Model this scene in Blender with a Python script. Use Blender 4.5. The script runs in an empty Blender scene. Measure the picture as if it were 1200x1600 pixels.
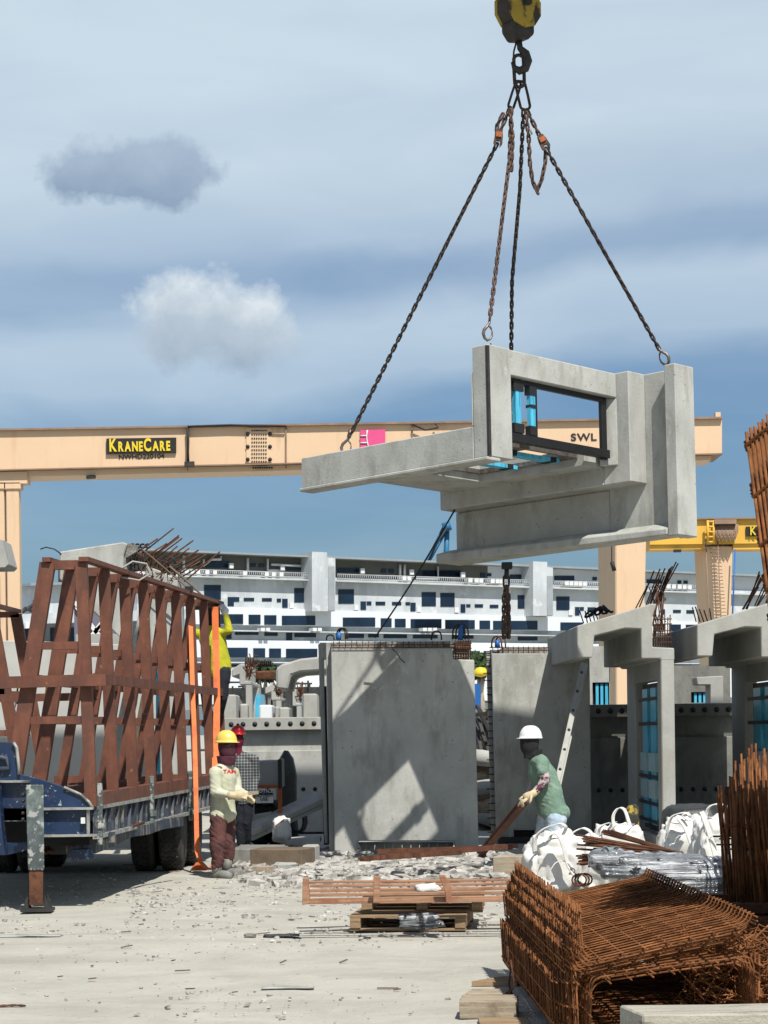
import bpy, bmesh, math, random
from mathutils import Vector, Matrix, noise
sc = bpy.context.scene
col = sc.collection
R = math.radians
# ------------------------------------------------------------------ camera, sky, sun
F = 3467.0; HY = 1144.0; HC = 1.7; RHO = R(0.7)      # focal length in photo pixels, horizon row, eye height, roll
cam = bpy.data.cameras.new('camera'); camo = bpy.data.objects.new('camera', cam); col.objects.link(camo)
cam.sensor_fit = 'VERTICAL'; cam.sensor_height = 36; cam.sensor_width = 27; cam.lens = F*36/1600
cam.shift_y = (HY-800)/1600; cam.clip_start = 0.1; cam.clip_end = 6000
camo.matrix_world = Matrix.Translation((0,0,HC)) @ Matrix.Rotation(R(90),4,'X') @ Matrix.Rotation(-RHO,4,'Z')
sc.camera = camo
SUN = Vector((-0.388, 1.0, -1.521)).normalized()        # direction sunlight travels
sun = bpy.data.lights.new('sun','SUN'); sun.energy = 5.0; sun.angle = R(0.53); sun.color = (1,0.955,0.88)
suno = bpy.data.objects.new('sun', sun); col.objects.link(suno); suno.location = (20,-30,60)
suno.rotation_euler = SUN.to_track_quat('-Z','Y').to_euler()
sc.view_settings.view_transform = 'Standard'; sc.view_settings.look = 'None'
sc.view_settings.exposure = 0.35; sc.view_settings.gamma = 1.0
W = bpy.data.worlds.new('World'); sc.world = W; W.use_nodes = True
wn, wl = W.node_tree.nodes, W.node_tree.links
wn.clear()
def N(t, **kw):
    n = wn.new(t)
    for k,v in kw.items(): setattr(n,k,v)
    return n
def wmath(op, a, b=None, c=None, clamp=False):
    n = N('ShaderNodeMath', operation=op); n.use_clamp = clamp
    for i,x in enumerate((a,b,c)):
        if x is None: continue
        if isinstance(x,(int,float)): n.inputs[i].default_value = x
        else: wl.new(x, n.inputs[i])
    return n.outputs[0]
def wnoise(vec, scale, detail, rough, dist=0.0):
    n = N('ShaderNodeTexNoise'); wl.new(vec, n.inputs['Vector'])
    n.inputs['Scale'].default_value = scale; n.inputs['Detail'].default_value = detail
    n.inputs['Roughness'].default_value = rough; n.inputs['Distortion'].default_value = dist
    return n.outputs['Fac']
def wramp(fac, stops):
    n = N('ShaderNodeValToRGB'); wl.new(fac, n.inputs[0]); e = n.color_ramp.elements
    while len(e) < len(stops): e.new(0.5)
    for i,(p,c) in enumerate(stops):
        e[i].position = p; e[i].color = (c,c,c,1) if isinstance(c,(int,float)) else (*c,1)
    return n.outputs[0]
def wmix(f, a, b):
    n = N('ShaderNodeMix', data_type='RGBA')
    for s,x in ((0,f),(6,a),(7,b)):
        if isinstance(x,tuple): n.inputs[s].default_value = (*x,1)
        elif isinstance(x,(int,float)): n.inputs[s].default_value = x
        else: wl.new(x, n.inputs[s])
    return n.outputs[2]
sky = N('ShaderNodeTexSky', sky_type='NISHITA'); sky.sun_disc = False
sky.sun_elevation = math.asin(-SUN.z); sky.sun_rotation = math.atan2(-SUN.x, -SUN.y)
sky.altitude = 0; sky.air_density = 1.1; sky.dust_density = 1.2; sky.ozone_density = 2.5
hs = N('ShaderNodeMix', data_type='RGBA', blend_type='MULTIPLY'); hs.inputs[0].default_value = 1
wl.new(sky.outputs[0], hs.inputs[6]); hs.inputs[7].default_value = (0.63,0.83,1.06,1)
tc = N('ShaderNodeTexCoord'); sep = N('ShaderNodeSeparateXYZ'); wl.new(tc.outputs['Generated'], sep.inputs[0])
dx, dy, dz = sep.outputs
# cloud sheets: cover depends on elevation, broken by stretched noise; directions only
st = N('ShaderNodeVectorMath', operation='MULTIPLY'); wl.new(tc.outputs['Generated'], st.inputs[0]); st.inputs[1].default_value = (9,9,40)
n1 = wnoise(st.outputs[0], .8, 7, 0.50, 0.4)
st2 = N('ShaderNodeVectorMath', operation='MULTIPLY'); wl.new(tc.outputs['Generated'], st2.inputs[0]); st2.inputs[1].default_value = (5,5,11)
n2 = wnoise(st2.outputs[0], 1.4, 4, 0.5, 0.3)
zz = wmath('ADD', wmath('ADD', dz, wmath('MULTIPLY', dx, -0.11)), wmath('MULTIPLY', wmath('SUBTRACT', n2, 0.5), 0.055))
cov = wramp(zz, [(0.0,0.15),(0.10,0.03),(0.14,0.12),(0.16,0.60),(0.185,0.74),(0.199,0.40),(0.205,0.40),(0.218,0.66),(0.26,0.92),(0.34,1.0),(0.6,0.12)])
fac = wmath('ADD', cov, wmath('MULTIPLY', wmath('SUBTRACT', n1, 0.5), 0.42), clamp=True)
fac = wmath('MULTIPLY', fac, 0.90)
CL = 1.0
c1 = wmix(fac, hs.outputs[2], (7.9,9.4,10.5))
def puff(cin, px, py, rx, ry, colors, nscale, seed, edge, opacity):
    # a cumulus puff centred on a fixed direction
    az = (px-600)/F; el = (HY-py)/F
    X = wmath('DIVIDE', dx, wmath('MAXIMUM', dy, 0.05)); Z = wmath('DIVIDE', dz, wmath('MAXIMUM', dy, 0.05))
    a = wmath('DIVIDE', wmath('SUBTRACT', X, az), rx/F); b = wmath('DIVIDE', wmath('SUBTRACT', Z, el), ry/F)
    d = wmath('SQRT', wmath('ADD', wmath('MULTIPLY', a, a), wmath('MULTIPLY', b, b)))
    ad = N('ShaderNodeVectorMath', operation='ADD'); wl.new(tc.outputs['Generated'], ad.inputs[0]); ad.inputs[1].default_value = (seed,0,0)
    nn = wnoise(ad.outputs[0], nscale, 8, 0.62)
    m = wmath('ADD', wmath('SUBTRACT', 1.0, d), wmath('MULTIPLY', wmath('SUBTRACT', nn, 0.5), 2.2))
    m = wmath('SUBTRACT', m, wmath('MULTIPLY', wmath('LESS_THAN', dy, 0.05), 10))
    mask = wmath('MULTIPLY', wramp(m, [(0.0,0.0),(edge,1.0)]), opacity)
    nn2 = wnoise(ad.outputs[0], nscale*0.8, 6, 0.6)
    h = wmath('ADD', wmath('MULTIPLY', b, 0.35), wmath('MULTIPLY', nn2, 1.0))
    cc = wramp(h, colors)
    sc_ = N('ShaderNodeMix', data_type='RGBA', blend_type='MULTIPLY'); sc_.inputs[0].default_value=1
    wl.new(cc, sc_.inputs[6]); sc_.inputs[7].default_value=(10,10,10,1)
    return wmix(mask, cin, sc_.outputs[2])
c2 = puff(c1, 215, 268, 135, 62, [(0.3,(0.34,0.46,0.63)),(0.75,(0.50,0.62,0.78))], 30, 1.0, 0.35, 0.95)
c3 = puff(c2, 325, 512, 138, 95, [(0.25,(0.43,0.55,0.69)),(0.50,(0.60,0.71,0.82)),(0.72,(0.90,0.99,1.05))], 24, 3.0, 0.42, 0.95)
bg = N('ShaderNodeBackground'); wl.new(c3, bg.inputs[0]); bg.inputs[1].default_value = 0.064
out = N('ShaderNodeOutputWorld'); wl.new(bg.outputs[0], out.inputs[0])

# ------------------------------------------------------------------ helpers
def P(x, y, d):                                       # photo pixel + depth -> point
    if y == 0: y = HY                                 # only the horizontal place is wanted
    if x == 0: x = 600                                # only the height is wanted
    a, b = x-600, HY-y
    c, s = math.cos(RHO), math.sin(RHO)
    return Vector(((a*c+b*s)*d/F, d, HC+(-a*s+b*c)*d/F))
def G(x, y):                                          # photo pixel on the ground
    p = P(x, y, 1.0); t = HC/(HC-p.z)
    return Vector((p.x*t, t, 0))
def V(*a): return Vector(a)
rnd = random.Random(7)
ORG = {}
SPLIT = dict(foam_wrap='foam_wrap',rail_stiffeners='rail_stiffener',bolt_group='bolt',plate_edges='plate_edge',base_cross_beam='base_cross_beam',chassis_beams='chassis_beam',support_block='support_block',transom='transom',wall='wall',gooseneck_frame='gooseneck_frame',gloves='glove',boots='boot',eyes='eye',brake_rods='brake_rod',lifting_loops='lifting_loop',blue_sleeve='blue_sleeve',rail_edge='rail_edge',adjuster_bolts='adjuster_bolt',floor_slab='floor_slab',mullion_clamp='mullion_clamp',bar_clip='bar_clip',filmed_bar='filmed_bar',side_return='side_return',foot_plate='foot_plate',lifting_wires='lifting_wire',bolt_holes='bolt_hole',dark_frames='dark_frame',timbers='timber',cable_tangle='cable_tangle',white_pipework='white_pipe',orange_frame='orange_frame',rungs='rung')
class MB:
    def __init__(s): s.v = []; s.f = []; s.sm = []
    def add(s, vs, fs, smooth=False):
        o = len(s.v); s.v += [Vector(v) for v in vs]
        for f in fs: s.f.append([i+o for i in f]); s.sm.append(smooth)
        return s
    def hexa(s, q):                                   # 8 points: bottom 4, top 4
        return s.add(q, [(0,3,2,1),(4,5,6,7),(0,1,5,4),(1,2,6,5),(2,3,7,6),(3,0,4,7)])
    def box(s, c, d, M=None):
        c = Vector(c); q = []
        for z in (-1,1):
            for x,y in ((-1,-1),(1,-1),(1,1),(-1,1)):
                v = Vector((x*d[0]/2, y*d[1]/2, z*d[2]/2))
                if M is not None: v = M @ v
                q.append(c+v)
        return s.hexa(q)
    def bb(s, x0, x1, y0, y1, z0, z1): return s.box(((x0+x1)/2,(y0+y1)/2,(z0+z1)/2),(x1-x0,y1-y0,z1-z0))
    def prism(s, pts, vec):                           # polygon extruded by vec
        pts = [Vector(p) for p in pts]; vec = Vector(vec); n = len(pts)
        return s.add(pts+[p+vec for p in pts], [list(range(n)), list(range(2*n-1,n-1,-1))]+[(i,i+n,(i+1)%n+n,(i+1)%n) for i in range(n)])
    def beam(s, a, b, w, h, up=(0,0,1)):              # rectangular bar from a to b; w across, h along up
        a, b = Vector(a), Vector(b); t = (b-a).normalized(); up = Vector(up)
        sd = t.cross(up)
        if sd.length < 1e-4: sd = t.cross(Vector((0,1,0)))
        sd.normalize(); u = sd.cross(t).normalized()
        q = []
        for p in (a,b):
            for i,j in ((-1,-1),(1,-1),(1,1),(-1,1)): q.append(p+sd*(i*w/2)+u*(j*h/2))
        return s.hexa(q)
    def channel(s, a, b, w, h, t, up=(0,0,1), flip=1): # C section: web (width w) + two flanges depth h
        a, b = Vector(a), Vector(b); d = (b-a).normalized(); up = Vector(up)
        sd = d.cross(up).normalized(); u = sd.cross(d).normalized()
        s.beam(a, b, w, t, u)
        for k in (-1,1):
            o = sd*(k*(w/2-t/2)) + u*(flip*(h/2+t*0.5-0.001)); s.beam(a+o, b+o, t, h, u)
        return s
    def tube(s, pts, r, n=6, caps=True, smooth=True, closed=False, flat=None):
        pts = [Vector(p) for p in pts]; m = len(pts); rs = r if isinstance(r,(list,tuple)) else [r]*m
        up = None; rings = []
        for i in range(m):
            if closed: t = (pts[(i+1)%m]-pts[i-1])
            else: t = pts[min(i+1,m-1)]-pts[max(i-1,0)]
            if t.length < 1e-9: t = Vector((0,0,1))
            t.normalize()
            if up is None:
                up = t.cross(Vector((0,0,1)))
                if up.length < 0.05: up = t.cross(Vector((0,1,0)))
            up = up - t*up.dot(t)
            if up.length < 1e-6: up = t.orthogonal()
            up.normalize(); sd = t.cross(up)
            rr = rs[i]; r1,r2 = rr if isinstance(rr,(tuple,list)) else (rr,rr)
            rings.append([pts[i]+up*(math.cos(2*math.pi*k/n)*r1)+sd*(math.sin(2*math.pi*k/n)*r2) for k in range(n)])
        vs = [v for g in rings for v in g]; fs = []
        for i in range(m if closed else m-1):
            j = (i+1)%m
            for k in range(n): fs.append((i*n+k, i*n+(k+1)%n, j*n+(k+1)%n, j*n+k))
        if caps and not closed: fs += [list(range(n-1,-1,-1)), [(m-1)*n+k for k in range(n)]]
        return s.add(vs, fs, smooth)
    def bar(s, a, b, r, n=5): return s.tube([a,b], r, n, True, True)
    def lathe(s, prof, c, M=None, n=20, sx=1, sy=1, smooth=True):   # prof (r,z)
        vs=[]; fs=[]; c=Vector(c)
        for r,z in prof:
            for k in range(n):
                v=Vector((r*sx*math.cos(2*math.pi*k/n), r*sy*math.sin(2*math.pi*k/n), z))
                if M is not None: v = M @ v
                vs.append(c+v)
        m=len(prof)
        for i in range(m-1):
            for k in range(n): fs.append((i*n+k, i*n+(k+1)%n, (i+1)*n+(k+1)%n, (i+1)*n+k))
        fs += [list(range(n-1,-1,-1)), [(m-1)*n+k for k in range(n)]]
        return s.add(vs, fs, smooth)
    def ribbon(s, pts, w, t, side):                   # strap of width w along pts
        side = Vector(side).normalized(); pts=[Vector(p) for p in pts]; vs=[]; fs=[]
        m=len(pts)
        for i,p in enumerate(pts):
            d=(pts[min(i+1,m-1)]-pts[max(i-1,0)]).normalized(); nrm=d.cross(side)
            if nrm.length<1e-5: nrm=Vector((0,-1,0))
            nrm.normalize()
            for a,b in ((-1,-1),(1,-1),(1,1),(-1,1)): vs.append(p+side*(a*w/2)+nrm*(b*t/2))
        for i in range(m-1):
            for k in range(4): fs.append((i*4+k, i*4+(k+1)%4, i*4+4+(k+1)%4, i*4+4+k))
        fs+=[(3,2,1,0),tuple((m-1)*4+k for k in range(4))]
        return s.add(vs, fs, False)
    def jitter(s, a, sc=3.0):
        for v in s.v:
            v += Vector(noise.noise_vector(v*sc))*a
        return s
    def pieces(s):
        n=len(s.v); p=list(range(n))
        def fd(i):
            while p[i]!=i: p[i]=p[p[i]]; i=p[i]
            return i
        for f in s.f:
            for i in f[1:]: p[fd(i)]=fd(f[0])
        gr={}
        for i in range(n): gr.setdefault(fd(i),[]).append(i)
        bx=[[k,[min(s.v[i][c] for i in g)-.004 for c in range(3)],[max(s.v[i][c] for i in g)+.004 for c in range(3)]] for k,g in gr.items()]
        q={x[0]:x[0] for x in bx}
        def f2(i):
            while q[i]!=i: i=q[i]
            return i
        for i in range(len(bx)):
            for j in range(i):
                if all(bx[i][1][c]<=bx[j][2][c] and bx[j][1][c]<=bx[i][2][c] for c in range(3)): q[f2(bx[i][0])]=f2(bx[j][0])
        out={}
        for k,(f,sm) in enumerate(zip(s.f,s.sm)): out.setdefault(f2(fd(f[0])),[]).append((f,sm))
        res=[]
        for fs in out.values():
            m=MB(); mp={}
            for f,sm in fs:
                g=[]
                for i in f:
                    if i not in mp: mp[i]=len(m.v); m.v.append(s.v[i])
                    g.append(mp[i])
                m.f.append(g); m.sm.append(sm)
            res.append(m)
        return res
    def build(s, name, mat, parent=None, bevel=0, origin=None, label=None, smooth=None):
        if name in SPLIT and parent is not None:
            ps=s.pieces()
            if 1<len(ps)<=100: return [m.build1(SPLIT[name],mat,parent,bevel,origin,label,smooth) for m in ps][0]
        return s.build1(name,mat,parent,bevel,origin,label,smooth)
    def build1(s, name, mat, parent=None, bevel=0, origin=None, label=None, smooth=None):
        me = bpy.data.meshes.new(name)
        if parent is not None: o0 = ORG[parent.name]
        elif origin is not None: o0 = Vector(origin)
        else:
            xs=[v.x for v in s.v]; ys=[v.y for v in s.v]; zs=[v.z for v in s.v]
            o0 = Vector(((min(xs)+max(xs))/2,(min(ys)+max(ys))/2,min(zs)))
        me.from_pydata([v-o0 for v in s.v], [], s.f); me.polygons.foreach_set('use_smooth', s.sm if smooth is None else [smooth]*len(s.f))
        bm = bmesh.new(); bm.from_mesh(me); bmesh.ops.recalc_face_normals(bm, faces=bm.faces)
        bm.to_mesh(me); bm.free(); me.update()
        me.materials.append(mat)
        o = bpy.data.objects.new(name, me); col.objects.link(o); ORG[o.name] = o0.copy()
        if parent is not None: o.parent = parent
        else: o.location = o0
        if bevel:
            b = o.modifiers.new('bevel','BEVEL'); b.width = bevel; b.segments = 1; b.limit_method = 'ANGLE'; b.angle_limit = R(40)
        if label: o['label'] = label
        return o
def thing(name, loc, label, cat, group=None):
    o = bpy.data.objects.new(name, None); col.objects.link(o); o.location = Vector(loc); ORG[o.name] = Vector(loc)
    o.empty_display_size = 0.2
    return tag(o, label, cat, group)
def tag(o, label=None, cat=None, group=None, kind=None):
    if label: o['label'] = label
    if cat: o['category'] = cat
    if group: o['group'] = group
    if kind: o['kind'] = kind
    return o
def copytree(o, off, label=None, parent=None):
    c = o.copy(); col.objects.link(c)
    if parent is None: c.location = o.location + Vector(off); ORG[c.name] = c.location.copy()
    else: c.parent = parent; ORG[c.name] = ORG[parent.name]
    if label: c['label'] = label
    for ch in [x for x in bpy.data.objects if x.parent == o]: copytree(ch, off, None, c)
    return c
def text(body, name, loc, size, mat, parent, rot=None, ext=0.004, sx=1.0, label=None, bold=0.0, align='CENTER'):
    cu = bpy.data.curves.new(name,'FONT'); cu.body = body; cu.size = size; cu.extrude = ext; cu.align_x = align; cu.align_y='CENTER'; cu.offset = bold
    t = bpy.data.objects.new(name, cu); col.objects.link(t)
    bpy.context.view_layer.update()
    me = bpy.data.meshes.new_from_object(t.evaluated_get(bpy.context.evaluated_depsgraph_get()))
    bpy.data.objects.remove(t)
    M = Matrix.Translation(loc) @ (rot if rot is not None else Matrix.Rotation(R(90),4,'X')) @ Matrix.Scale(sx,4,(1,0,0))
    me.transform(M); me.transform(Matrix.Translation(-ORG[parent.name]))
    me.materials.clear(); me.materials.append(mat)
    o = bpy.data.objects.new(name, me); col.objects.link(o); o.parent = parent; ORG[o.name] = ORG[parent.name]
    if label: o['label']=label
    return o

# ------------------------------------------------------------------ materials
def mk(name, base, rough=0.8, metal=0.0, var=0.15, scale=2.0, bump=0.0, bscale=25.0, second=None, mscale=4.0, mlo=0.5, mhi=0.65,
       stretch=(1,1,1), mstretch=(1,1,1), third=None, tscale=30.0, tlo=0.62, thi=0.66, spec=0.4, voro=0.0, vscale=18.0, world=False, trans=0.0, ior=1.45, alpha=1.0, dist=0.0, k=.77):
    sc_=lambda q: tuple(x*k for x in q) if q is not None else None
    base=sc_(base); second=sc_(second); third=sc_(third)
    m = bpy.data.materials.new(name); m.use_nodes = True; nt = m.node_tree; nd, lk = nt.nodes, nt.links
    b = nd['Principled BSDF']; b.inputs['Roughness'].default_value = rough; b.inputs['Metallic'].default_value = metal
    b.inputs['Specular IOR Level'].default_value = spec
    if trans: b.inputs['Transmission Weight'].default_value = trans; b.inputs['IOR'].default_value = ior
    if alpha<1: b.inputs['Alpha'].default_value = alpha
    t = nd.new('ShaderNodeTexCoord'); src = t.outputs['Object']
    if world:
        g = nd.new('ShaderNodeNewGeometry'); src = g.outputs['Position']
    def nz(scale, detail=6, rough=0.6, st=(1,1,1), off=0.0, ds=0.0):
        mp = nd.new('ShaderNodeMapping'); lk.new(src, mp.inputs[0]); mp.inputs['Scale'].default_value = st; mp.inputs['Location'].default_value=(off,off*.7,off*1.3)
        n = nd.new('ShaderNodeTexNoise'); lk.new(mp.outputs[0], n.inputs['Vector']); n.inputs['Scale'].default_value = scale
        n.inputs['Detail'].default_value = detail; n.inputs['Roughness'].default_value = rough; n.inputs['Distortion'].default_value = ds
        return n.outputs['Fac']
    def mr(f, lo, hi, a, c):
        r = nd.new('ShaderNodeMapRange'); lk.new(f, r.inputs[0]); r.inputs[1].default_value=lo; r.inputs[2].default_value=hi; r.inputs[3].default_value=a; r.inputs[4].default_value=c
        return r.outputs[0]
    def mix(f, a, c, bt='MIX'):
        x = nd.new('ShaderNodeMix'); x.data_type='RGBA'; x.blend_type = bt
        for s,q in ((0,f),(6,a),(7,c)):
            if isinstance(q,(tuple,list)): x.inputs[s].default_value=(*q[:3],1)
            elif isinstance(q,(int,float)): x.inputs[s].default_value=q
            else: lk.new(q, x.inputs[s])
        return x.outputs[2]
    v1 = nz(scale, 8, 0.65, stretch, ds=dist)
    lo = tuple(c*(1-var*1.6) for c in base); hi = tuple(min(1,c*(1+var*1.4)) for c in base)
    c = mix(mr(v1,0.28,0.72,0,1), lo, hi)
    if second is not None:
        c = mix(mr(nz(mscale, 8, 0.65, mstretch, 11.3), mlo, mhi, 0, 1), c, second)
    if third is not None:
        c = mix(mr(nz(tscale, 4, 0.6, (1,1,1), 4.1), tlo, thi, 0, 1), c, third)
    hgt = nz(bscale, 6, 0.7, (1,1,1), 2.0)
    if voro:
        vo = nd.new('ShaderNodeTexVoronoi'); mp = nd.new('ShaderNodeMapping'); lk.new(src, mp.inputs[0]); lk.new(mp.outputs[0], vo.inputs['Vector']); vo.inputs['Scale'].default_value = vscale
        hole = mr(vo.outputs['Distance'], voro*0.6, voro, 1, 0)
        pick = mr(nz(2.1, 3, 0.5, (1,1,1), 7.0), 0.47, 0.56, 0, 1)
        ml = nd.new('ShaderNodeMath'); ml.operation='MULTIPLY'; lk.new(hole, ml.inputs[0]); lk.new(pick, ml.inputs[1])
        c = mix(ml.outputs[0], c, tuple(x*0.35 for x in base))
    lk.new(c, b.inputs['Base Color'])
    if bump:
        bp = nd.new('ShaderNodeBump'); bp.inputs['Strength'].default_value = min(1.0, bump); bp.inputs['Distance'].default_value = 0.02
        lk.new(hgt, bp.inputs['Height']); lk.new(bp.outputs[0], b.inputs['Normal'])
    return m
M = {}
M['conc'] = mk('precast_concrete', (.37,.375,.35), .88, k=1, var=.13, scale=1.3, bump=.25, bscale=30, second=(.255,.255,.228), mscale=2.2, mlo=.50, mhi=.68, third=(.43,.43,.40), tscale=6, tlo=.60, thi=.80, stretch=(1,1,.8), mstretch=(1.6,1.6,.5), voro=.12, vscale=10, dist=.6)
M['concl'] = mk('pale_precast_concrete', (.42,.42,.39), .88, var=.12, scale=1.5, bump=.25, second=(.36,.35,.31), mscale=1.8, mlo=.50, mhi=.68, mstretch=(1.5,1.5,.4), voro=.10, vscale=10, dist=.5)
M['concd'] = mk('stained_shaded_concrete', (.24,.24,.215), .9, var=.2, scale=1.6, bump=.3, second=(.15,.145,.13), mscale=2.4, mlo=.50, mhi=.66, mstretch=(1.4,1.4,.5), voro=.12, vscale=10, dist=.5)  # dark stained concrete; also puts shade into the trough behind the portals
M['rough'] = mk('rough_broken_concrete', (.30,.29,.26), .95, var=.35, scale=14, bump=1.0, bscale=22, second=(.12,.09,.07), mscale=20, mlo=.56, mhi=.64)
M['ground'] = mk('cement_dust_ground', (.485,.47,.405), .96, var=.10, scale=1.4, bump=1.0, bscale=11, second=(.375,.36,.31), mscale=.8, mlo=.50, mhi=.68, third=(.30,.29,.26), tscale=16, tlo=.64, thi=.72, mstretch=(.5,1.2,1), world=True, dist=.8)
M['stone'] = mk('broken_stone', (.50,.48,.44), .95, var=.35, scale=3, bump=.3, bscale=60, world=True, second=(.20,.19,.17), mscale=6, mlo=.52, mhi=.6)
M['rust'] = mk('orange_rust_rebar', (.25,.098,.034), .85, var=.45, scale=5, second=(.115,.038,.010), mscale=9, mlo=.48, mhi=.62, bump=.3, bscale=90, world=True, spec=.25)
M['rustd'] = mk('dark_rust_rebar', (.13,.055,.028), .85, var=.4, scale=7, second=(.07,.032,.02), mscale=12, bump=.2, bscale=90, world=True, spec=.25)
M['prim'] = mk('red_brown_primed_steel', (.165,.058,.032), .62, var=.26, scale=2.5, second=(.115,.045,.030), mscale=3.2, mlo=.5, mhi=.62, bump=.12, bscale=40, stretch=(3,3,1), third=(.30,.13,.07), tscale=14, tlo=.66, thi=.73, world=True)
M['wood'] = mk('sawn_orange_timber', (.40,.22,.13), .8, var=.34, scale=6, stretch=(.35,4,14), bump=.2, bscale=40, second=(.30,.13,.07), mscale=3, mlo=.5, mhi=.62, world=True)
M['woodg'] = mk('weathered_grey_timber', (.40,.33,.24), .88, var=.25, scale=6, stretch=(.4,4,14), bump=.3, bscale=40, second=(.22,.17,.12), mscale=4, world=True)
M['woodw'] = mk('whitish_weathered_timber', (.47,.44,.36), .9, var=.18, scale=6, stretch=(.35,5,9), bump=.5, bscale=45, second=(.25,.22,.17), mscale=9, mlo=.56, mhi=.66, mstretch=(.3,1,3), world=True)
M['pallet'] = mk('pallet_wood', (.33,.225,.13), .85, var=.3, scale=5, stretch=(.5,5,10), bump=.3, bscale=40, world=True)
M['beige'] = mk('cream_peach_crane_paint', (.80,.57,.37), .5, var=.035, scale=.6, second=(.70,.44,.27), mscale=1.1, mlo=.56, mhi=.76, mstretch=(3,3,.3), world=True)
M['beiged'] = mk('crane_paint_edge', (.30,.20,.14), .7, var=.2, scale=2)
M['yellow'] = mk('yellow_crane_paint', (.82,.48,.07), .5, var=.06, scale=1, world=True)
M['black'] = mk('black_paint', (.016,.016,.017), .6, var=.2, scale=4)
M['blackg'] = mk('black_gasket_steel', (.013,.013,.014), .45, var=.2, scale=5)
M['dark'] = mk('dark_dirty_steel', (.05,.048,.047), .6, metal=.3, var=.3, scale=8, bump=.1)
M['chainr'] = mk('rusty_chain_steel', (.115,.070,.052), .6, metal=.45, var=.35, scale=20, second=(.05,.03,.025), mscale=14)
M['chaink'] = mk('dark_chain_steel', (.06,.045,.04), .55, metal=.5, var=.35, scale=20, second=(.075,.05,.04), mscale=10, mlo=.58, mhi=.7)
M['steel'] = mk('worn_bare_steel', (.25,.23,.21), .5, metal=.7, var=.3, scale=9, second=(.16,.09,.06), mscale=9)
M['blockyel'] = mk('greasy_yellow_paint', (.42,.30,.03), .55, var=.15, scale=4, second=(.035,.028,.02), mscale=4.5, mlo=.50, mhi=.58, mstretch=(1,1,.7), bump=.2)
M['orange'] = mk('orange_strap_webbing', (.80,.20,.055), .75, var=.08, scale=4, second=(.62,.13,.04), mscale=5, bump=.15, bscale=120, world=True)
M['orangep'] = mk('orange_paint', (.50,.13,.03), .7, var=.2, second=(.2,.08,.04), mscale=30)
M['navy'] = mk('chipped_navy_paint', (.010,.030,.085), .42, var=.25, scale=3, third=(.42,.44,.43), tscale=24, tlo=.645, thi=.67, second=(.05,.06,.085), mscale=5, mlo=.56, mhi=.66, world=True, spec=.5)
M['flake'] = mk('flaked_blue_grey_paint', (.085,.105,.105), .7, var=.3, scale=7, third=(.40,.41,.38), tscale=13, tlo=.55, thi=.60, second=(.17,.21,.20), mscale=4, mlo=.5, mhi=.58, world=True)
M['trail'] = mk('dirty_blue_steel', (.040,.055,.080), .55, var=.3, scale=4, second=(.23,.21,.18), mscale=6, mlo=.53, mhi=.6, mstretch=(1,3,.6), world=True)
M['railw'] = mk('worn_pale_steel_edge', (.40,.40,.37), .6, metal=.3, var=.25, scale=8, second=(.12,.13,.13), mscale=7, world=True)
M['rubber'] = mk('dusty_tyre_rubber', (.045,.043,.040), .85, var=.3, scale=10, second=(.10,.095,.085), mscale=6, bump=.2, bscale=60)
M['rim'] = mk('tan_dusty_rim', (.42,.27,.16), .7, var=.2, scale=6)
M['blueglass'] = mk('cyan_protective_film', (.10,.55,.80), .35, var=.15, scale=6, stretch=(4,4,.6), second=(.05,.30,.50), mscale=5, mstretch=(5,5,.5), world=True)
M['palefilm'] = mk('pale_blue_film', (.36,.55,.62), .4, var=.1, scale=6)
M['white'] = mk('white_paint', (.78,.79,.78), .6, var=.04, scale=1)
M['pale'] = mk('pale_precast_surface', (.52,.52,.49), .88, var=.08, scale=1.5, world=True)
M['facw'] = mk('white_facade_panels', (.76,.80,.82), .8, var=.05, scale=.15, world=True)
M['facg'] = mk('streaked_grey_facade', (.58,.62,.64), .85, var=.08, scale=.35, second=(.48,.51,.53), mscale=.25, mstretch=(1,1,.25), mlo=.48, mhi=.6, bump=.0, third=(.66,.69,.70), tscale=.9, tlo=.58, thi=.66, world=True)
M['face'] = mk('grey_facade_ledges', (.34,.37,.39), .85, var=.12, scale=.5, world=True)
M['olive'] = mk('olive_grey_top_storey', (.135,.135,.115), .85, var=.08, scale=.4, world=True)
M['win'] = mk('blue_tinted_windows', (.012,.028,.055), .15, var=.3, scale=.35, world=True, spec=.35)
M['roofg'] = mk('grey_metal_roof', (.30,.34,.36), .6, var=.08, scale=.5)
M['bag'] = mk('white_woven_bag_fabric', (.78,.77,.73), .8, var=.06, scale=5, second=(.62,.59,.52), mscale=3.5, mlo=.55, mhi=.7, bump=.3, bscale=18, world=True)
M['tarp'] = mk('black_tarpaulin', (.035,.037,.036), .45, var=.3, scale=6, bump=.6, bscale=9)
M['skin'] = mk('brown_skin', (.16,.075,.045), .6, var=.1)
M['helmety'] = mk('yellow_helmet_plastic', (.86,.62,.14), .35, var=.05, second=(.7,.5,.2), mscale=6, mlo=.6, mhi=.7)
M['helmetr'] = mk('red_helmet_plastic', (.62,.015,.018), .3, var=.05)
M['helmetw'] = mk('white_helmet_plastic', (.82,.83,.82), .35, var=.03)
M['shirtc'] = mk('pale_cream_cotton', (.60,.60,.46), .9, var=.08, scale=7, second=(.50,.52,.34), mscale=5, mlo=.5, mhi=.65, bump=.25, bscale=14)
M['brownp'] = mk('maroon_brown_trousers', (.125,.048,.042), .85, var=.25, scale=7, second=(.075,.032,.03), mscale=6, bump=.4, bscale=12)
M['maroon'] = mk('maroon_face_cloth', (.10,.025,.045), .85, var=.25, scale=14, bump=.3)
M['crimson'] = mk('crimson_face_cloth', (.20,.008,.035), .85, var=.25, scale=14, bump=.3)
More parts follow.
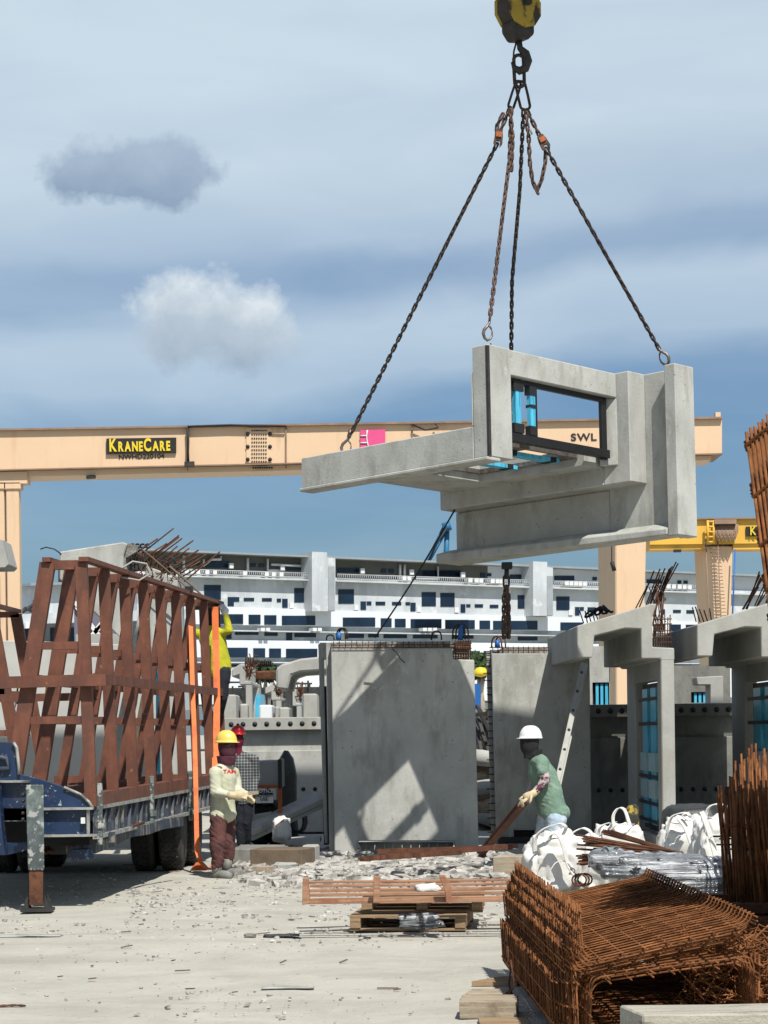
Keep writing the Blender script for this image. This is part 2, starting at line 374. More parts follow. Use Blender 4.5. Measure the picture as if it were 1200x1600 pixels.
M['boots'] = mk('dusty_grey_boots', (.22,.22,.20), .85, var=.3, scale=12)
M['glove'] = mk('cream_knit_gloves', (.62,.52,.33), .9, var=.12, scale=14, bump=.3, bscale=60)
M['green'] = mk('sage_green_cotton', (.17,.27,.20), .9, var=.12, scale=5, second=(.28,.38,.31), mscale=9, mlo=.55, mhi=.66, bump=.25, bscale=14)
M['jeans'] = mk('washed_pale_jeans', (.42,.52,.62), .9, var=.15, scale=9, second=(.62,.68,.72), mscale=8, mstretch=(1,1,.5), bump=.3, bscale=14)
M['jeansg'] = mk('grey_jeans_back', (.20,.21,.22), .9, var=.15, scale=9)
M['camo'] = mk('maroon_camouflage_sleeve', (.13,.035,.06), .85, var=.3, scale=12, second=(.50,.42,.42), mscale=11, mlo=.48, mhi=.52, bump=.3)
M['hivis'] = mk('yellow_green_jersey', (.52,.50,.02), .85, var=.08, scale=6, bump=.25, bscale=12, second=(.36,.40,.02), mscale=5)
M['navyp'] = mk('black_navy_trousers', (.010,.013,.022), .85, var=.3, scale=8, bump=.3)
M['blackc'] = mk('black_balaclava', (.014,.013,.014), .8, var=.3, scale=14)
M['foliage'] = mk('green_foliage', (.035,.075,.020), .8, var=.5, scale=3, world=True)
M['alu'] = mk('dull_aluminium', (.24,.24,.22), .55, metal=.3, var=.12, scale=9)
M['pink'] = mk('magenta_paint', (.78,.09,.27), .5, var=.03)
M['signy'] = mk('yellow_lettering', (.85,.62,.03), .5, var=.05)
M['blueboom'] = mk('blue_boom_paint', (.02,.16,.32), .5, var=.1)
M['bluep'] = mk('blue_plastic', (.02,.14,.45), .5, var=.1)
M['grate'] = mk('grey_plastic', (.30,.31,.31), .6, var=.1)
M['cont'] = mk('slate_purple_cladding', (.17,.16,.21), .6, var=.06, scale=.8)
M['cavity'] = mk('cavity_shade', (.03,.03,.032), .9, var=.2)  # near-black colour that stands for the shade inside hollows
M['brownbox'] = mk('dusty_brown_timber', (.17,.125,.085), .9, var=.2, scale=4, bump=.3, world=True)
M['lime'] = mk('yellow_fabric', (.45,.32,.04), .8, var=.2, second=(.04,.04,.03), mscale=8, mlo=.45, mhi=.5)

# plaid shirt
def plaid():
    m = mk('dark_plaid_cotton', (.05,.055,.058), .9, var=.2, scale=8)
    nd, lk = m.node_tree.nodes, m.node_tree.links; b = nd['Principled BSDF']
    t = nd.new('ShaderNodeTexCoord'); s = nd.new('ShaderNodeSeparateXYZ'); lk.new(t.outputs['Object'], s.inputs[0])
    acc = None
    for ax, f in ((0,24),(2,24)):
        a = nd.new('ShaderNodeMath'); a.operation='MULTIPLY'; lk.new(s.outputs[ax], a.inputs[0]); a.inputs[1].default_value=f
        c = nd.new('ShaderNodeMath'); c.operation='FRACT'; lk.new(a.outputs[0], c.inputs[0])
        g = nd.new('ShaderNodeMath'); g.operation='GREATER_THAN'; lk.new(c.outputs[0], g.inputs[0]); g.inputs[1].default_value=.72
        if acc is None: acc = g.outputs[0]
        else:
            x = nd.new('ShaderNodeMath'); x.operation='ADD'; lk.new(acc, x.inputs[0]); lk.new(g.outputs[0], x.inputs[1]); acc = x.outputs[0]
    sc2 = nd.new('ShaderNodeMath'); sc2.operation='MULTIPLY'; lk.new(acc, sc2.inputs[0]); sc2.inputs[1].default_value=.4
    mx = nd.new('ShaderNodeMix'); mx.data_type='RGBA'; old = b.inputs['Base Color'].links[0].from_socket
    lk.new(sc2.outputs[0], mx.inputs[0]); lk.new(old, mx.inputs[6]); mx.inputs[7].default_value=(.30,.33,.33,1)
    lk.new(mx.outputs[2], b.inputs['Base Color']); return m
M['plaid'] = plaid()
def wrapmat():
    m = mk('stretch_wrap_film', (.20,.22,.24), .12, var=.5, scale=3, stretch=(.6,1,9), second=(.70,.72,.74), mscale=3.5, mstretch=(.45,1,7), mlo=.50, mhi=.58, third=(.02,.02,.025), tscale=9, tlo=.56, thi=.62, spec=.9, world=True)
    nd, lk = m.node_tree.nodes, m.node_tree.links; b = nd['Principled BSDF']
    t = nd.new('ShaderNodeTexCoord'); mp = nd.new('ShaderNodeMapping'); lk.new(t.outputs['Object'], mp.inputs[0]); mp.inputs['Scale'].default_value=(1,2,14)
    n = nd.new('ShaderNodeTexNoise'); lk.new(mp.outputs[0], n.inputs['Vector']); n.inputs['Scale'].default_value=4; n.inputs['Detail'].default_value=5
    bp = nd.new('ShaderNodeBump'); bp.inputs['Strength'].default_value=1; bp.inputs['Distance'].default_value=.05
    lk.new(n.outputs['Fac'], bp.inputs['Height']); lk.new(bp.outputs[0], b.inputs['Normal']); return m
M['wrap'] = wrapmat()
# ================================================================== ground
def ground():
    mb = MB(); xs=[]; x=-400
    def grid(lo, hi, fine0, fine1, fs, cs):
        out=[lo]; v=lo
        while v < hi:
            if fine0 <= v < fine1: v += fs
            elif v < fine0: v = min(fine0, v + max(fs, (fine0-v)*.5))
            else: v = min(hi, v + max(fs,(v-fine1)*.5))
            out.append(v)
        return out
    xs = grid(-2500,2500,-8,9,.22,10); ys = grid(-300,4000,8,42,.22,10)
    nx, ny = len(xs), len(ys)
    for y in ys:
        for x in xs:
            f = max(0,min(1,(x+8)/2,(9-x)/2,(y-8)/2,(42-y)/2))
            z = (noise.noise(Vector((x*.5,y*.35,0)))*.022 + noise.noise(Vector((x*2.1,y*2.1,3)))*.012 + noise.noise(Vector((x*5,y*5,7)))*.005)*f - .005
            mb.v.append(Vector((x,y,z)))
    for j in range(ny-1):
        for i in range(nx-1): mb.f.append([j*nx+i,j*nx+i+1,(j+1)*nx+i+1,(j+1)*nx+i]); mb.sm.append(True)
    o = mb.build('ground', M['ground'], origin=(0,0,0)); tag(o, 'pale dusty cement ground of the casting yard', None, None, 'structure')
ground()
def stone(mb, c, s, r=None):
    r = r or rnd
    q = []
    for i in range(8):
        v = Vector(((i in (1,2,5,6))*2-1, (i in (2,3,6,7))*2-1, (i>3)*2-1))
        q.append(Vector((v.x*s*r.uniform(.5,1.1), v.y*s*r.uniform(.5,1.1), v.z*s*r.uniform(.25,.6))))
    M3 = Matrix.Rotation(r.uniform(0,6.3),3,'Z') @ Matrix.Rotation(r.uniform(-.4,.4),3,'X')
    mb.hexa([Vector(c)+M3@v for v in q])
def rubble():
    mb = MB(); r = random.Random(3)
    for i in range(2200):                                 # dense belt of rubble in front of the panels
        y = r.gauss(1352, 15); x = r.uniform(375, 800)
        if y < 1325 or y > 1400: continue
        g = G(x,y); stone(mb, (g.x,g.y,.01), r.choice((.02,.03,.035,.05,.07,.10)), r)
    for i in range(700):
        y = r.uniform(1330,1440); x = r.uniform(380,800)
        g = G(x,y); stone(mb, (g.x,g.y,.0), r.choice((.01,.015,.02,.03)), r)
    o = mb.build('rubble', M['stone'], origin=(0,0,0)); tag(o,'broken concrete rubble strewn in front of the standing panel', 'rubble', None,'stuff')
    mb = MB()
    for i in range(3600):
        y = 1600 - 250*math.sqrt(r.random())*1.0; x = r.uniform(-20, 830)
        g = G(x, y)
        k = noise.noise(Vector((g.x*.7,g.y*.4,5)))
        if r.random() > .40+k*1.4: continue
        stone(mb, (g.x,g.y,.0), r.choice((.004,.005,.006,.008,.01,.012,.02)), r)
    for i in range(500):
        y = r.gauss(1400,16); x = r.uniform(200,560)
        if y<1375: continue
        g = G(x,y); stone(mb,(g.x,g.y,0), r.choice((.01,.012,.016,.025)), r)
    o = mb.build('pebbles', M['stone'], origin=(0,0,0)); tag(o,'small pebbles and crumbs scattered over the dusty ground','pebbles',None,'stuff')
    mb = MB()
    for i in range(45):
        y = r.choice((r.gauss(1352,14), r.uniform(1370,1560))); x = r.uniform(60, 790)
        if y < 1330: continue
        g = G(x,y); L = r.uniform(.03,.16)*(1.6 if y<1375 else 1); a = r.uniform(-1.2,1.2)
        mb.beam(g+V(0,0,.012), g+V(L*math.cos(a),L*math.sin(a),.012+r.uniform(0,.02)), r.uniform(.006,.02), .008)
    o = mb.build('splinters', M['brownbox'], origin=(0,0,0)); tag(o,'thin wood splinters and wire bits littering the dust','litter',None,'stuff')
rubble()

# ================================================================== gantry cranes
GD = 60.0
def gy(x,y,d=GD): return P(x,y,d)
def gantry():
    base = G(20,1250); t = thing('gantry_crane', (P(20,1000,GD).x, GD, 0), 'long cream gantry crane beam with black and yellow name plate spanning the yard', 'gantry crane')
    zt = P(500,661,GD).z; zb = P(500,730,GD).z; x0 = P(-260,700,GD).x; x1 = P(1128,650,GD).x
    A = P(-260,674,GD); Bp = P(1128,651,GD); A2=P(-260,736,GD); B2=P(1128,704,GD)
    def seg(y0l,y0r,y1l,y1r,f,b,mat,name,xa=-260,xb=1128):
        q=[]
        for yl,yr in ((y1l,y1r),(y0l,y0r)):
            a=P(xa,yl,GD); c=P(xb,yr,GD)
            q += [V(a.x,GD+f,a.z),V(c.x,GD+f,c.z),V(c.x,GD+b,c.z),V(a.x,GD+b,a.z)]
        return MB().hexa(q).build(name,mat,t)
    def yl(y,x): return y
    # slopes measured on the photo: top 672 at x=0 -> 651 at 1128 ; bottom 743 -> 712
    top = lambda x: 671.5-(x)*.0165
    bot = lambda x: 734-(x)*.0225
    bot2= lambda x: 745-(x)*.0245
    seg(top(-260)+2,top(1128)+2,bot(-260),bot(1128),0,1.5,M['beige'],'main_girder')
    seg(top(-260)-1,top(1128)-1,top(-260)+2,top(1128)+2,-.12,1.62,M['beiged'],'top_flange')
    seg(bot(-260),bot(1128),bot(-260)+2,bot(1128)+2,-.12,1.62,M['beiged'],'bottom_flange')
    seg(bot(-260)+2,bot(1090)+2,bot2(-260),bot2(1090),.10,1.3,M['beige'],'lower_box_beam',-260,1112)
    # lug on right end
    MB().prism([P(1118,644,GD),P(1126,644,GD),P(1126,652,GD),P(1118,652,GD)],(0,.3,0)).build('lifting_lug',M['beige'],t)
    # joints
    mb = MB()
    for x in (293,447,644): mb.prism([P(x-1,top(x)-2,GD),P(x+1,top(x)-2,GD),P(x+1,bot(x)+8,GD),P(x-1,bot(x)+8,GD)],(0,-.05,0))
    mb.build('joint_seam',M['beiged'],t)
    j = MB().prism([P(385,top(385)+4,GD),P(424,top(424)+4,GD),P(424,bot(424)-2,GD),P(385,bot(385)-2,GD)],(0,-.04,0)).build('splice_plate',M['beige'],t)
    mb = MB()
    rot = Matrix.Rotation(R(90),3,'X')
    for i in range(7):
        for k in range(10):
            p = P(394+i*3.6, top(400)+8+k*6.0, GD-.05); mb.lathe([(.022,0),(.022,.012)], p, rot, 6)
    for x in (387,422):
        for k in range(3):
            p = P(x, top(400)+13+k*20, GD-.05); mb.lathe([(.055,0),(.055,.012)], p, rot, 10)
    for i in range(9): mb.lathe([(.03,0),(.03,.05)], P(396+i*3.6, bot(400)+6, GD-.02), rot, 6)
    mb.build('bolt_group',M['black'],t)
    mb = MB(); mb.tube([P(293,668,GD-.15),P(294,690,GD-.15),P(293.5,705,GD-.15),P(294,722,GD-.15)],.035,5)
    mb.tube([P(447,666,GD-.15),P(360,664,GD-.15),P(300,666,GD-.15),P(293,667,GD-.15)],.03,5); mb.build('power_cable',M['black'],t)
    MB().prism([P(289,723,GD-.1),P(304,722,GD-.1),P(304,729,GD-.1),P(289,729.5,GD-.1)],(0,-.2,0)).build('junction_box',M['dark'],t)
    MB().prism([P(135,743,GD),P(148,742,GD),P(147,746,GD),P(134,747,GD)],(0,.3,0)).build('flood_lamp',M['black'],t)
    mb=MB(); mb.tube([P(645,664,GD-.15),P(665,672,GD-.15),P(685,668,GD-.15),P(680,662,GD-.15)],.025,5); mb.build('loose_wire',M['black'],t)
    # name plate
    s = MB().prism([P(166.5,685.5,GD-.03),P(275.5,684,GD-.03),P(275.5,708,GD-.03),P(166.5,710,GD-.03)],(0,-.05,0)).build('name_plate',M['black'],t)
    rr = Matrix.Rotation(R(90),4,'X') @ Matrix.Rotation(R(1.0),4,'Z')
    h = 24*GD/F
    def runtext(parts,x0,z0,d,parent,mat,name,sx,bold):
        x=x0
        for body,size,up_ in parts:
            o=text(body,name,V(x,d,z0+up_),size,mat,parent,rr,.006,sx,bold=bold,align='LEFT')
            xs=[v.co.x for v in o.data.vertices]; w=max(xs)-min(xs); off=x-(min(xs)+ORG[o.name].x)
            for v in o.data.vertices: v.co.x+=off
            x+=w+size*.07
        return x
    pz=P(221,697,GD)
    runtext([('K',h*1.12,0),('R',h*.84,-.035),('A',h*.84,-.035),('N',h*.84,-.035),('E',h*.84,-.035),('C',h*1.12,.0),('A',h*.84,-.03),('R',h*.84,-.03),('E',h*.84,-.03)],P(171.5,697,GD).x,pz.z,GD-.10,s,M['signy'],'plate_letter',.62,.016)
    text('NWHD220104','serial_number',P(221,713.8,GD-.012),h*.44,M['black'],t,rr,.003,1.08,bold=.002)
    runtext([('S',h*.66,0),('W',h*.66,0),('L',h*.66,0)],P(892,684,GD).x,P(892,684,GD).z,GD-.012,t,M['black'],'load_marking',1.2,.006)
    # pink logo with white lines
    lg = MB().prism([P(563,672,GD-.03),P(602,671,GD-.03),P(602,703,GD-.03),P(563,703,GD-.03)],(0,-.03,0)).build('pink_emblem',M['pink'],t)
    mb = MB(); c=[P(574,672,GD-.08),P(573,679,GD-.08),P(573,686,GD-.08),P(574.5,694,GD-.08),P(577,703,GD-.08)]
    mb.tube(c,.02,4)
    for y in (681,692,701): mb.tube([P(563,y,GD-.08),P(574,y-.3,GD-.08)],.018,4)
    mb.build('emblem_lines',M['white'],lg)
    # pendulum legs (left)
    for (xa,xb,ya) in ((8,28,744),(-14,5,744)):
        a=P(xa,ya,GD); b=P(xb,ya,GD); w=b.x-a.x
        mb=MB(); mb.bb(a.x,b.x,GD+.1,GD+.1+w,0,a.z-.2)
        mb.bb(a.x-.06,b.x+.06,GD+.05,GD+.2+w,a.z-.35,a.z-.15)
        mb.build('pendulum_leg',M['beige'],t,bevel=.02)
    a=P(-14,744,GD); b=P(42,744,GD); MB().bb(a.x,b.x,GD+.05,GD+.6,a.z-.2,a.z+.12).build('leg_head_beam',M['beige'],t)
    # rigid leg (right), tapering
    a=P(962,735,GD);b=P(1014,735,GD);c=P(962,1000,GD);dd=P(1004,1000,GD)
    k=-1*(a.x-c.x)/(a.z-c.z); 
    q=[V(958*0+c.x+.0,GD+.2,0),V(dd.x-.1,GD+.2,0),V(dd.x-.1,GD+1.5,0),V(c.x-.35,GD+1.5,0),V(a.x,GD+.2,a.z+.1),V(b.x,GD+.2,a.z+.1),V(b.x,GD+1.5,a.z+.1),V(a.x-.35,GD+1.5,a.z+.1)]
    MB().hexa(q).build('rigid_leg',M['beige'],t,bevel=.03)
gantry()
YD = 82.0
def gantry2():
    t = thing('gantry_crane', (P(1120,1000,YD).x, YD, 0), 'distant yellow gantry crane girder on cream legs with hanging cable loops', 'gantry crane')
    a=P(1015,813,YD); b=P(1420,806,YD)
    z0=P(1100,850,YD).z; z1=P(1100,812,YD).z
    MB().bb(a.x,b.x,YD,YD+1.6,z0,z1).build('main_girder',M['yellow'],t)
    MB().bb(a.x,b.x,YD-.15,YD+1.75,z1,z1+.05).build('top_flange',M['beiged'],t)
    MB().bb(a.x,P(1105,0,YD).x,YD+.1,YD+1.3,P(1050,858,YD).z,z0-.005).build('lower_flange_beam',M['yellow'],t)
    MB().bb(P(1150,0,YD).x,b.x,YD+.1,YD+1.3,P(1170,858,YD).z,z0-.005).build('lower_flange_beam',M['yellow'],t)
    # leg
    for (xa,xb,xc,xd,dy) in ((1098,1146,1106,1140,.2),):
        A=P(xa,854,YD);B=P(xb,854,YD);C=P(xc,1000,YD);D=P(xd,1000,YD)
        k=A.z/(A.z-C.z)
        lx=A.x+(C.x-A.x)*k*.8; rx=B.x+(D.x-B.x)*k*.8
        MB().hexa([V(lx+.3,YD+dy,0),V(rx,YD+dy,0),V(rx,YD+1.5,0),V(lx-.1,YD+1.5,0),V(A.x+.35,YD+dy,A.z),V(B.x,YD+dy,A.z),V(B.x,YD+1.5,A.z),V(A.x-.1,YD+1.5,A.z)]).build('leg',M['beige'],t)
    mb=MB()
    for k in range(26):
        z=P(1100,858+k*5.5,YD).z; xm=P(1117,900,YD).x+.02*k*.5
        mb.bar(V(xm-.20,YD-.1,z),V(xm+.20,YD-.1,z),.016,4)
    for s in (-.22,.22): mb.bar(V(P(1115,0,YD).x+s,YD-.1,P(1130,856,YD).z+.3),V(P(1124,0,YD).x+s,YD-.1,2),.022,4)
    mb.build('access_ladder',M['beiged'],t)
    mb=MB()
    for k in range(15):
        x=P(1118+k*2.0,0,YD).x; zt=P(1130,820,YD).z; zb=P(1130,846+3*math.sin(k*2.1),YD).z
        mb.tube([V(x,YD-.2,zt),V(x+.05,YD-.25,(zt+zb)/2),V(x+.12,YD-.25,zb),V(x+.2,YD-.25,(zt+zb)/2),V(x+.22,YD-.2,zt)],.028,4)
    mb.build('festoon_cables',M['beiged'],t)
    mb=MB(); mb.bb(P(1118,0,YD).x,P(1152,0,YD).x,YD-.4,YD-.02,P(1130,820,YD).z,P(1130,813,YD).z); mb.build('cable_tray',M['beiged'],t)
    mb=MB(); 
    for xx in (1106,1115): mb.bar(P(xx,813,YD-.3),P(xx,850,YD-.3),.05,4)
    for k in range(5): mb.bar(P(1106,815+k*8,YD-.3),P(1115,815+k*8,YD-.3),.04,4)
    mb.build('ladder_cage',M['yellow'],t)
    s=MB().bb(P(1169,0,YD).x,P(1260,0,YD).x,YD-.08,YD-.01,P(1180,838,YD).z,P(1180,823,YD).z).build('name_plate',M['black'],t)
    text('K','plate_letters',P(1176.5,830,YD-.14),.46,M['signy'],s,None,.01,.8,bold=.006)
    MB().bar(P(1149,858,YD-.2),P(1143,1000,YD-.2),.03,5).build('control_cable',M['bluep'],t)
    MB().bb(P(1056,0,YD).x,P(1067,0,YD).x,YD-.2,YD+.1,P(1130,862,YD).z,P(1130,858,YD).z).build('lamp',M['black'],t)
gantry2()

# ================================================================== buildings far away
def facade(A, B):
    # vertical plane through A and B, returns function px -> point on the plane pushed out by 'o'
    A=Vector(A);B=Vector(B); d=(B-A); d.z=0; d.normalize(); n=Vector((d.y,-d.x,0))   # towards camera
    if n.y>0: n=-n
    C=Vector((0,0,HC))
    def f(x,y,o=0.0):
        r=P(x,y,1.0)-C; t=((A+n*o-C).dot(n))/(r.dot(n)); return C+r*t
    return f,d,n
def long_building():
    A=P(290,862,220); B=P(1100,893,258); f,d,n=facade(A,B)
    t=thing('office_building', f(600,1150)*1.0 - V(0,0,f(600,1150).z), 'long white and grey multi storey industrial block with rows of blue windows behind the yard', 'building')
    roof=lambda x: 862+(x-290)*.0395
    def line(y350,y1100):                     # helper: facade line through two photo heights
        return lambda x: y350+(x-350)*(y1100-y350)/750.0
    def strip(name, mat, l0, l1, xa, xb, o=0.0, dep=18.0):
        q=[f(xa,l1(xa),o),f(xb,l1(xb),o),f(xb,l1(xb),o)-n*dep,f(xa,l1(xa),o)-n*dep,f(xa,l0(xa),o),f(xb,l0(xb),o),f(xb,l0(xb),o)-n*dep,f(xa,l0(xa),o)-n*dep]
        return MB().hexa(q).build(name,mat,t)
    L=[line(865,897),line(897,921),line(902,927),line(948,972),line(976,990),line(985,1000),line(1000,1008),line(1027,1027),line(1042,1042),line(1054,1052),line(1100,1090)]
    X0,X1=215,1230
    strip('roof_edge',M['roofg'],line(862,894),L[0],X0,X1,.9)
    strip('top_storey',M['olive'],L[0],L[1],X0,762,-.6)
    strip('top_storey',M['facw'],L[0],L[1],762,X1,-.6)
    strip('grey_storey',M['facg'],L[1],L[3],X0,X1,0)
    strip('white_storey',M['facw'],L[3],L[4],X0,X1,.25)
    strip('recessed_storey',M['facg'],L[4],L[6],X0,X1,-.35)
    strip('white_storey',M['facw'],L[6],L[7],X0,X1,.25)
    strip('recessed_storey',M['facg'],L[7],L[8],X0,X1,-.35)
    strip('white_storey',M['facw'],L[8],L[10],X0,X1,.25)
    # ledges
    strip('balcony_ledge',M['facg'],line(901,925),line(903,927),X0,700,.9,1.5)
    strip('balcony_ledge',M['facg'],line(901,925),line(903,927),700,X1,.9,1.5)
    strip('ledge',M['facg'],line(984,996),line(986,997.5),X0,X1,.6,1.5)
    strip('ledge',M['facg'],line(1034,1036),line(1036,1037.5),X0,X1,.6,1.5)
    # windows: (zoom coords) big squares on the grey storey
    def win(x0,y0,x1,y1,o=.0,mat='win'):
        a=f(x0,y0,o);b=f(x1,y1,o); w=(b-a); 
        q=[f(x0,y1,o),f(x1,y1,o),f(x1,y1,o)-n*.3,f(x0,y1,o)-n*.3,f(x0,y0,o),f(x1,y0,o),f(x1,y0,o)-n*.3,f(x0,y0,o)-n*.3]
        k=MB().hexa(q)
        return k.build('window',M[mat],t)
    z1=lambda X,Y:(260+X/2.5,840+Y/2.5)
    z2=lambda X,Y:(660+X/2.5,840+Y/2.5)
    for (z,lst) in ((z1,((148,185,213,243),(500,197,562,253),(672,202,733,258),(998,213,1053,268),(1071,216,1126,270),(240,232,264,268),(265,232,285,250),(303,235,343,248),(374,236,412,249),(432,238,448,252),(453,239,474,274),(759,249,780,282),(783,249,801,264),(818,250,855,264),(882,251,918,264),(935,252,952,264),(954,254,974,288))),
                    (z2,((373,225,425,277),(524,230,575,283),(150,260,168,293),(172,260,188,272),(205,260,237,273),(264,262,297,275),(597,271,614,304),(616,271,631,285),(646,272,677,286),(702,273,732,286),(932,280,948,300),(980,282,1010,294),(1032,283,1062,296),(1074,284,1090,296)))):
        for a in lst:
            x0,y0=z(a[0],a[1]);x1,y1=z(a[2],a[3]); win(x0,y0,x1,y1,.06)
    for (z,lst) in ((z1,((205,299,300,337),(322,301,368,338),(383,303,430,340),(452,305,582,342),(690,312,816,348),(838,315,880,350),(893,317,935,351),(955,318,1075,354),(1090,321,1180,356))),
                    (z2,((-30,320,75,353),(90,322,205,357),(224,324,265,358),(277,325,450,360),(540,331,628,363),(660,333,700,364),(905,338,950,365),(965,339,1010,366),(1030,340,1090,368)))):
        for a in lst:
            x0,y0=z(a[0],a[1]);x1,y1=z(a[2],a[3]); win(x0,y0,x1,y1,.32)
    for (z,lst) in ((z1,((215,430,318,468),(340,432,386,469),(402,433,448,470),(468,434,590,471),(690,438,816,474),(838,439,880,475),(893,440,935,476),(955,441,1075,477),(1100,441,1180,477))),
                    (z2,((90,443,170,476),(180,443,225,477),(240,443,400,478)))):
        for a in lst:
            x0,y0=z(a[0],a[1]);x1,y1=z(a[2],a[3]); win(x0,y0,x1,y1,.32)
    for (z,lst) in ((z1,((235,369,255,396),(270,369,360,380),(385,370,435,384),(470,371,492,401),(502,373,585,389),(700,374,772,392),(790,375,830,390),(850,378,940,393),(965,380,1060,394),(240,496,300,508),(350,498,430,512))),
                    (z2,((120,380,200,395),(375,388,450,402),(150,378,190,392)))):
        for a in lst:
            x0,y0=z(a[0],a[1]);x1,y1=z(a[2],a[3]); win(x0,y0,x1,y1,-.25)
    for (z,lst) in ((z1,((110,92,132,109),(150,93,245,117),(466,107,557,127),(330,100,350,114),(362,101,384,115),(670,118,760,136),(840,121,860,138),(870,122,890,138),(985,127,1150,150))),
                    (z2,((0,130,150,152),(228,137,247,155),(255,139,270,151),(343,144,422,162),(517,149,594,167),(666,154,682,167),(692,155,708,167),(878,163,934,180),(998,167,1012,180),(1022,168,1037,180)))):
        for a in lst:
            x0,y0=z(a[0],a[1]);x1,y1=z(a[2],a[3]); win(x0,y0,x1,y1,-.5)
    # stair towers
    for (x0,x1,yt,yb,xm,xs0,xs1) in ((487.5,524,862,955,502,513,523),(833,864,877,962,846,855,864)):
        mb=MB(); mb.prism([f(x0,yb,1.6),f(x1,yb,1.6),f(x1,yt+10,1.6),f(xm+9,yt+9,1.6),f(xm+9,yt+1,1.6),f(x0,yt,1.6)],-n*8)
        tw=mb.build('stair_tower',M['facg'],t)
        MB().prism([f(xs0,yb-1,1.66),f(xs1,yb-1,1.66),f(xs1,yt+23,1.66),f(xs0,yt+23,1.66)],-n*.5).build('tower_slot',M['face'],tw)
    # railings, air conditioners, white pipes along the top balcony
    mb=MB()
    for x in range(285,1096,3):
        if 487<x<526 or 833<x<866: continue
        y=899+(x-350)*.032; mb.bar(f(x,y,.85),f(x,y-7.5,.85),.05,3)
    for xa,xb in ((285,488),(527,833),(866,1096)):
        for k in (0,7.5): mb.bar(f(xa,899+(xa-350)*.032-k,.85),f(xb,899+(xb-350)*.032-k,.85),.07,3)
    mb.build('balcony_railing',M['facg'],t)
    for x in (292,301,310,324,336,383,417,428,440,632,640,735,745,752,770,778,783,886,893,900,907,914,950,1045,1053,1062,1070,1078):
        y=898+(x-350)*.031; k=MB().prism([f(x-3,y,.9),f(x+3,y,.9),f(x+3,y-7,.9),f(x-3,y-7,.9)],-n*.8); k.build('air_conditioner',M['white'],t)
    for x in (411,419,492,500,664,672,680): 
        y=987; MB().prism([f(x-3,y-1,1.1),f(x+3,y-1,1.1),f(x+3,y-6,1.1),f(x-3,y-6,1.1)],-n*.8).build('air_conditioner',M['white'],t)
    mb=MB()
    for pts in (((287,868),(287,885),(290,897)),((318,874),(318,884),(330,874),(345,874),(345,869)),((387,872),(387,892)),((418,873),(418,891),(445,891)),((424,882),(470,884)),((1000*0+625,882),(625,901)),((632,882),(632,903)),((684,885),(684,905),(650,904))):
        pp=[f(a,b,-.3) for a,b in pts]; mb.tube(pp,.14,4)
    mb.build('white_pipework',M['white'],t)
    for x,y in ((362,884),(442,887),(567,892),(644,894),(724,898),(456,946),(557,949),(655,952),(714,953),(892,957)):
        MB().prism([f(x-3,y+4,.15),f(x+3,y+4,.15),f(x+3,y-4,.15),f(x-3,y-4,.15)],-n*.2).build('white_panel',M['white'],t)
long_building()
def left_building():
    A=P(-60,960,150);B=P(320,975,165); f,d,n=facade(A,B)
    t=thing('grey_building', V(f(100,1100).x,f(100,1100).y,0),'low grey building with dark window bands behind the steel racks at left','building')
    def strip(name,mat,x0,x1,y0,y1,o,dep=14,s=.03):
        q=[f(x0,y1+0,o),f(x1,y1-(x1-x0)*s,o),f(x1,y1-(x1-x0)*s,o)-n*dep,f(x0,y1,o)-n*dep,f(x0,y0,o),f(x1,y0-(x1-x0)*s,o),f(x1,y0-(x1-x0)*s,o)-n*dep,f(x0,y0,o)-n*dep]
        return MB().hexa(q).build(name,mat,t)
    strip('roof_plant_room',M['facg'],53,130,915,962,0,8)
    strip('plant_room_roof',M['roofg'],48,135,911,915,.8,9)
    strip('upper_fascia',M['facg'],-60,300,962,978,1.0)
    strip('recessed_wall',M['face'],-60,300,978,1012,-1)
    strip('lower_fascia',M['facg'],-60,300,1012,1026,1.0)
    strip('base_wall',M['face'],-60,300,1026,1120,-1)
    for x0,x1 in ((-20,3),(6,14),(34,56),(80,98),(104,130),(150,190)):
        MB().prism([f(x0,1006,-.9),f(x1,1006,-.9),f(x1,981,-.9),f(x0,981,-.9)],-n*.4).build('window',M['win'],t)
    MB().prism([f(40,982,1.3),f(62,980,1.3),f(62,971,1.3),f(40,973,1.3)],-n*.3).build('louvre_panel',M['facw'],t)
    MB().prism([f(60,1043,-.9),f(130,1043,-.9),f(130,1028,-.9),f(60,1028,-.9)],-n*.4).build('window',M['win'],t)
    mb=MB(); 
    for a,b in (((32,958),(54,944)),((36,962),(55,960)),((54,938),(54,962)),((32,958),(40,950)),((40,950),(54,956))): mb.bar(f(*a,0),f(*b,0),.12,4)
    mb.build('roof_antenna_frame',M['dark'],t)
left_building()
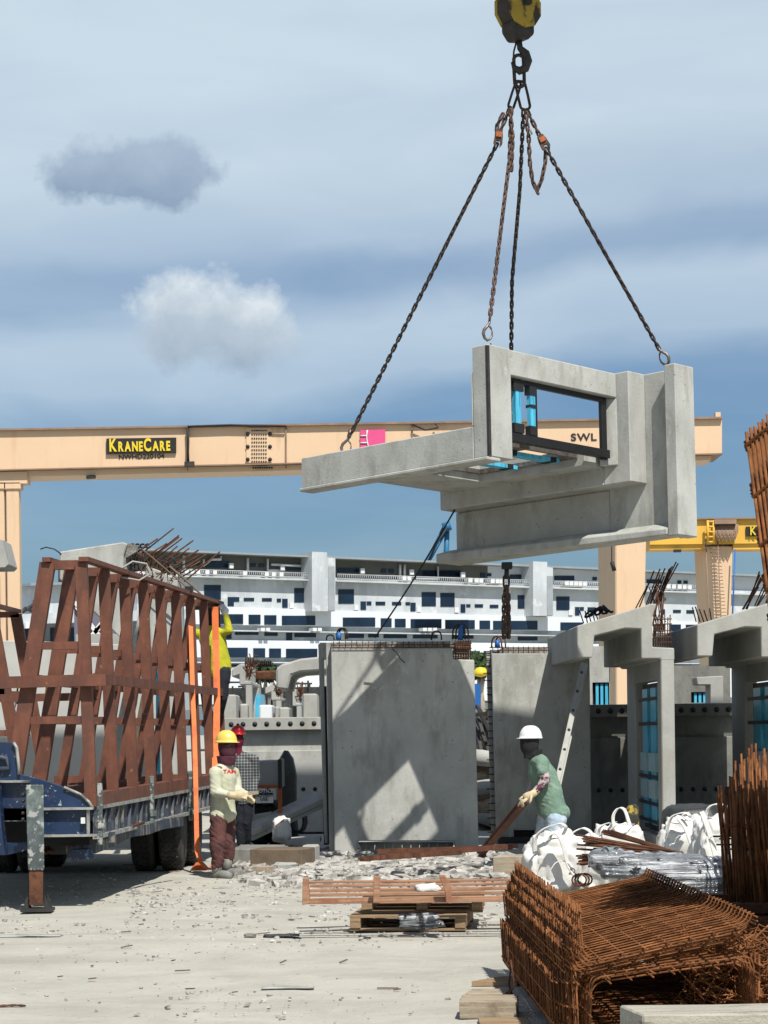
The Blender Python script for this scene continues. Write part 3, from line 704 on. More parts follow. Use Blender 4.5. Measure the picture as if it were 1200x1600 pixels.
def tree(px,py,d,rx,rz,label,seed):
    c=P(px,py,d); r=random.Random(seed); t=thing('tree',(c.x,c.y,0),label,'tree','trees far behind the panels')
    mb=MB(); mb.tube([V(c.x,c.y,0),V(c.x+.1,c.y,c.z*.6),V(c.x,c.y,c.z)],[.25,.18,.08],7)
    for k in range(5):
        a=r.uniform(0,6.3); mb.tube([V(c.x,c.y,c.z*.6),V(c.x+rx*.6*math.cos(a),c.y+rx*.6*math.sin(a),c.z+rz*.3)],[.1,.03],5)
    mb.build('trunk',M['woodg'],t); mb=MB()
    for k in range(900):
        a=r.uniform(0,6.28);b=r.uniform(-1,1);rr=r.random()**.4; 
        p=c+V(rx*rr*math.cos(a)*math.sqrt(1-b*b),rx*rr*math.sin(a)*math.sqrt(1-b*b),rz*rr*b)
        if noise.noise(p*.9)<-.1: continue
        s=r.uniform(.12,.3); u=V(r.gauss(0,1),r.gauss(0,1),r.gauss(0,1)).normalized(); w=u.orthogonal().normalized()
        mb.add([p-u*s,p+w*s*.6,p+u*s,p-w*s*.6],[(0,1,2,3)])
    mb.build('crown',M['foliage'],t)
tree(405,1062,95,.9,.7,'small dark green tree behind the far portal frames',1)
tree(748,1040,95,.6,.5,'bit of green tree seen in the gap between the two standing panels',2)
def haze_mountain():
    pass
def boom():
    D=285
    t=thing('pump_boom',(P(700,900,D).x,D,0),'folded blue concrete pump boom showing above the roof of the white building','pump boom')
    MB().tube([P(698,821,D),P(667,880,D),P(640,935,D)],[.50,.36,.3],6).build('boom_arm',M['blueboom'],t)
    MB().tube([P(699,820,D),P(697,870,D),P(695,1120,D)],[.34,.42,.5],6).build('boom_arm',M['blueboom'],t)
    MB().tube([P(692,825,D-.8),P(704,821,D-.8)],.6,8).build('boom_joint',M['blueboom'],t)
    MB().tube([P(700,822,D-1.2),P(682,850,D-1.2),P(668,880,D-1.2)],.14,5).build('boom_hose',M['black'],t)
boom()
# ================================================================== hung precast unit and lifting gear
US = 0.92                                              # size of the unit (metres per fitted unit)
uc, us_ = math.cos(.754), math.sin(.754)
_rx,_ry = -.046,-.007
RM = Matrix(((math.cos(_ry),0,math.sin(_ry)),(0,1,0),(-math.sin(_ry),0,math.cos(_ry)))) @ Matrix(((1,0,0),(0,math.cos(_rx),-math.sin(_rx)),(0,math.sin(_rx),math.cos(_rx))))
_U = RM @ V(-uc,us_,0); _V = RM @ V(us_,uc,0); _W = RM @ V(0,0,1)
def UNf(u,v,z):                                        # coordinates along the unit's own three edges, in the frame without roll
    q = V(1.376,28,5.115)+_U*u+_V*v+_W*z
    q = V(0,0,HC)+(q-V(0,0,HC))*US
    return q
_roll = Matrix.Identity(3)
UN = UNf
def ub(mb,u0,u1,v0,v1,z0,z1):
    return mb.hexa([UN(a,b,z) for z in (z0,z1) for a,b in ((u0,v0),(u1,v0),(u1,v1),(u0,v1))])
L_,h1,H_,uk,vw,zl,z0_,e_,v2,zb,zs,Ls,Lw,zw,Ea,E_,zf,v3,zq,Ll,vp = 3.38,.469,1.486,.262,2.684,1.145,.228,.198,3.05,-.016,.221,3.243,3.267,-.583,.504,.675,1.567,3.522,-.75,3.382,.462
unit = thing('precast_facade_unit', UN(1.2,1.6,zq), 'hanging grey concrete corner unit with an open window bay, lifted on four chains','precast unit')
def up(name,fn,mat='conc',bevel=.012,parent=None):
    mb=MB(); fn(mb); return mb.build(name,M[mat],parent or unit,bevel=bevel)
st_=.23; Ea,E_,vf,v3,zf,zq=.65,.831,2.87,3.30,1.517,-.787
up('arm_wall',lambda m:(ub(m,uk,L_,0,.22,.05,h1),ub(m,0,L_+.0,-.045,.22,0,.05)))
up('corner_post',lambda m:(ub(m,0,uk,0,vp-.0,.052,H_),ub(m,uk,uk+.03,.0,.3,h1,H_*.78)))
up('groove_shadow',lambda m:ub(m,-.006,.03,-.006,.035,.06,H_-.02),'dark',0)  # dark strip on the post edge, painted in as the groove's shadow
up('lintel',lambda m:ub(m,.004,.26,vp+.002,vw-.002,zl,H_-.01))
up('right_jamb',lambda m:m.prism([UN(.003,vw-.002,z0_),UN(.003,vw-.002,zl-.002),UN(.22,vw-.14,zl-.002),UN(.22,vw-.14,z0_)],_roll@(_V*.139*US)) )
up('end_block',lambda m:ub(m,-e_,.255,vw,v2,zb,H_))
up('end_wall',lambda m:(ub(m,-Ea,.45,v2+.002,v2+.2,zq+.03,zf-.03),ub(m,.452,Lw,v2+.002,v2+.2,zq+.03,zb-.002)))
up('end_fin',lambda m:ub(m,-E_,-Ea,vf,v3,zq,zf))
up('fin_face_rib',lambda m:ub(m,-Ea+.002,-Ea+.1,v2+.202,v3-.01,zq+.01,zf-.02))
def slabring(m):
    # slab open towards the window bay, with a deep rectangular aperture
    pl=[(.262,.222),(3.08,.222),(3.08,vw-.002),(.262,vw-.002),(.262,2.26),(2.11,2.26),(2.11,.34),(.262,.34)]
    m.prism([UN(a,b,zs) for a,b in pl],_W*(st_*US))
up('floor_slab',slabring,bevel=0)
up('edge_beam',lambda m:(ub(m,0.256,Ls,vw+.001,v2+.2,zb,zs+st_-.03)))
def lip(m):
    # bottom flange running along the end wall, chamfered towards the tall fin
    a=[UN(Ll,v2-.32,zq+.02),UN(Ll,v2+.198,zq+.02),UN(-Ea+.002,v2+.198,zq+.02),UN(-Ea+.002,v2-.20,zq+.02),UN(Ll,v2-.32,zq+.15),UN(Ll,v2+.001,zw+.03),UN(-Ea+.002,v2+.001,zw+.0),UN(-Ea+.002,v2-.20,zq+.10)]
    m.hexa([a[0],a[3],a[2],a[1],a[4],a[7],a[6],a[5]])
up('bottom_flange',lip,bevel=.01)
up('rear_wall_panel',lambda m:ub(m,Ls-.16,Ls-.002,vw-.4,v2+.198,zs+st_,zs+st_+.04))
# window frames: black gasket frame in the bay plus cyan filmed bars
fr=up('window_frame',lambda m:(ub(m,.09,.14,vp-.03,vp+.05,.42,zl),ub(m,.09,.14,vp,vw-.14,zl-.07,zl),ub(m,.06,.16,vp-.02,vw-.1,.32,.43),ub(m,.09,.15,vw-.22,vw-.12,.30,zl),ub(m,.10,.16,1.03,1.10,.44,zl)),'blackg',.004)
up('mullion',lambda m:(ub(m,.07,.13,.62,.73,.52,zl-.10)),'blueglass',0,fr)
up('mullion',lambda m:(ub(m,.07,.13,.92,1.02,.50,zl-.12)),'blueglass',0,fr)
up('mullion_clamp',lambda m:(ub(m,.06,.15,.58,.78,.44,.56),ub(m,.06,.15,.58,.78,zl-.16,zl-.04),ub(m,.06,.15,.90,1.04,.44,.56),ub(m,.06,.15,.90,1.04,zl-.18,zl-.06),ub(m,.06,.15,.92,1.03,.80,.84)),'black',0,fr)
zf_=zs+.10
ff=up('floor_window_frame',lambda m:(ub(m,.36,2.105,2.20,2.255,zf_,zf_+.06),ub(m,2.05,2.105,.345,2.20,zf_,zf_+.06),ub(m,.345,.41,.36,2.19,zf_+.0,zf_+.07),ub(m,.415,2.04,.345,.40,zf_,zf_+.06),ub(m,.415,2.04,1.12,1.34,zf_+.03,zf_+.07)),'steel',0)
up('filmed_bar',lambda m:(ub(m,1.36,1.50,.40,2.19,zf_-.03,zf_+.02)),'blueglass',0,ff)
up('filmed_bar',lambda m:(ub(m,.62,.78,.40,2.19,zf_-.03,zf_+.02)),'blueglass',0,ff)
up('filmed_bar',lambda m:(ub(m,.44,.54,.40,2.19,zf_+.075,zf_+.10)),'blueglass',0,ff)
up('bar_clip',lambda m:(ub(m,1.34,1.52,.85,.97,zf_-.04,zf_+.025),ub(m,1.34,1.52,1.98,2.08,zf_-.04,zf_+.025),ub(m,.60,.80,1.15,1.27,zf_-.04,zf_+.025),ub(m,.60,.80,2.0,2.1,zf_-.04,zf_+.025)),'black',0,ff)
up('lifting_loop',lambda m:m.tube([UN(.14,.2,H_-.02),UN(.13,.22,H_+.05),UN(.14,.25,H_-.02)],.012,6,),'rustd',0)

def link(mb, c, t, side, pitch, w, r, seg=14, n=6):
    # one oval chain link centred at c, long axis t, lying in the plane (t, side)
    t=t.normalized(); side=(side-t*side.dot(t)).normalized(); hl=pitch/2+r*1.0; hw=w/2-r
    pts=[]
    for k in range(seg):
        a=2*math.pi*k/seg; ca,sa=math.cos(a),math.sin(a)
        L=hl-hw
        y=hw*ca; x=hw*sa+(L if sa>1e-6 else (-L if sa<-1e-6 else 0))
        pts.append(c+t*x+side*y)
    mb.tube(pts, r, n, False, True, True)
def chain(mb, pts, pitch=.070, w=.060, r=.0135, twist=0.3, seg=12, n=5):
    pts=[Vector(p) for p in pts]; L=[0]
    for a,b in zip(pts,pts[1:]): L.append(L[-1]+(b-a).length)
    m=max(2,round(L[-1]/pitch)); k=0
    for i in range(m):
        s=(i+.5)/m*L[-1]; j=0
        while j<len(L)-2 and L[j+1]<s: j+=1
        f=(s-L[j])/(L[j+1]-L[j]); c=pts[j].lerp(pts[j+1],f); t=(pts[j+1]-pts[j]).normalized()
        sd=t.cross(V(0,1,0)); 
        if sd.length<.1: sd=V(1,0,0)
        a=twist+(math.pi/2 if i%2 else 0)+i*.03
        q=Matrix.Rotation(a,3,t)@sd.normalized()
        link(mb,c,t,q,pitch*1.02,w,r,seg,n)
def hook(mb, top, tip, s, side=V(1,0,0)):
    # clevis sling hook: eye, body, curved bowl ; s = height
    t=(Vector(tip)-Vector(top)).normalized(); side=(side-t*side.dot(t)).normalized()
    prof=[(0,0,.10),(0,.18,.11),(.10,.34,.12),(.24,.52,.13),(.27,.72,.13),(.16,.92,.12),(-.02,1.0,.11),(-.18,.90,.10),(-.26,.72,.085),(-.24,.55,.06),(-.18,.42,.04)]
    mb.tube([Vector(top)+side*(a*s)+t*(b*s) for a,b,_ in prof],[c*s*.62 for *_,c in prof],8)
    mb.tube([Vector(top)+side*(.02*s)+t*(.26*s),Vector(top)-side*(.12*s)+t*(.36*s),Vector(top)-side*(.20*s)+t*(.46*s)],[.05*s,.05*s,.03*s],6)
AD = 29.3*US
sling = thing('chain_sling', P(812,170,AD), 'four legged rusty chain sling with hooks holding the concrete unit', 'chain sling')
def sm(name,mb,mat,parent=None,label=None): return mb.build(name,M[mat],parent or sling,label=label)
mb=MB(); c=P(812,103,AD); 
def oval(mb,px0,py0,px1,py1,w,r,side,d=AD,seg=20):
    a=P(px0,py0,d);b=P(px1,py1,d); link(mb,(a+b)/2,b-a,side,(b-a).length-2*r,w,r,seg,8)
oval(mb,810,86,812,136,.165,.022,V(1,0,0)); sm('master_link',mb,'chaink')
mb=MB(); oval(mb,811,127,797,170,.13,.016,V(.75,.66,0)); sm('sub_link',mb,'chaink')
mb=MB(); oval(mb,812,127,822,172,.165,.017,V(1,.3,0)); sm('sub_link',mb,'chaink')
hA=UN(2.72,.11,h1); hP=UN(.15,.22,H_); hB=UN(2.05,2.85,zs+st_); hF=UN(-.52,v2+.03,zf)
hA_t=P(546,682,UNf(2.72,.11,h1).y)
def legchain(name,pts,mat): 
    mb=MB(); chain(mb,pts); return sm(name,mb,mat)
a0=P(797,168,AD)
cl1=P(779,212,AD*.999)
legchain('chain_leg',[a0,cl1],'chainr'); legchain('chain_leg',[cl1+V(-.02,0,-.10),hA_t],'chaink')
legchain('chain_leg',[P(799,170,AD-.03),P(796,250,AD*.995),P(780,380,AD*.98),P(765,500,hP.y)],'chainr')
legchain('chain_leg',[P(818,172,AD+.03),P(812,300,AD+.3),P(800,440,AD+.6),hB],'chaink')
cr=P(848,222,AD*1.003); legchain('chain_leg',[P(823,172,AD),cr],'chainr')
legchain('chain_leg',[P(853,232,AD*1.003),P(1030,546,hF.y+.0)],'chaink')
# shortened tails
legchain('chain_tail',[P(797,172,AD-.08),P(801,215,AD-.1),P(799,266,AD-.1)],'chainr')
legchain('chain_tail',[P(786,178,AD-.05),P(777,195,AD-.05),P(775,214,AD-.05)],'chainr')
legchain('chain_tail',[P(822,176,AD-.05),P(826,215,AD-.06),P(828,255,AD-.06),P(832,283,AD-.06),P(839,299,AD-.06),P(846,282,AD-.06),P(852,255,AD-.03),P(852,236,AD)],'chainr')
for nm,(px,py),ang,d in (('shortening_clutch',(779,215),8,AD),('shortening_clutch',(849,222),-28,AD)):
    mb=MB(); c=P(px,py,d-.05); Rm=Matrix.Rotation(R(ang),3,'Y')
    def q(x,z): return c+Rm@V(x,0,z)
    mb.prism([q(-.035,.09)+V(0,-.03,0),q(.035,.09)+V(0,-.03,0),q(.05,.02)+V(0,-.03,0),q(.055,-.07)+V(0,-.03,0),q(.025,-.12)+V(0,-.03,0),q(.022,-.04)+V(0,-.03,0),q(-.022,-.04)+V(0,-.03,0),q(-.025,-.12)+V(0,-.03,0),q(-.055,-.07)+V(0,-.03,0),q(-.05,.02)+V(0,-.03,0)],(0,.06,0))
    cl=sm(nm,mb,'chainr'); mb=MB(); mb.box(c+Rm@V(0,-.02,.03),(.07,.06,.06),Rm); sm('orange_tag',mb,'orangep',cl)
mb=MB(); hook(mb,P(546,680,hA.y),P(538,712,hA.y),.24,V(-.9,.3,0)); mb.tube([P(548,672,hA.y),P(545,684,hA.y)],.03,6); sm('sling_hook',mb,'steel')
mb=MB(); hook(mb,P(765,500,hP.y),P(761,532,hP.y),.24,V(-.8,-.5,0)); sm('sling_hook',mb,'steel')
mb=MB(); hook(mb,P(1028,542,hF.y),P(1043,570,hF.y),.25,V(.7,-.6,0)); sm('sling_hook',mb,'steel')
mb=MB(); mb.bar(P(828,200,AD-.1),P(831,210,AD-.1),.012,5); sm('wear_tag',mb,'grate')
# crane hook block
hb = thing('crane_hook_block', P(810,60,AD), 'greasy black and yellow crane hook block at the top holding the sling', 'hook block')
Rm = Matrix.Rotation(R(36),3,'Z')
c=P(809,14,AD)
def disc(mb,off,r,th,n=10,cx=0.0,cz=0.0,sq=1.0):
    vs=[]
    for k in range(n):
        a=2*math.pi*(k+.5)/n; vs.append(c+Rm@V(cx+r*math.cos(a),off-th/2,cz+r*sq*math.sin(a)))
    mb.prism(vs,Rm@V(0,th,0))
mb=MB(); disc(mb,-.13,.26,.05,10); mb.build('side_plate',M['blockyel'],hb,bevel=.012)
mb=MB(); disc(mb,.13,.26,.05,10); mb.build('side_plate',M['blockyel'],hb,bevel=.012)
mb=MB(); disc(mb,0,.25,.2,10,sq=.96); mb.build('sheave_housing',M['dark'],hb)
mb=MB(); disc(mb,-.0,.23,.10,22,cz=.03); mb.build('sheave',M['black'],hb)
mb=MB(); mb.tube([c+Rm@V(0.02,-.20,.05),c+Rm@V(.02,.2,.05)],.045,10); mb.build('sheave_pin',M['black'],hb)
mb=MB(); mb.prism([c+Rm@V(x,-.12,z) for x,z in ((-.17,-.18),(.17,-.18),(.17,-.30),(.08,-.38),(-.08,-.40),(-.17,-.30))],Rm@V(0,.24,0)); mb.build('trunnion',M['dark'],hb,bevel=.02)
for s in (-.05,.05):
    mb=MB(); mb.tube([c+Rm@V(s*2,0,.1),c+Rm@V(s*2.2,0,1.75)],.012,6); mb.build('wire_rope',M['dark'],hb)
mb=MB(); hp=[(0,.0,.035),(.01,-.10,.038),(.075,-.17,.055),(.10,-.26,.06),(.07,-.35,.055),(-.0,-.38,.05),(-.06,-.34,.035),(-.085,-.27,.02)]
h0=P(811,62,AD); mb.tube([h0+V(a,0,b) for a,b,_ in hp],[r_ for *_,r_ in hp],10); mb.build('crane_hook',M['dark'],hb)
mb=MB(); mb.tube([h0+V(-.03,0,-.02),h0+V(-.065,0,-.14),h0+V(-.075,0,-.28)],.013,6); mb.build('safety_latch',M['dark'],hb)
# tag rope
rp=thing('tag_rope',G(583,1340),'thin dark guide rope running from the hanging unit down to the standing panel','rope')
mb=MB(); a=UN(Ls-.2,vw+.1,zb); b=P(586,996,30.5)
mb.tube([a.lerp(b,k/8)-V(0,0,.05*math.sin(k/8*math.pi)) for k in range(9)],.012,5); mb.build('rope',M['black'],rp)
# spare chain under the unit
sp=thing('lifting_chain_bundle',P(792,990,32),'black hook block with rusty chain bundle hanging below the unit','chain bundle')
pt=UN(1.95,v2+.05,zq)
D2=pt.y
mb=MB(); mb.box(P(792,884,D2),(.14,.12,.09)); mb.tube([P(792,888,D2),P(791,905,D2)],.035,8); mb.build('hook_head',M['black'],sp,bevel=.01)
mb=MB(); oval(mb,791,899,791,918,.10,.014,V(1,0,0),D2); mb.build('ring',M['chaink'],sp)
for k,(xa,xb) in enumerate(((787,786),(790,789),(793,794),(795,796))):
    mb=MB(); chain(mb,[P(791,916,D2),P(xa,930,D2+.03*k),P(xb,996,D2+.03*k)],.070,.056,.013,.3+k,10,5); mb.build('chain_strand',M['chainr'],sp)
# small pulley block beside the unit
pb=thing('pendant_controller',P(957,893,58),'small black pendant controller hanging beside the cream crane leg','controller')
mb=MB(); mb.tube([P(956,878,58),P(960,892,58)],[.06,.06],6); mb.build('controller_body',M['black'],pb)
mb=MB(); mb.bar(P(956,878,58),P(955,735,58),.012,4); mb.build('cord',M['black'],pb)

# ================================================================== standing panels
PA=[(517,1013),(707,1012),(708,1030),(741,1031),(748,1331),(712,1331),(710,1314),(560,1314),(556,1338),(523,1339)]
PD=30.9; pm=.06
def pan(x,y,o=0): 
    X=(x-600)/F
    dd=PD+(x-560)*.0009
    return P(x,y,dd+o)
p1=thing('precast_wall', V(P(630,1335,PD).x,PD,0),'tall smooth grey concrete wall panel standing upright in the yard centre, a lifted unit casting its shadow on it','precast panel')
vec=V(-.10,.62,0)
def slab(mb,poly,o0,vec):
    pts=[pan(x,y,o0) for x,y in poly]; mb.prism(pts,vec)
mb=MB(); slab(mb,PA,0,V(0,.18,0)); mb.build('wall',M['conc'],p1,bevel=.012)
# left return (box section seen on its edge)
mb=MB(); a=pan(517,1013); b=pan(523,1339)
q0=[pan(517,1013,.18),pan(523,1337,.18)]
def strip_left(mb,x0t,x1t,x0b,x1b,yt,yb,o,dep=.12): mb.prism([pan(x0t,yt,o),pan(x1t,yt,o),pan(x1b,yb,o),pan(x0b,yb,o)],V(0,dep,0))
strip_left(mb,509,518,515,524,1004,1334,.19,.3); strip_left(mb,497,505,507,512,1006,1318,.55,.3)
strip_left(mb,499,516,504,512,1004,1030,.5,.25); mb.build('side_return',M['conc'],p1,bevel=.01)
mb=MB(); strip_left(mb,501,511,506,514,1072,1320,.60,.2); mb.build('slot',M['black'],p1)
mb=MB(); slab(mb,[(518,1004),(734,1002),(734,1013),(518,1014)],.05,V(0,.16,0)); 
mb.jitter(.012,9); mb.build('rough_top_edge',M['rough'],p1)
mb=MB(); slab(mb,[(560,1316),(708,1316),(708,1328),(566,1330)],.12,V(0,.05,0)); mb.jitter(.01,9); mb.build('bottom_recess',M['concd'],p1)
mb=MB()
for k in range(10): x=572+k*14; mb.bar(pan(x,1318,.06),pan(x+rnd.uniform(-2,3),1330,.03),.006,4)
mb.build('recess_bars',M['concl'],p1)
mb=MB(); slab(mb,[(536,1338),(560,1338),(562,1345),(536,1345)],.0,V(0,.2,0)); slab(mb,[(726,1331),(736,1331),(736,1341),(726,1341)],.0,V(0,.1,0)); mb.build('support_block',M['brownbox'],p1)
def loops(mb,xs,y,o,h,w,fn):
    for x in xs:
        pts=[]
        for k in range(9):
            a=math.pi*k/8; pts.append(fn(x+w*math.cos(a)*-1, y-h*math.sin(a)**.6, o+.1*math.cos(a)))
        mb.tube(pts,.012,6)
mb=MB(); loops(mb,(516,),1000,.2,8,6,pan); loops(mb,(533,536),999,.15,17,7,pan); loops(mb,(682,),1000,.1,14,8,pan); loops(mb,(717,722),999,.1,24,10,pan); mb.build('lifting_loops',M['chaink'],p1)
mb=MB()
for x in range(522,712,9): 
    mb.bar(pan(x,1012,-.03),pan(x+rnd.uniform(-1,1),1002,-.03),.006,4)
for y in (1008,1012): mb.bar(pan(519,y,-.03),pan(736,y-1,-.03),.007,4)
for x in (712,716,720,724,728,732,735): mb.bar(pan(x,1031,.02),pan(x,1000,.02),.008,4)
for y in (1005,1013,1020,1026): mb.bar(pan(708,y,.0),pan(737,y,.0),.007,4)
mb.build('starter_bars',M['rustd'],p1)
mb=MB(); mb.jitter(0); slab(mb,[(708,1003),(736,1003),(736,1031),(708,1031)],.10,V(0,.08,0)); mb.build('rough_notch',M['rough'],p1)
mb=MB(); mb.tube([pan(719,1000,.05),pan(721,985,.05),pan(722,976,.05)],[.04,.05,.02],6); mb.tube([pan(529,1000,.05),pan(530,988,.05)],[.04,.03],6); mb.build('blue_sleeve',M['bluep'],p1)
mb=MB(); mb.tube([pan(613,1014,-.04),pan(620,1020,-.05),pan(626,1030,-.05),pan(633,1036,-.04)],.007,5); mb.build('loose_wire',M['dark'],p1)

D2P=33.4
def pan2(x,y,o=0): return P(x,y,D2P+(x-765)*.001+o)
p2=thing('precast_wall', V(P(840,1330,D2P).x,D2P,0),'second upright concrete panel with short bars sticking out of its left edge, a ladder leaning on it','precast panel')
mb=MB(); mb.prism([pan2(x,y) for x,y in ((768,1021),(921,1021),(925,1325),(836,1325),(835,1296),(803,1296),(803,1314),(776,1314))],(0,.2,0)); mb.build('wall',M['conc'],p2,bevel=.01)
mb=MB(); mb.prism([pan2(x,y,.22) for x,y in ((760,1018),(769,1018),(777,1310),(768,1310))],(0,.1,0)); mb.build('side_strip',M['conc'],p2)
mb=MB(); mb.prism([pan2(x,y,.1) for x,y in ((803,1297),(836,1297),(836,1314),(803,1314))],(0,.05,0)); mb.build('recess_slot',M['cavity'],p2)  # near-black sheet paints the shade inside the notch
mb=MB(); mb.prism([pan2(x,y,.1) for x,y in ((785,1012),(855,1011),(855,1021),(770,1021))],(0,.08,0)); mb.build('rough_top_edge',M['rough'],p2)
mb=MB()
for k in range(26):
    y=1018+k*11.3; x=767+k*.33; L=rnd.choice((6,8,11,13)); mb.bar(pan2(x+1,y,.2),pan2(x-L,y+rnd.uniform(-1,1),.2),.008,4)
    mb.bar(pan2(x-7,y,.18),pan2(x+1,y,.18),.006,4)
mb.bar(pan2(767,1016,.2),pan2(776,1312,.2),.008,4); mb.build('side_bars',M['rustd'],p2)
mb=MB(); 
for x in range(770,856,8): mb.bar(pan2(x,1021,.03),pan2(x,1010,.03),.006,4)
for y in (1012,1016): mb.bar(pan2(765,y,.02),pan2(858,y,.02),.007,4)
loops(mb,(776,782),1012,.1,18,8,pan2); mb.build('top_bars',M['rustd'],p2)
mb=MB(); mb.tube([pan2(778,1012,.05),pan2(777,1000,.05)],[.04,.03],6); mb.build('blue_sleeve',M['bluep'],p2)
mb=MB(); mb.box(V(P(830,1335,D2P).x,D2P+.05,.04),(1.0,.4,.12)); mb.build('plinth',M['black'],p2)

# ladder
ld=thing('ladder',G(866,1320),'grey aluminium ladder leaning against the second panel','ladder')
LDD=29.2
def lp(t,o=0,k=0):   # along rail
    a=P(858,1262,LDD-1.2); b=P(913,1034,LDD+.35); return a.lerp(b,t)+V(.28*k*.35,.28*k,0)
for k in (0,1):
    mb=MB(); a=P(843,1345,LDD-1.3); b=P(912,1036,LDD+.35); mb.beam(a+V(.05*k,.30*k,0),b+V(.05*k,.30*k,0),.075,.03,(0,1,0)); mb.build('rail',M['alu'],ld,bevel=.004)
mb=MB(); a=P(843,1345,LDD-1.3); b=P(912,1036,LDD+.35)
for i in range(10):
    p=a.lerp(b,(i+.5)/10); mb.bar(p+V(0,-.025,0),p+V(.05,.30,0),.016,6)
    mb.bar(p+V(0,-.03,0),p+V(0,-.02,0),.02,8)
mb.build('rungs',M['dark'],ld)

# ================================================================== right portal elements
def portal(dx,label,seed,lengthy=4.1):
    r=random.Random(seed); d0=30.0
    def q(x,y,d=d0): return P(x,y,d)+V(dx,0,0)
    t=thing('precast_portal', V(q(1044,1320).x,d0,0),label,'precast frame','precast portal frames at right')
    poly=[(901.5,978),(1017,943.5),(1026,943.5),(1019.5,964),(1019.5,1011),(1053.6,1012.5),(1053.8,1032),(1032,1032),(1032,1029),(1002,1029),(1001.5,982.5),(976.5,981.6),(928.5,993.6),(925.5,1027.5),(902,1027.5)]
    vec=V(-.10,lengthy,0)
    MB().prism([q(*p) for p in poly],vec).build('canopy',M['concl'],t,bevel=.02)
    xl=q(1033,1100).x; xr=q(1054,1100).x; zt=q(1040,1030).z-.002
    MB().bb(xl,xr,d0+.001,d0+.42,0,zt).build('front_column',M['concl'],t,bevel=.015)
    w=MB(); y1=d0+.42; y2=d0+3.0; y3=d0+lengthy
    w.bb(xl,xr,y1+.002,y2,q(1000,1066,d0+2).z,zt); w.bb(xl-.01,xr,y2,y3,0,zt); w.bb(xl,xr,y1+.002,y2,0,.22); w.build('side_wall',M['concl'],t,bevel=.01)
    # window assembly seen through the opening
    wz0=.25; wz1=q(1000,1066,d0+2).z-.02
    wf=MB().bb(xl+.11,xl+.16,y1+.05,y2-.05,wz0,wz1).build('window_glazing',M['black'],t)
    for yy in (y1+.44,y1+1.42):
        MB().bb(xl+.03,xl+.10,yy,yy+.60,wz0+.1,wz1-.08).build('filmed_bar',M['blueglass'],wf)
    k=MB()
    for z in (wz0+.12,.62,1.0,1.75,2.1): k.bb(xl+.02,xl+.12,y1+.1,y2-.1,z,z+.05)
    k.build('transom',M['black'],wf)
    k=MB()
    for z in (.72,1.1): 
        for yy in (y1+.38,y1+1.36): k.bb(xl-.0,xl+.05,yy,yy+.74,z,z+.26)
    k.build('foam_wrap',M['palefilm'],wf)
    # starter bars on the canopy and cage in the notch
    k=MB()
    for i in range(16):
        a=q(1020+r.uniform(-2,20),r.uniform(958,1008),d0+r.uniform(.1,.8)); 
        k.tube([a,a+V(r.uniform(-.04,.04),0,r.uniform(.1,.35)),a+V(r.uniform(-.1,.1),.05,r.uniform(.2,.5))],.008,4)
    for i in range(8):
        x=1021+i*3.6; k.bar(q(x,1010,d0+.05),q(x+r.uniform(-1,1),960+r.uniform(-4,6),d0+.05),.008,4)
    for y in (968,976,986,996,1004): k.bar(q(1020,y,d0+.04),q(1050,y-r.uniform(0,2),d0+.04),.007,4)
    k.build('notch_cage',M['rustd'],t)
    k=MB()
    for i in range(13):
        x=985+r.uniform(0,48); L=r.uniform(25,62); a=q(x,950-(x-985)*.3+5,d0+1+r.uniform(0,2.5)); b=q(x+L*r.uniform(.35,.6),950-(x-985)*.3-L,d0+1.5); k.bar(a,b,.011,4)
    for i in range(5):
        x=912+i*6; k.bar(q(x,974,d0+2),q(x-r.uniform(3,8),948+r.uniform(0,8),d0+2),.009,4)
    k.build('starter_bars',M['rustd'],t)
    return t
portal(0,'angular concrete portal frame with blue filmed window, free standing right of the ladder',5)
portal(1.623,'concrete portal frame farther right, half cut off by the picture edge behind the rebar',9,4.2)
# pile of cable on first canopy
mb=MB(); r=random.Random(2)
for i in range(5):
    c=P(922+i*7,966-i*2,32); mb.tube([c+V(.07*math.cos(a),.05*math.sin(a),.06+.05*math.sin(a*1.3+i)) for a in [k*.8 for k in range(8)]],.018,5)
o=mb.build('cable_scrap',M['black']); tag(o,'black cable scrap lying on the left canopy of the portal','cable scrap')

def mould(label,x0,x1,yt,yb,d,holes,mat='conc',feat=True,mt=None):
    zt=P((x0+x1)/2,yt,d).z; xa=P(x0,yt,d).x; xb=P(x1,yt,d).x
    t=thing('precast_trough',V((xa+xb)/2,d,0),label,'precast trough','long concrete troughs behind the panels')
    h=20*d/F
    MB().bb(xa,xb,d,d+1.8,zt-h,zt).build('top_ledge',M[mt or 'concl'],t,bevel=.01)
    MB().bb(xa,xb,d+.18,d+1.75,0.02,zt-h-.002).build('side_wall',M[mat],t)
    MB().bb(xa,xb,d+.10,d+.178,.02+.0,zt-h*2.6).build('lower_face',M[mat],t,bevel=.01)
    k=MB(); rot=Matrix.Rotation(R(90),3,'X'); step=18.5*d/F*1.0
    n=int((xb-xa)/step)
    for i in range(n):
        k.lathe([(.042,0),(.042,.006)],V(xa+(i+.6)*step,d-.002,zt-h*.5),rot,12)
        if feat: k.lathe([(.036,0),(.036,.006)],V(xa+(i+.6)*step,d+.098,.75),rot,12)
    k.build('bolt_holes',M['black'],t)
    return t
mould('long pale concrete trough with a row of round holes behind the two standing workers',350,512,1121,1290,37.5,9)
mould('shaded concrete trough with bolt holes behind the right portal frames',905,1290,1099,1300,34.6,9,mat='concd',mt='concd')  # darker concrete than the sunlit trough: the canopy shade is in its colour

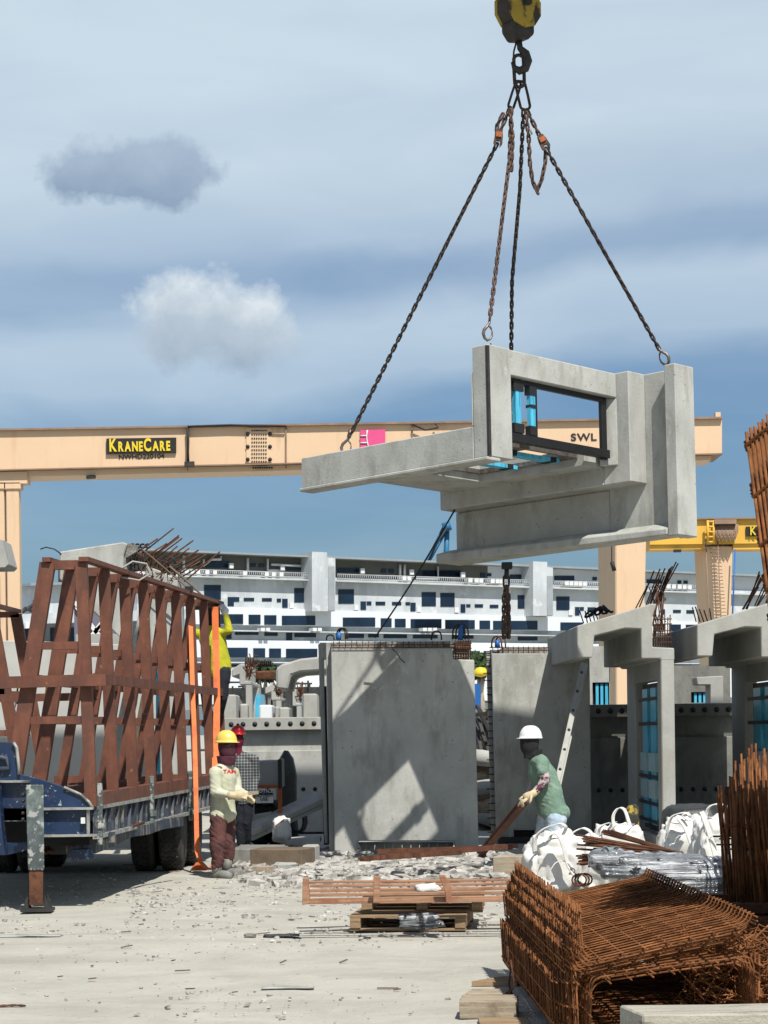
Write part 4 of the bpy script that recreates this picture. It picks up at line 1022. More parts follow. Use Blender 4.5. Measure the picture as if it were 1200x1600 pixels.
# walls seen above the shaded trough
def backwall(label,poly,d,holes,mat):
    t=thing('window_wall',V(P(poly[0][0],1100,d).x,d,0),label,'precast wall','walls with small windows behind the portals')
    xa=P(poly[0][0],0,d).x; xb=P(poly[1][0],0,d).x; zt=P(poly[0][0],poly[0][1],d).z; hx0,hx1,hy0,hy1=holes
    a=P(hx0,hy1,d);b=P(hx1,hy0,d); m=MB(); m.bb(xa,a.x,d,d+.2,0,zt); m.bb(b.x,xb,d,d+.2,0,zt); m.bb(a.x,b.x,d,d+.2,b.z,zt); m.bb(a.x,b.x,d,d+.2,0,a.z); m.build('wall_face',M[mat],t)
    MB().bb(a.x,b.x,d+.12,d+.15,a.z,b.z).build('window_glazing',M['black'],t)
    for k in range(3):
        x=a.x+(b.x-a.x)*(.2+.27*k); MB().bb(x,x+(b.x-a.x)*.16,d+.04,d+.10,a.z,b.z-.02).build('filmed_bar',M['blueglass'],t)
backwall('grey wall with a small blue filmed window, seen between the ladder top and the portal column',((905,1010),(953,1010)),37.0,(926,953,1066,1101),'conc')
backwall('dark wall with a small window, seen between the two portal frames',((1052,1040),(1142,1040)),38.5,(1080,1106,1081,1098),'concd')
t=thing('precast_frame_end',V(P(1110,1100,36.9).x,36.9,0),'small sunlit stepped concrete end behind the gap between the portals','precast frame')
MB().prism([P(x,y,36.9) for x,y in ((1088,1058),(1130,1056),(1130,1290),(1110,1290),(1110,1070),(1090,1070))],(0,.6,0)).build('stepped_end',M['concl'],t,bevel=.01)

# the hoisting gantry overhead: outside the picture, but it carries the hook block and shades the yard behind
def hoist():
    t=thing('hoisting_gantry',(-14,27,0),'overhead travelling gantry girder that carries the hook block, above the picture','gantry crane')
    MB().bb(-16,22,25.0,26.2,12.15,13.05).build('girder',M['yellow'],t,bevel=.02)
    MB().bb(-16,22,27.84,29.3,12.15,13.74).build('girder',M['yellow'],t,bevel=.02)  # second girder, added out of view to shade the pale trough behind
    for x in (-15.5,21.5):
        for s in (-1,1): MB().beam(V(x,25.6,12.1),V(x,25.6+3*s,0),.4,.4,(1,0,0)).build('leg',M['yellow'],t)
    MB().bb(P(809,14,AD).x-.6,P(809,14,AD).x+.6,26.25,27.8,12.2,12.9).build('trolley',M['dark'],t)
hoist()
# ================================================================== trailer and steel racks
def rp_(t,dxx=0,z=0):                                   # a point on the right side line of the trailer, t 0 near .. 1 far
    return V(-2.92+.65*t+dxx, 22+9*t, z)
tr=thing('flatbed_trailer',(-3.6,26,0),'battered dark blue flatbed trailer carrying red brown steel racks, propped on its jack leg','trailer')
def tm(name,mb,mat,parent=None,bevel=0,label=None): return mb.build(name,M[mat],parent or tr,bevel=bevel,label=label)
mb=MB(); mb.hexa([rp_(0,-2.35,.86),rp_(0,.02,.86),rp_(1.02,.02,.90),rp_(1.02,-2.6,.90),rp_(0,-2.35,.985),rp_(0,.02,.985),rp_(1.02,.02,1.02),rp_(1.02,-2.6,1.02)]); tm('deck',mb,'trail')
mb=MB(); mb.beam(rp_(0.0,.03,.84),rp_(1.0,.03,.875),.012,.27); tm('side_rail',mb,'trail')
mb=MB(); mb.beam(rp_(0,.05,.985),rp_(1.0,.05,1.01),.06,.035); mb.beam(rp_(0,.05,.695),rp_(1.0,.05,.73),.06,.04); tm('rail_edge',mb,'railw')
mb=MB()
for i in range(26):
    t=i/26; z0=.70+.035*t; mb.beam(rp_(t,.052,z0),rp_(t+(.012 if i%2 else .0),.052,z0+.28),.02,.03,(1,0,0))
tm('rail_stiffeners',mb,'trail')
for t in (.005,.33,.63,.95):
    mb=MB(); z=.70+.03*t; mb.box(rp_(t,.085,z+.22),(.05,.07,.62)); mb.box(rp_(t,.10,z+.10),(.07,.10,.06)); tm('stake_post',mb,'flake',bevel=.008)
mb=MB()
for t in (.1,.28,.46,.64,.82,.97): mb.box(rp_(t,-1.2,.80),(2.3,.12,.12))
mb.box(V(-3.35,26.8,.66),(.16,8.2,.34)); mb.box(V(-4.25,26.8,.66),(.16,8.2,.34)); tm('chassis_beams',mb,'dark')
# wheels
def wheel(cx,cy,n):
    w=thing_part=None
    R0=.50; rot=Matrix.Rotation(R(90),3,'Y')
    prof=[(.30,-.14),(.43,-.145),(.485,-.12),(.50,-.085),(.50,.085),(.485,.12),(.43,.145),(.30,.14)]
    mb=MB(); mb.lathe(prof,V(cx,cy,R0),rot,40)
    ty=tm('tyre',mb,'rubber')
    k=MB()
    for a in range(44):                                 # zigzag tread blocks
        an=2*math.pi*a/44
        for j,xx in enumerate((-.085,-.045,-.005,.035,.075)):
            an2=an+(.035 if j%2 else 0); c=V(cx+xx+(.006 if a%2 else -.006),cy+math.cos(an2)*.502,R0+math.sin(an2)*.502)
            k.box(c,(.030,.055,.022),Matrix.Rotation(an2-math.pi/2,3,'X'))
    tm('tread',k,'rubber',ty)
    mb=MB(); mb.lathe([(.29,-.09),(.29,.05),(.24,.06),(.22,-.02),(.10,-.03),(.09,.10),(.02,.11)],V(cx+.03,cy,R0),rot,28); tm('rim',mb,'rim',ty)
for cy in (27.9,29.15):
    xr=-2.92+.65*(cy-22)/9
    for dx_ in (-.18,-.52,-1.95,-2.28): wheel(xr+dx_,cy,0)
    mb=MB(); mb.tube([V(xr-2.3,cy,.5),V(xr-.1,cy,.5)],.07,10); tm('axle',mb,'dark')
    for s in (-.75,-1.6):
        mb=MB(); mb.beam(V(xr+s,cy-.5,.56),V(xr+s,cy+.5,.56),.09,.07); mb.box(V(xr+s,cy,.64),(.14,.14,.18)); tm('leaf_spring',mb,'dark')
# dented under-run strip and its end plate
mb=MB(); pts=[(104,1333,22.4),(150,1325,22.6),(178,1314,23.2),(205,1300,23.9),(232,1296,24.4),(255,1288,24.9),(286,1283,25.5)]
for a,b in zip(pts,pts[1:]):
    A=P(*a);B=P(*b); mb.hexa([A+V(0,0,-.055),B+V(0,0,-.055),B+V(0,.05,-.055),A+V(0,.05,-.055),A+V(0,0,.055),B+V(0,0,.055),B+V(0,.05,.055),A+V(0,.05,.055)])
tm('side_guard',mb,'trail')
mb=MB(); mb.prism([P(112,1327,22.2),P(141,1326,22.2),P(148,1341,22.2),P(111,1346,22.2)],(0,.1,0)); tm('guard_end_plate',mb,'navy',bevel=.006)
mb=MB(); mb.bar(P(70,1333,22.6),P(225,1285,24),.018,5); mb.bar(P(80,1330,23),P(118,1326,23),.04,6); tm('brake_rods',mb,'rustd')
for a,b in (((135,1305),(135,1328)),((175,1300),(175,1316))):
    mb=MB(); mb.beam(P(*a,22.5),P(*b,22.5),.06,.06); tm('guard_bracket',mb,'trail')
# gooseneck
GN=21.95
mb=MB(); mb.prism([P(x,y,GN) for x,y in ((-40,1158),(20,1160),(25,1168),(27,1190),(29,1209),(62,1217),(95,1228),(122,1240),(138,1253),(145,1263),(-40,1263))],(0,.05,0)); tm('gooseneck_plate',mb,'navy',bevel=.004)
mb=MB(); mb.prism([P(x,y,GN-.02) for x,y in ((68,1266),(137,1266),(137,1304),(68,1304))],(0,.4,0)); tm('side_box',mb,'navy')
mb=MB()
for a,b in (((68,1264),(146,1263)),((66,1306),(153,1305)),((-40,1221),(46,1221))): mb.beam(P(a[0],a[1],GN-.05),P(b[0],b[1],GN-.05),.10,.022)
mb.beam(P(138,1265,GN-.06),P(138,1305,GN-.06),.03,.03); mb.tube([P(21,1160,GN-.03),P(26,1168,GN-.03),P(29,1195,GN-.03),P(30,1210,GN-.03)],.018,5); mb.tube([P(100,1230,GN-.02),P(125,1241,GN-.02),P(139,1253,GN-.02),P(146,1264,GN-.02)],.016,5); tm('plate_edges',mb,'railw')
mb=MB(); mb.prism([P(x,y,GN+.05) for x,y in ((-40,1263),(42,1263),(42,1282),(-40,1282))],(0,.2,0)); mb.prism([P(x,y,GN) for x,y in ((-40,1318),(41,1318),(41,1329),(10,1336),(-40,1336))],(0,.3,0)); mb.prism([P(x,y,GN-.2) for x,y in ((-40,1225),(-2,1226),(2,1290),(8,1336),(-40,1336))],(0,.2,0)); tm('gooseneck_frame',mb,'navy')
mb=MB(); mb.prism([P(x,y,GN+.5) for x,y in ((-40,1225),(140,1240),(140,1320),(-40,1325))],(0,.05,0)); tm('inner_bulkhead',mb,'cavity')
mb=MB(); mb.tube([P(-20,1180,GN-.03),P(10,1185,GN-.03),P(14,1200,GN-.03),P(-20,1203,GN-.03)],.03,6); tm('handle_recess',mb,'trail')
mb=MB(); mb.box(P(130,1282,GN-.05),(.04,.05,.06)); tm('side_marker_lamp',mb,'white')
# jack leg
JD=21.5
def pj(x,y,o=0): return P(x,y,JD+o)
mb=MB(); mb.hexa([pj(44,1360),pj(69,1360),pj(69,1360,.16),pj(44,1360,.16),pj(40,1226),pj(68,1226),pj(68,1226,.16),pj(40,1226,.16)]); jl=tm('jack_leg',mb,'flake',bevel=.008)
mb=MB(); mb.hexa([pj(46,1414,.015),pj(67,1414,.015),pj(67,1414,.145),pj(46,1414,.145),pj(45.5,1358,.015),pj(67.5,1358,.015),pj(67.5,1358,.145),pj(45.5,1358,.145)]); tm('inner_tube',mb,'rustd',jl)
mb=MB(); g=G(57,1425); mb.box(V(g.x,g.y+.08,.018),(.30,.26,.03)); 
for s in (-1,1):
    mb.prism([V(g.x+s*.075,g.y-.02,.03),V(g.x+s*.13,g.y-.02,.03),V(g.x+s*.085,g.y-.02,.16)],(0,.03,0)); mb.prism([V(g.x+s*.075,g.y+.15,.03),V(g.x+s*.13,g.y+.15,.03),V(g.x+s*.085,g.y+.15,.16)],(0,.03,0))
tm('foot_plate',mb,'dark',jl)
mb=MB()
for i in range(5): mb.lathe([(.02,0),(.012,.03)],pj(36,1242+i*9.5,.1),Matrix.Rotation(R(90),3,'X'),8)
tm('adjuster_bolts',mb,'dark',jl)
# straps
def strap(label,top,pts,w=.058):
    mb=MB(); mb.ribbon(pts,w,.006,V(1,.15,0)); o=mb.build('ratchet_strap',M['orange']); tag(o,label,'strap',None); return o
D0=27.2
strap('bright orange webbing strap hanging from the rack top down past the trailer wheel','',[P(296,934,29.2),P(297,945,28.9),P(299,1010,28.6),P(301,1080,28.2),P(304,1150,27.9),P(306,1230,27.5),P(307,1290,27.3),P(308,1330,27.2),P(313,1346,27.1),P(322,1356,26.95),P(334,1359,26.8)])
strap('orange webbing strap hanging at the far end of the rack beside the man in yellow','',[P(336,948,30.4),P(337,1000,30.4),P(338,1040,30.3),P(339,1090,30.2),P(338,1150,30),P(336,1205,29.8),P(333,1215,29.7),P(337,1240,29.6),P(333,1262,29.6),P(336,1285,29.6)],.09)
mb=MB(); g=G(310,1362)
for i in range(6): 
    mb.ribbon([g+V(-.10+.012*i,.02*i,.02+.016*i),g+V(.10-.01*i,.02*i,.022+.016*i)],.06,.014,V(0,1,0))
mb.ribbon([g+V(.10,.02,.02),g+V(.16,.06,.09),g+V(.20,.0,.10),g+V(.13,-.05,.03)],.055,.008,V(.2,1,.2)); mb.ribbon([g+V(.08,.0,.03),g+V(.20,.02,.03),g+V(.24,.08,.08)],.055,.008,V(.2,1,.2))
tag(mb.build('strap_coil',M['orange']),'folded heap of orange strap on the ground at the tyre','strap')

# steel racks
def rack_right():
    t=thing('steel_transport_rack',(-3.0,26.5,1.0),'large red brown steel A-frame rack with a row of uprights standing on the trailer bed','steel rack','steel racks on the trailer')
    def rm(n,mb,mat='prim'): return mb.build(n,M[mat],t)
    zb=lambda q:1.13+.035*q; ztp=lambda q:3.42+.09*q; zm=lambda q:2.27+.01*q
    for i in range(9):
        q=i/8; a=rp_(q,0,zb(q)-.0); b=rp_(q,-.065,ztp(q))
        mb=MB(); mb.channel(a,b,.115,.09,.012,(0,-1,0),-1); rm('upright',mb)
        a=rp_(q,-.80,zb(q)-.1); b=rp_(q,-.40,ztp(q))
        mb=MB(); mb.channel(a,b,.15 if i<2 else .10,.10,.012,(0,-1,0),-1); rm('slanted_leg',mb)
        mb=MB(); mb.channel(rp_(q,-.42,ztp(q)-.02)+V(0,.03,0),rp_(q,-.02,ztp(q)-.02)+V(0,.03,0),.09,.08,.012,(0,-1,0),-1); rm('head_piece',mb)
        for z,f in ((1.7+.146*22/22*(1)+.80*0,.0),):
            pass
        for zz,xo in ((2.60,-.55),(1.86,-.68)):
            mb=MB(); mb.channel(rp_(q,xo,zz)+V(0,.022,0),rp_(q,-.05,zz)+V(0,.022,0),.075,.07,.012,(0,-1,0),-1); rm('cross_piece',mb)
    mb=MB(); mb.beam(rp_(-.005,-.03,ztp(0)+.03),rp_(1.03,-.03,ztp(1)+.03),.10,.045); rm('top_rail',mb)
    mb=MB(); mb.beam(rp_(-.005,-.40,ztp(0)+.03),rp_(1.03,-.40,ztp(1)+.03),.08,.045); rm('top_rail',mb)
    mb=MB(); mb.beam(rp_(0,.055,zm(0)),rp_(1.03,.055,zm(1)),.03,.10); rm('middle_rail',mb)
    mb=MB(); mb.beam(rp_(0,-.60,zm(0)),rp_(1.03,-.60,zm(1)),.05,.10); rm('middle_rail',mb)
    mb=MB(); mb.beam(rp_(-.005,.0,1.065),rp_(1.03,.0,1.10),.14,.13); rm('base_rail',mb)
    mb=MB(); mb.beam(rp_(-.005,-.80,1.065),rp_(1.03,-.80,1.10),.14,.13); rm('base_rail',mb)
    mb=MB(); mb.channel(P(-60,1068,21.9),P(165,1062,21.9),.115,.10,.014,(0,-1,0),-1); rm('end_cross_beam',mb)
    mb=MB(); mb.channel(P(-60,1092,24.6),P(150,1088,24.6),.085,.10,.014,(0,-1,0),-1); rm('end_cross_beam',mb)
    mb=MB(); mb.beam(rp_(.04,-2.3,1.06),rp_(.04,.0,1.06),.12,.12); mb.beam(rp_(.5,-2.3,1.08),rp_(.5,.0,1.08),.12,.12); mb.beam(rp_(.98,-2.3,1.09),rp_(.98,.0,1.09),.12,.12); rm('base_cross_beam',mb)
    mb=MB(); mb.box(rp_(.70,-.0,ztp(.7)+.07),(.10,.10,.07)); rm('ratchet_buckle',mb,'black')
    mb=MB(); a=rp_(.22,-.05,ztp(.3)); mb.tube([a+V(.0,0,.05),a+V(.12,.1,.14),a+V(.26,.2,.12),a+V(.30,.25,.02),a+V(.18,.2,-.06),a+V(.0,.1,-.03)],.010,5); rm('wire_loop',mb,'concl')
rack_right()
def rack_left():
    t=thing('steel_transport_rack',(-5.2,29,1.0),'second red brown steel rack leaning the other way at the left picture edge','steel rack','steel racks on the trailer')
    for i,d in enumerate((31.2,29.6,28.0,26.5,25.0)):
        a=P(24,960,31.2); b=P(66,1195,31.2); z0=b.z
        off=V(.045*(d-31.2)*-1*-1,d-31.2,0)
        mb=MB(); mb.channel(b+off,a+off,.15,.1,.012,(0,-1,0),-1); mb.build('slanted_leg',M['prim'],t)
        mb=MB(); mb.channel(V(a.x-.45,31.2,1.1)+off,V(a.x-.45,31.2,a.z)+off,.12,.1,.012,(0,-1,0),-1); mb.build('upright',M['prim'],t)
        mb=MB(); mb.channel(V(a.x-.5,31.2,a.z)+off,V(a.x+.05,31.2,a.z)+off,.08,.08,.012,(0,-1,0),-1); mb.build('head_piece',M['prim'],t)
        for zz in (1.75,2.3): 
            mb=MB(); mb.channel(V(a.x-.45,31.2,zz)+off,V(a.x+.18,31.2,zz)+off,.08,.08,.012,(0,-1,0),-1); mb.build('cross_piece',M['prim'],t)
    a=P(27,957,31.2)
    mb=MB(); mb.beam(a+V(0,.1,.02),a+V(.28*-1,-6.3,.02),.09,.05); mb.build('top_rail',M['prim'],t)
    mb=MB(); mb.beam(V(a.x+.22,31.3,1.08),V(a.x-.05,24.9,1.08),.14,.12); mb.build('base_rail',M['prim'],t)
rack_left()

# pale panels loaded / standing behind the rack
def pp(name,label,cat,poly,d,vec,mat,bev=.01,group=None):
    o=MB().prism([P(x,y,d) for x,y in poly],vec).build(name,M[mat],bevel=bev); return tag(o,label,cat,group)
t=thing('precast_wall',G(130,1290),'wide pale concrete panel with a vertical joint standing beyond the racks at left','precast panel')
MB().prism([P(x,y,33.6) for x,y in ((-30,1000),(100,1003),(236,1009),(236,1330),(-30,1330))],(0,.2,0)).build('wall',M['pale'],t,bevel=.01)
MB().prism([P(x,y,33.58) for x,y in ((33,1070),(34.4,1070),(34.4,1200),(33,1200))],(0,.02,0)).build('joint',M['face'],t)
mb=MB()
for y in (1072,1092,1120): mb.tube([P(24,y,33.5),P(29,y-5,33.4),P(27,y+8,33.45)],.015,4)
mb.build('lifting_wires',M['dark'],t)
pp('leaning_concrete_post','slim grey concrete post leaning inside the rack, left of the blue strip','concrete post',((216,960),(232,955),(212,1100),(166,1290),(150,1290),(190,1095)),32.6,(0,.2,0),'conc')
pp('leaning_concrete_post','slim tan post leaning inside the rack right of the grey one','concrete post',((221,1085),(228,1085),(200,1250),(190,1250)),31.4,(0,.15,0),'brownbox')
pp('filmed_window_strip','narrow cyan filmed window strip standing upright inside the rack','window frame',((244,960),(251,958),(250,1290),(243,1290)),33,(0,.06,0),'blueglass',0)
t=thing('site_container',G(160,1235),'dark slate clad box with white cross lines, seen through the racks','container')
c0=52
MB().bb(P(118,0,c0).x,P(180,0,c0).x,c0,c0+3,0,P(0,925,c0).z).build('box_body',M['cont'],t)
mb=MB(); 
for a,b in (((120,948),(168,1010)),((168,968),(122,1015)),((118,940),(128,958)),((150,985),(168,962))): mb.beam(P(*a,c0-.06),P(*b,c0-.06),.10,.05,(0,1,0))
mb.build('white_stripes',M['white'],t)

# big portal behind the racks with rebar hair
t=thing('precast_portal',V(P(200,1200,39).x,39,0),'concrete beam end bristling with bent rusty rebar, rising above the steel racks','precast frame')
q=lambda x,y,o=0:P(x,y,39+o)
MB().prism([q(*p) for p in ((93,862),(192,847),(199,850),(193,868),(191,1000),(120,930),(93,905))],(0,1.6,0)).build('beam_head',M['conc'],t,bevel=.02)
MB().prism([q(*p,.1) for p in ((192,848),(212,851),(213,862),(196,872),(199,900),(192,905))],(0,1.2,0)).build('rough_end',M['rough'],t)
MB().prism([q(*p,.3) for p in ((228,884),(248,891),(277,905),(277,1290),(222,1290),(224,930))],(0,1.4,0)).build('column',M['conc'],t,bevel=.02)
MB().bb(q(120,0).x,q(190,0).x,39.01,40.5,0,q(0,985).z).build('wall',M['concl'],t)
mb=MB(); r=random.Random(4)
for i in range(16):
    x=210+i*5.2; y=868+i*2.6+r.uniform(-4,4); L=r.uniform(34,58); f=r.uniform(.55,.85); mb.bar(q(x,y,r.uniform(.2,1.2)),q(x+L,y-L*f,r.uniform(.2,1.4)),.014,4)
mb.build('straight_bars',M['rustd'],t); mb=MB()
for i in range(75):
    x=r.uniform(200,268); y=r.uniform(858,898)+(x-200)*.28; c=q(x,y,r.uniform(.0,1))
    if i%3==0: mb.tube([c,c+V(r.uniform(-.04,.04),0,-.3)],.009,4)
    else: mb.tube([c,c+V(r.uniform(.05,.15),.02,r.uniform(-.05,.1)),c+V(r.uniform(-.05,.2),.05,-r.uniform(.08,.2))],.009,4)
mb.build('bent_bars',M['rustd'],t); mb=MB()
for i in range(4): mb.tube([q(207+i*8+4*math.cos(a),853+3*math.sin(a),.5) for a in [k*.9 for k in range(7)]],.02,5)
for i in range(6): 
    cx=262+r.uniform(-6,6); cy=880+i*6; mb.tube([q(cx+6*math.cos(a),cy+9*math.sin(a),.4) for a in [k*.8 for k in range(9)]],.018,5)
mb.build('cable_tangle',M['black'],t)
mb=MB(); mb.tube([q(222,858,-.2),q(260,890,-.2),q(300,925,-.2),q(318,950,-.3)],.012,5); mb.tube([q(265,885,-.2),q(300,915,-.2),q(330,945,-.3)],.02,5)
tag(mb.build('lashing_rope',M['brownbox']),'thin brown lashing ropes running down from the rebar to the rack top','rope')
mb=MB(); mb.tube([q(63,858),q(72,855),q(85,858),q(96,866)],.012,4); tag(mb.build('bent_wire',M['dark']),'single bent wire sticking up left of the grey concrete beam','wire')
pp('precast_wedge','pale concrete block edge cut by the left picture border above the racks','concrete block',((-40,840),(3,843),(13,882),(8,887),(-40,888)),40,(0,1.0,0),'concl')
# its support below
MB().bb(P(-40,0,40).x,P(-12,0,40).x,40,41,0,P(0,887,40).z).build('support_column',M['concl'],bpy.data.objects['precast_wedge'])

# mid-ground small portals between man in yellow and the main panel
def mini(px,py,s,d,label,seed):
    t=thing('precast_portal',V(P(px,py,d).x,d,0),label,'precast frame','small far portal frames')
    f=lambda x,y,o=0:P(px+x*s,py+y*s,d+o)
    MB().prism([f(*p) for p in ((0,0),(14,-9),(22,-9),(22,18),(30,18),(30,24),(12,24),(12,8),(0,12))],(0,4,0)).build('canopy',M['concl'],t,bevel=.02)
    a=f(22,24);b=f(31,24); MB().bb(a.x,b.x,d+.01,d+.5,0,a.z-.002).build('column',M['concl'],t)
    MB().bb(a.x,b.x,d+3,d+4,0,a.z-.002).build('column',M['concl'],t)
    mb=MB(); r=random.Random(seed)
    for i in range(18): 
        c=f(r.uniform(22,32),r.uniform(-6,17)); mb.tube([c,c+V(r.uniform(-.1,.1),0,r.uniform(.05,.3)),c+V(r.uniform(-.1,.2),0,r.uniform(.0,.3))],.014,4)
    mb.build('bent_bars',M['rustd'],t)
    MB().bb(b.x+.1,b.x+.16,d+.6,d+2.8,.5,a.z-.2).build('window_frame',M['blueglass'],t)
mini(362,1046,1.0,52,'small distant concrete frame with bent bars just right of the man in yellow',1)
mini(414,1075,.8,58,'tiny distant concrete frame above the pale trough',2)
mini(446,1084,.8,60,'tiny distant concrete frame nearest to the main panel edge',3)
t=thing('precast_canopy',V(P(470,1100,47).x,47,0),'rounded pale concrete canopy piece half hidden by the main panel','precast frame')
f=lambda x,y,o=0:P(x,y,47+o)
MB().prism([f(*p) for p in ((431,1045),(440,1038),(470,1029),(500,1026),(530,1026),(530,1046),(470,1050),(455,1055),(449,1078),(432,1076))],(0,3.5,0)).build('canopy',M['concl'],t,bevel=.04)
MB().bb(f(505,0).x,f(530,0).x,47.1,50,0,f(0,1046).z).build('wall',M['conc'],t)
MB().bb(f(440,0).x,f(449,0).x,49,50,0,f(0,1060).z).build('wall',M['conc'],t)
t=thing('stacked_moulds',V(P(425,1120,45).x,45,0),'row of pale stacked mould boxes and frames behind the pale trough','formwork')
r=random.Random(8)
for x0,x1,y0 in ((356,378,1082),(380,392,1096),(413,432,1099),(434,441,1101),(443,458,1103),(478,500,1082)):
    MB().bb(f(x0,0).x,f(x1,0).x,45+r.uniform(0,1),46.5,0,P(0,y0,45).z).build('mould_box',M['concl'] if x0!=413 else M['facw'],t,bevel=.03)
for x0 in (401,474):
    MB().bb(f(x0,0).x,f(x0+6,0).x,46.6,46.7,.5,P(0,1085,46).z).build('filmed_bar',M['blueglass'],t)
t=thing('scaffold_clutter',V(P(380,1080,62).x,62,0),'dark timber and steel scaffold clutter in the distance left of the canopy piece','scaffold')
mb=MB()
for i in range(30):
    a=P(r.uniform(350,500),r.uniform(1062,1105),62+r.uniform(0,2)); mb.beam(a,a+V(r.uniform(-1,1),.2,r.uniform(-.3,.3)) if i%2 else V(a.x,a.y,a.z-.9),.05,.05)
mb.build('timbers',M['dark'],t)
mb=MB()
for i in range(7): mb.bar(P(390,1052+i*1.2,60),P(430,1050+i*1.6,60),.05,4)
mb.build('rusty_bars',M['rustd'],t)
mb=MB()
for i in range(12):
    x=388+i*3; mb.tube([P(x,1040,66),P(x+1,1032,66),P(x+3,1036,66),P(x+3,1042,66)],.035,4)
for i in range(3): mb.bar(P(385+i*4,1044,66),P(386+i*4,1026+i*3,66),.05,4)
mb.build('steel_stand',M['dark'],t)
mb=MB(); mb.bb(P(352,0,64).x,P(500,0,64).x,64,65,0,P(0,1072,64).z); mb.build('low_wall',M['concd'],t)

# stuff in the gap between the panels
t=thing('scrap_heap',V(P(755,1250,40).x,40,0),'mixed heap of timber, sacks and scrap seen between the two standing panels','scrap heap')
mb=MB()
for i in range(26): mb.beam(P(r.uniform(738,760),r.uniform(1100,1160),42+r.uniform(0,2)),P(r.uniform(745,790),r.uniform(1100,1200),42+r.uniform(0,2)),.06,.06)
mb.bb(P(738,0,46).x,P(800,0,46).x,46,47,0,P(0,1115,46).z); mb.build('dark_frames',M['dark'],t)
for i in range(9):
    c=P(755+r.uniform(-8,8),1185+i*15,38+r.uniform(-.5,.5)); mb=MB()
    mb.lathe([(.02,-.14),(.3,-.12),(.38,0),(.3,.12),(.02,.14)],c,Matrix.Rotation(r.uniform(-.4,.4),3,'Y'),10,1.3,1); mb.jitter(.06,4)
    mb.build(('sack','timber_stack','sack')[i%3],M[('concl','brownbox','woodg')[i%3]],t)
mb=MB(); mb.lathe([(.01,.0),(.18,.04),(.22,.10),(.12,.24),(.02,.26)],P(751,1052,58)-V(0,0,.1),None,10); mb.build('yellow_cap',M['signy'],t)
mb=MB(); mb.bb(P(742,0,44).x,P(752,0,44).x,44,44.3,P(0,1110,44).z,P(0,1070,44).z); mb.build('blue_drum',M['bluep'],t)

# clutter right of the workers
t=thing('generator',V(G(418,1300).x,34,0),'grey metal generator cabinet with an orange frame and a white notice board','generator')
gd=33.6
g=lambda x,y,o=0:P(x,y,gd+o)
MB().bb(g(392,0).x,g(437,0).x,gd,gd+.9,g(0,1229).z,g(0,1186).z).build('cabinet',M['grate'],t,bevel=.02)
MB().bb(g(434,0).x,g(440,0).x,gd-.1,gd+.8,g(0,1229).z,g(0,1184).z).build('cabinet_door',M['black'],t,bevel=.01)
mb=MB(); mb.beam(g(388,1229),g(438,1229),.05,.05); mb.beam(g(437,1226),g(438,1270),.06,.06); mb.beam(g(394,1232),g(391,1275),.06,.06); mb.beam(g(393,1232,.8),g(391,1290,.8),.06,.06); mb.beam(g(437,1226,.8),g(438,1290,.8),.06,.06); mb.build('orange_frame',M['orangep'],t)
sg=MB().bb(g(399,0).x,g(426,0).x,gd-.12,gd-.09,g(0,1252).z,g(0,1233).z).build('notice_board',M['white'],t)
MB().bb(g(399,0).x,g(426,0).x,gd-.135,gd-.122,g(0,1239.3).z,g(0,1232.5).z).build('notice_header',M['navy'],sg)
text('NOTICE','notice_text',g(412.5,1236,-.15),.075,M['white'],sg,None,.002,1.05,bold=.001)
text('DO NOT','notice_text',g(412.5,1243,-.14),.07,M['black'],sg,None,.002,1.0,bold=.001)
text('USE','notice_text',g(412.5,1249,-.14),.07,M['black'],sg,None,.002,1.0,bold=.001)
mb=MB(); 
for i in range(8): mb.tube([g(402+i*4,1256+r.uniform(0,6),.1),g(400+i*4,1258,.0),g(403+i*4,1252+r.uniform(0,8),.15)],.02,5)
mb.build('hoses',M['dark'],t)
mb=MB(); mb.bb(g(395,0).x,g(432,0).x,gd+.15,gd+.8,.12,g(0,1250).z); mb.lathe([(.02,-.1),(.2,-.1),(.2,.1),(.02,.1)],V(g(405,0).x,gd+.1,.2),Matrix.Rotation(R(90),3,'X'),16); mb.lathe([(.02,-.1),(.2,-.1),(.2,.1),(.02,.1)],V(g(430,0).x,gd+.1,.2),Matrix.Rotation(R(90),3,'X'),16); mb.build('engine_block',M['black'],t)
mb=MB(); mb.lathe([(.30,0),(.29,.3),(.24,.75),(.16,.92),(.03,.98)],V(P(446,0,35.5).x,35.5,.0),None,20,.62,.62); mb.jitter(.03,5)
mb2=MB(); mb2.lathe([(.30,0),(.29,.45),(.27,1.0),(.2,1.3),(.06,1.42)],V(P(446,0,35.5).x,35.5,.0),None,24,.62,.62); mb2.jitter(.035,5); tag(mb2.build('tarpaulin_roll',M['tarp']),'black tarpaulin wrapped drum between the generator cabinet and the trough','tarpaulin')
# leaning long concrete beam
mb=MB(); A=P(386,1299,33.3); B=P(502,1245,34.0)
mb.beam(A,B,.30,.10,(0,-.3,1)); mb.beam(A+V(0,.02,-.09),B+V(0,.02,-.09),.26,.07,(0,-.3,1)); tag(mb.build('concrete_beam',M['conc'],bevel=.015),'long grey concrete beam lying tilted between the plaid shirted man and the main panel','concrete beam')
pp('concrete_block','grey concrete block propping up the tilted beam','concrete block',((383,1275),(424,1268),(424,1300),(396,1306),(378,1308)),33.6,(0,.5,0),'conc')
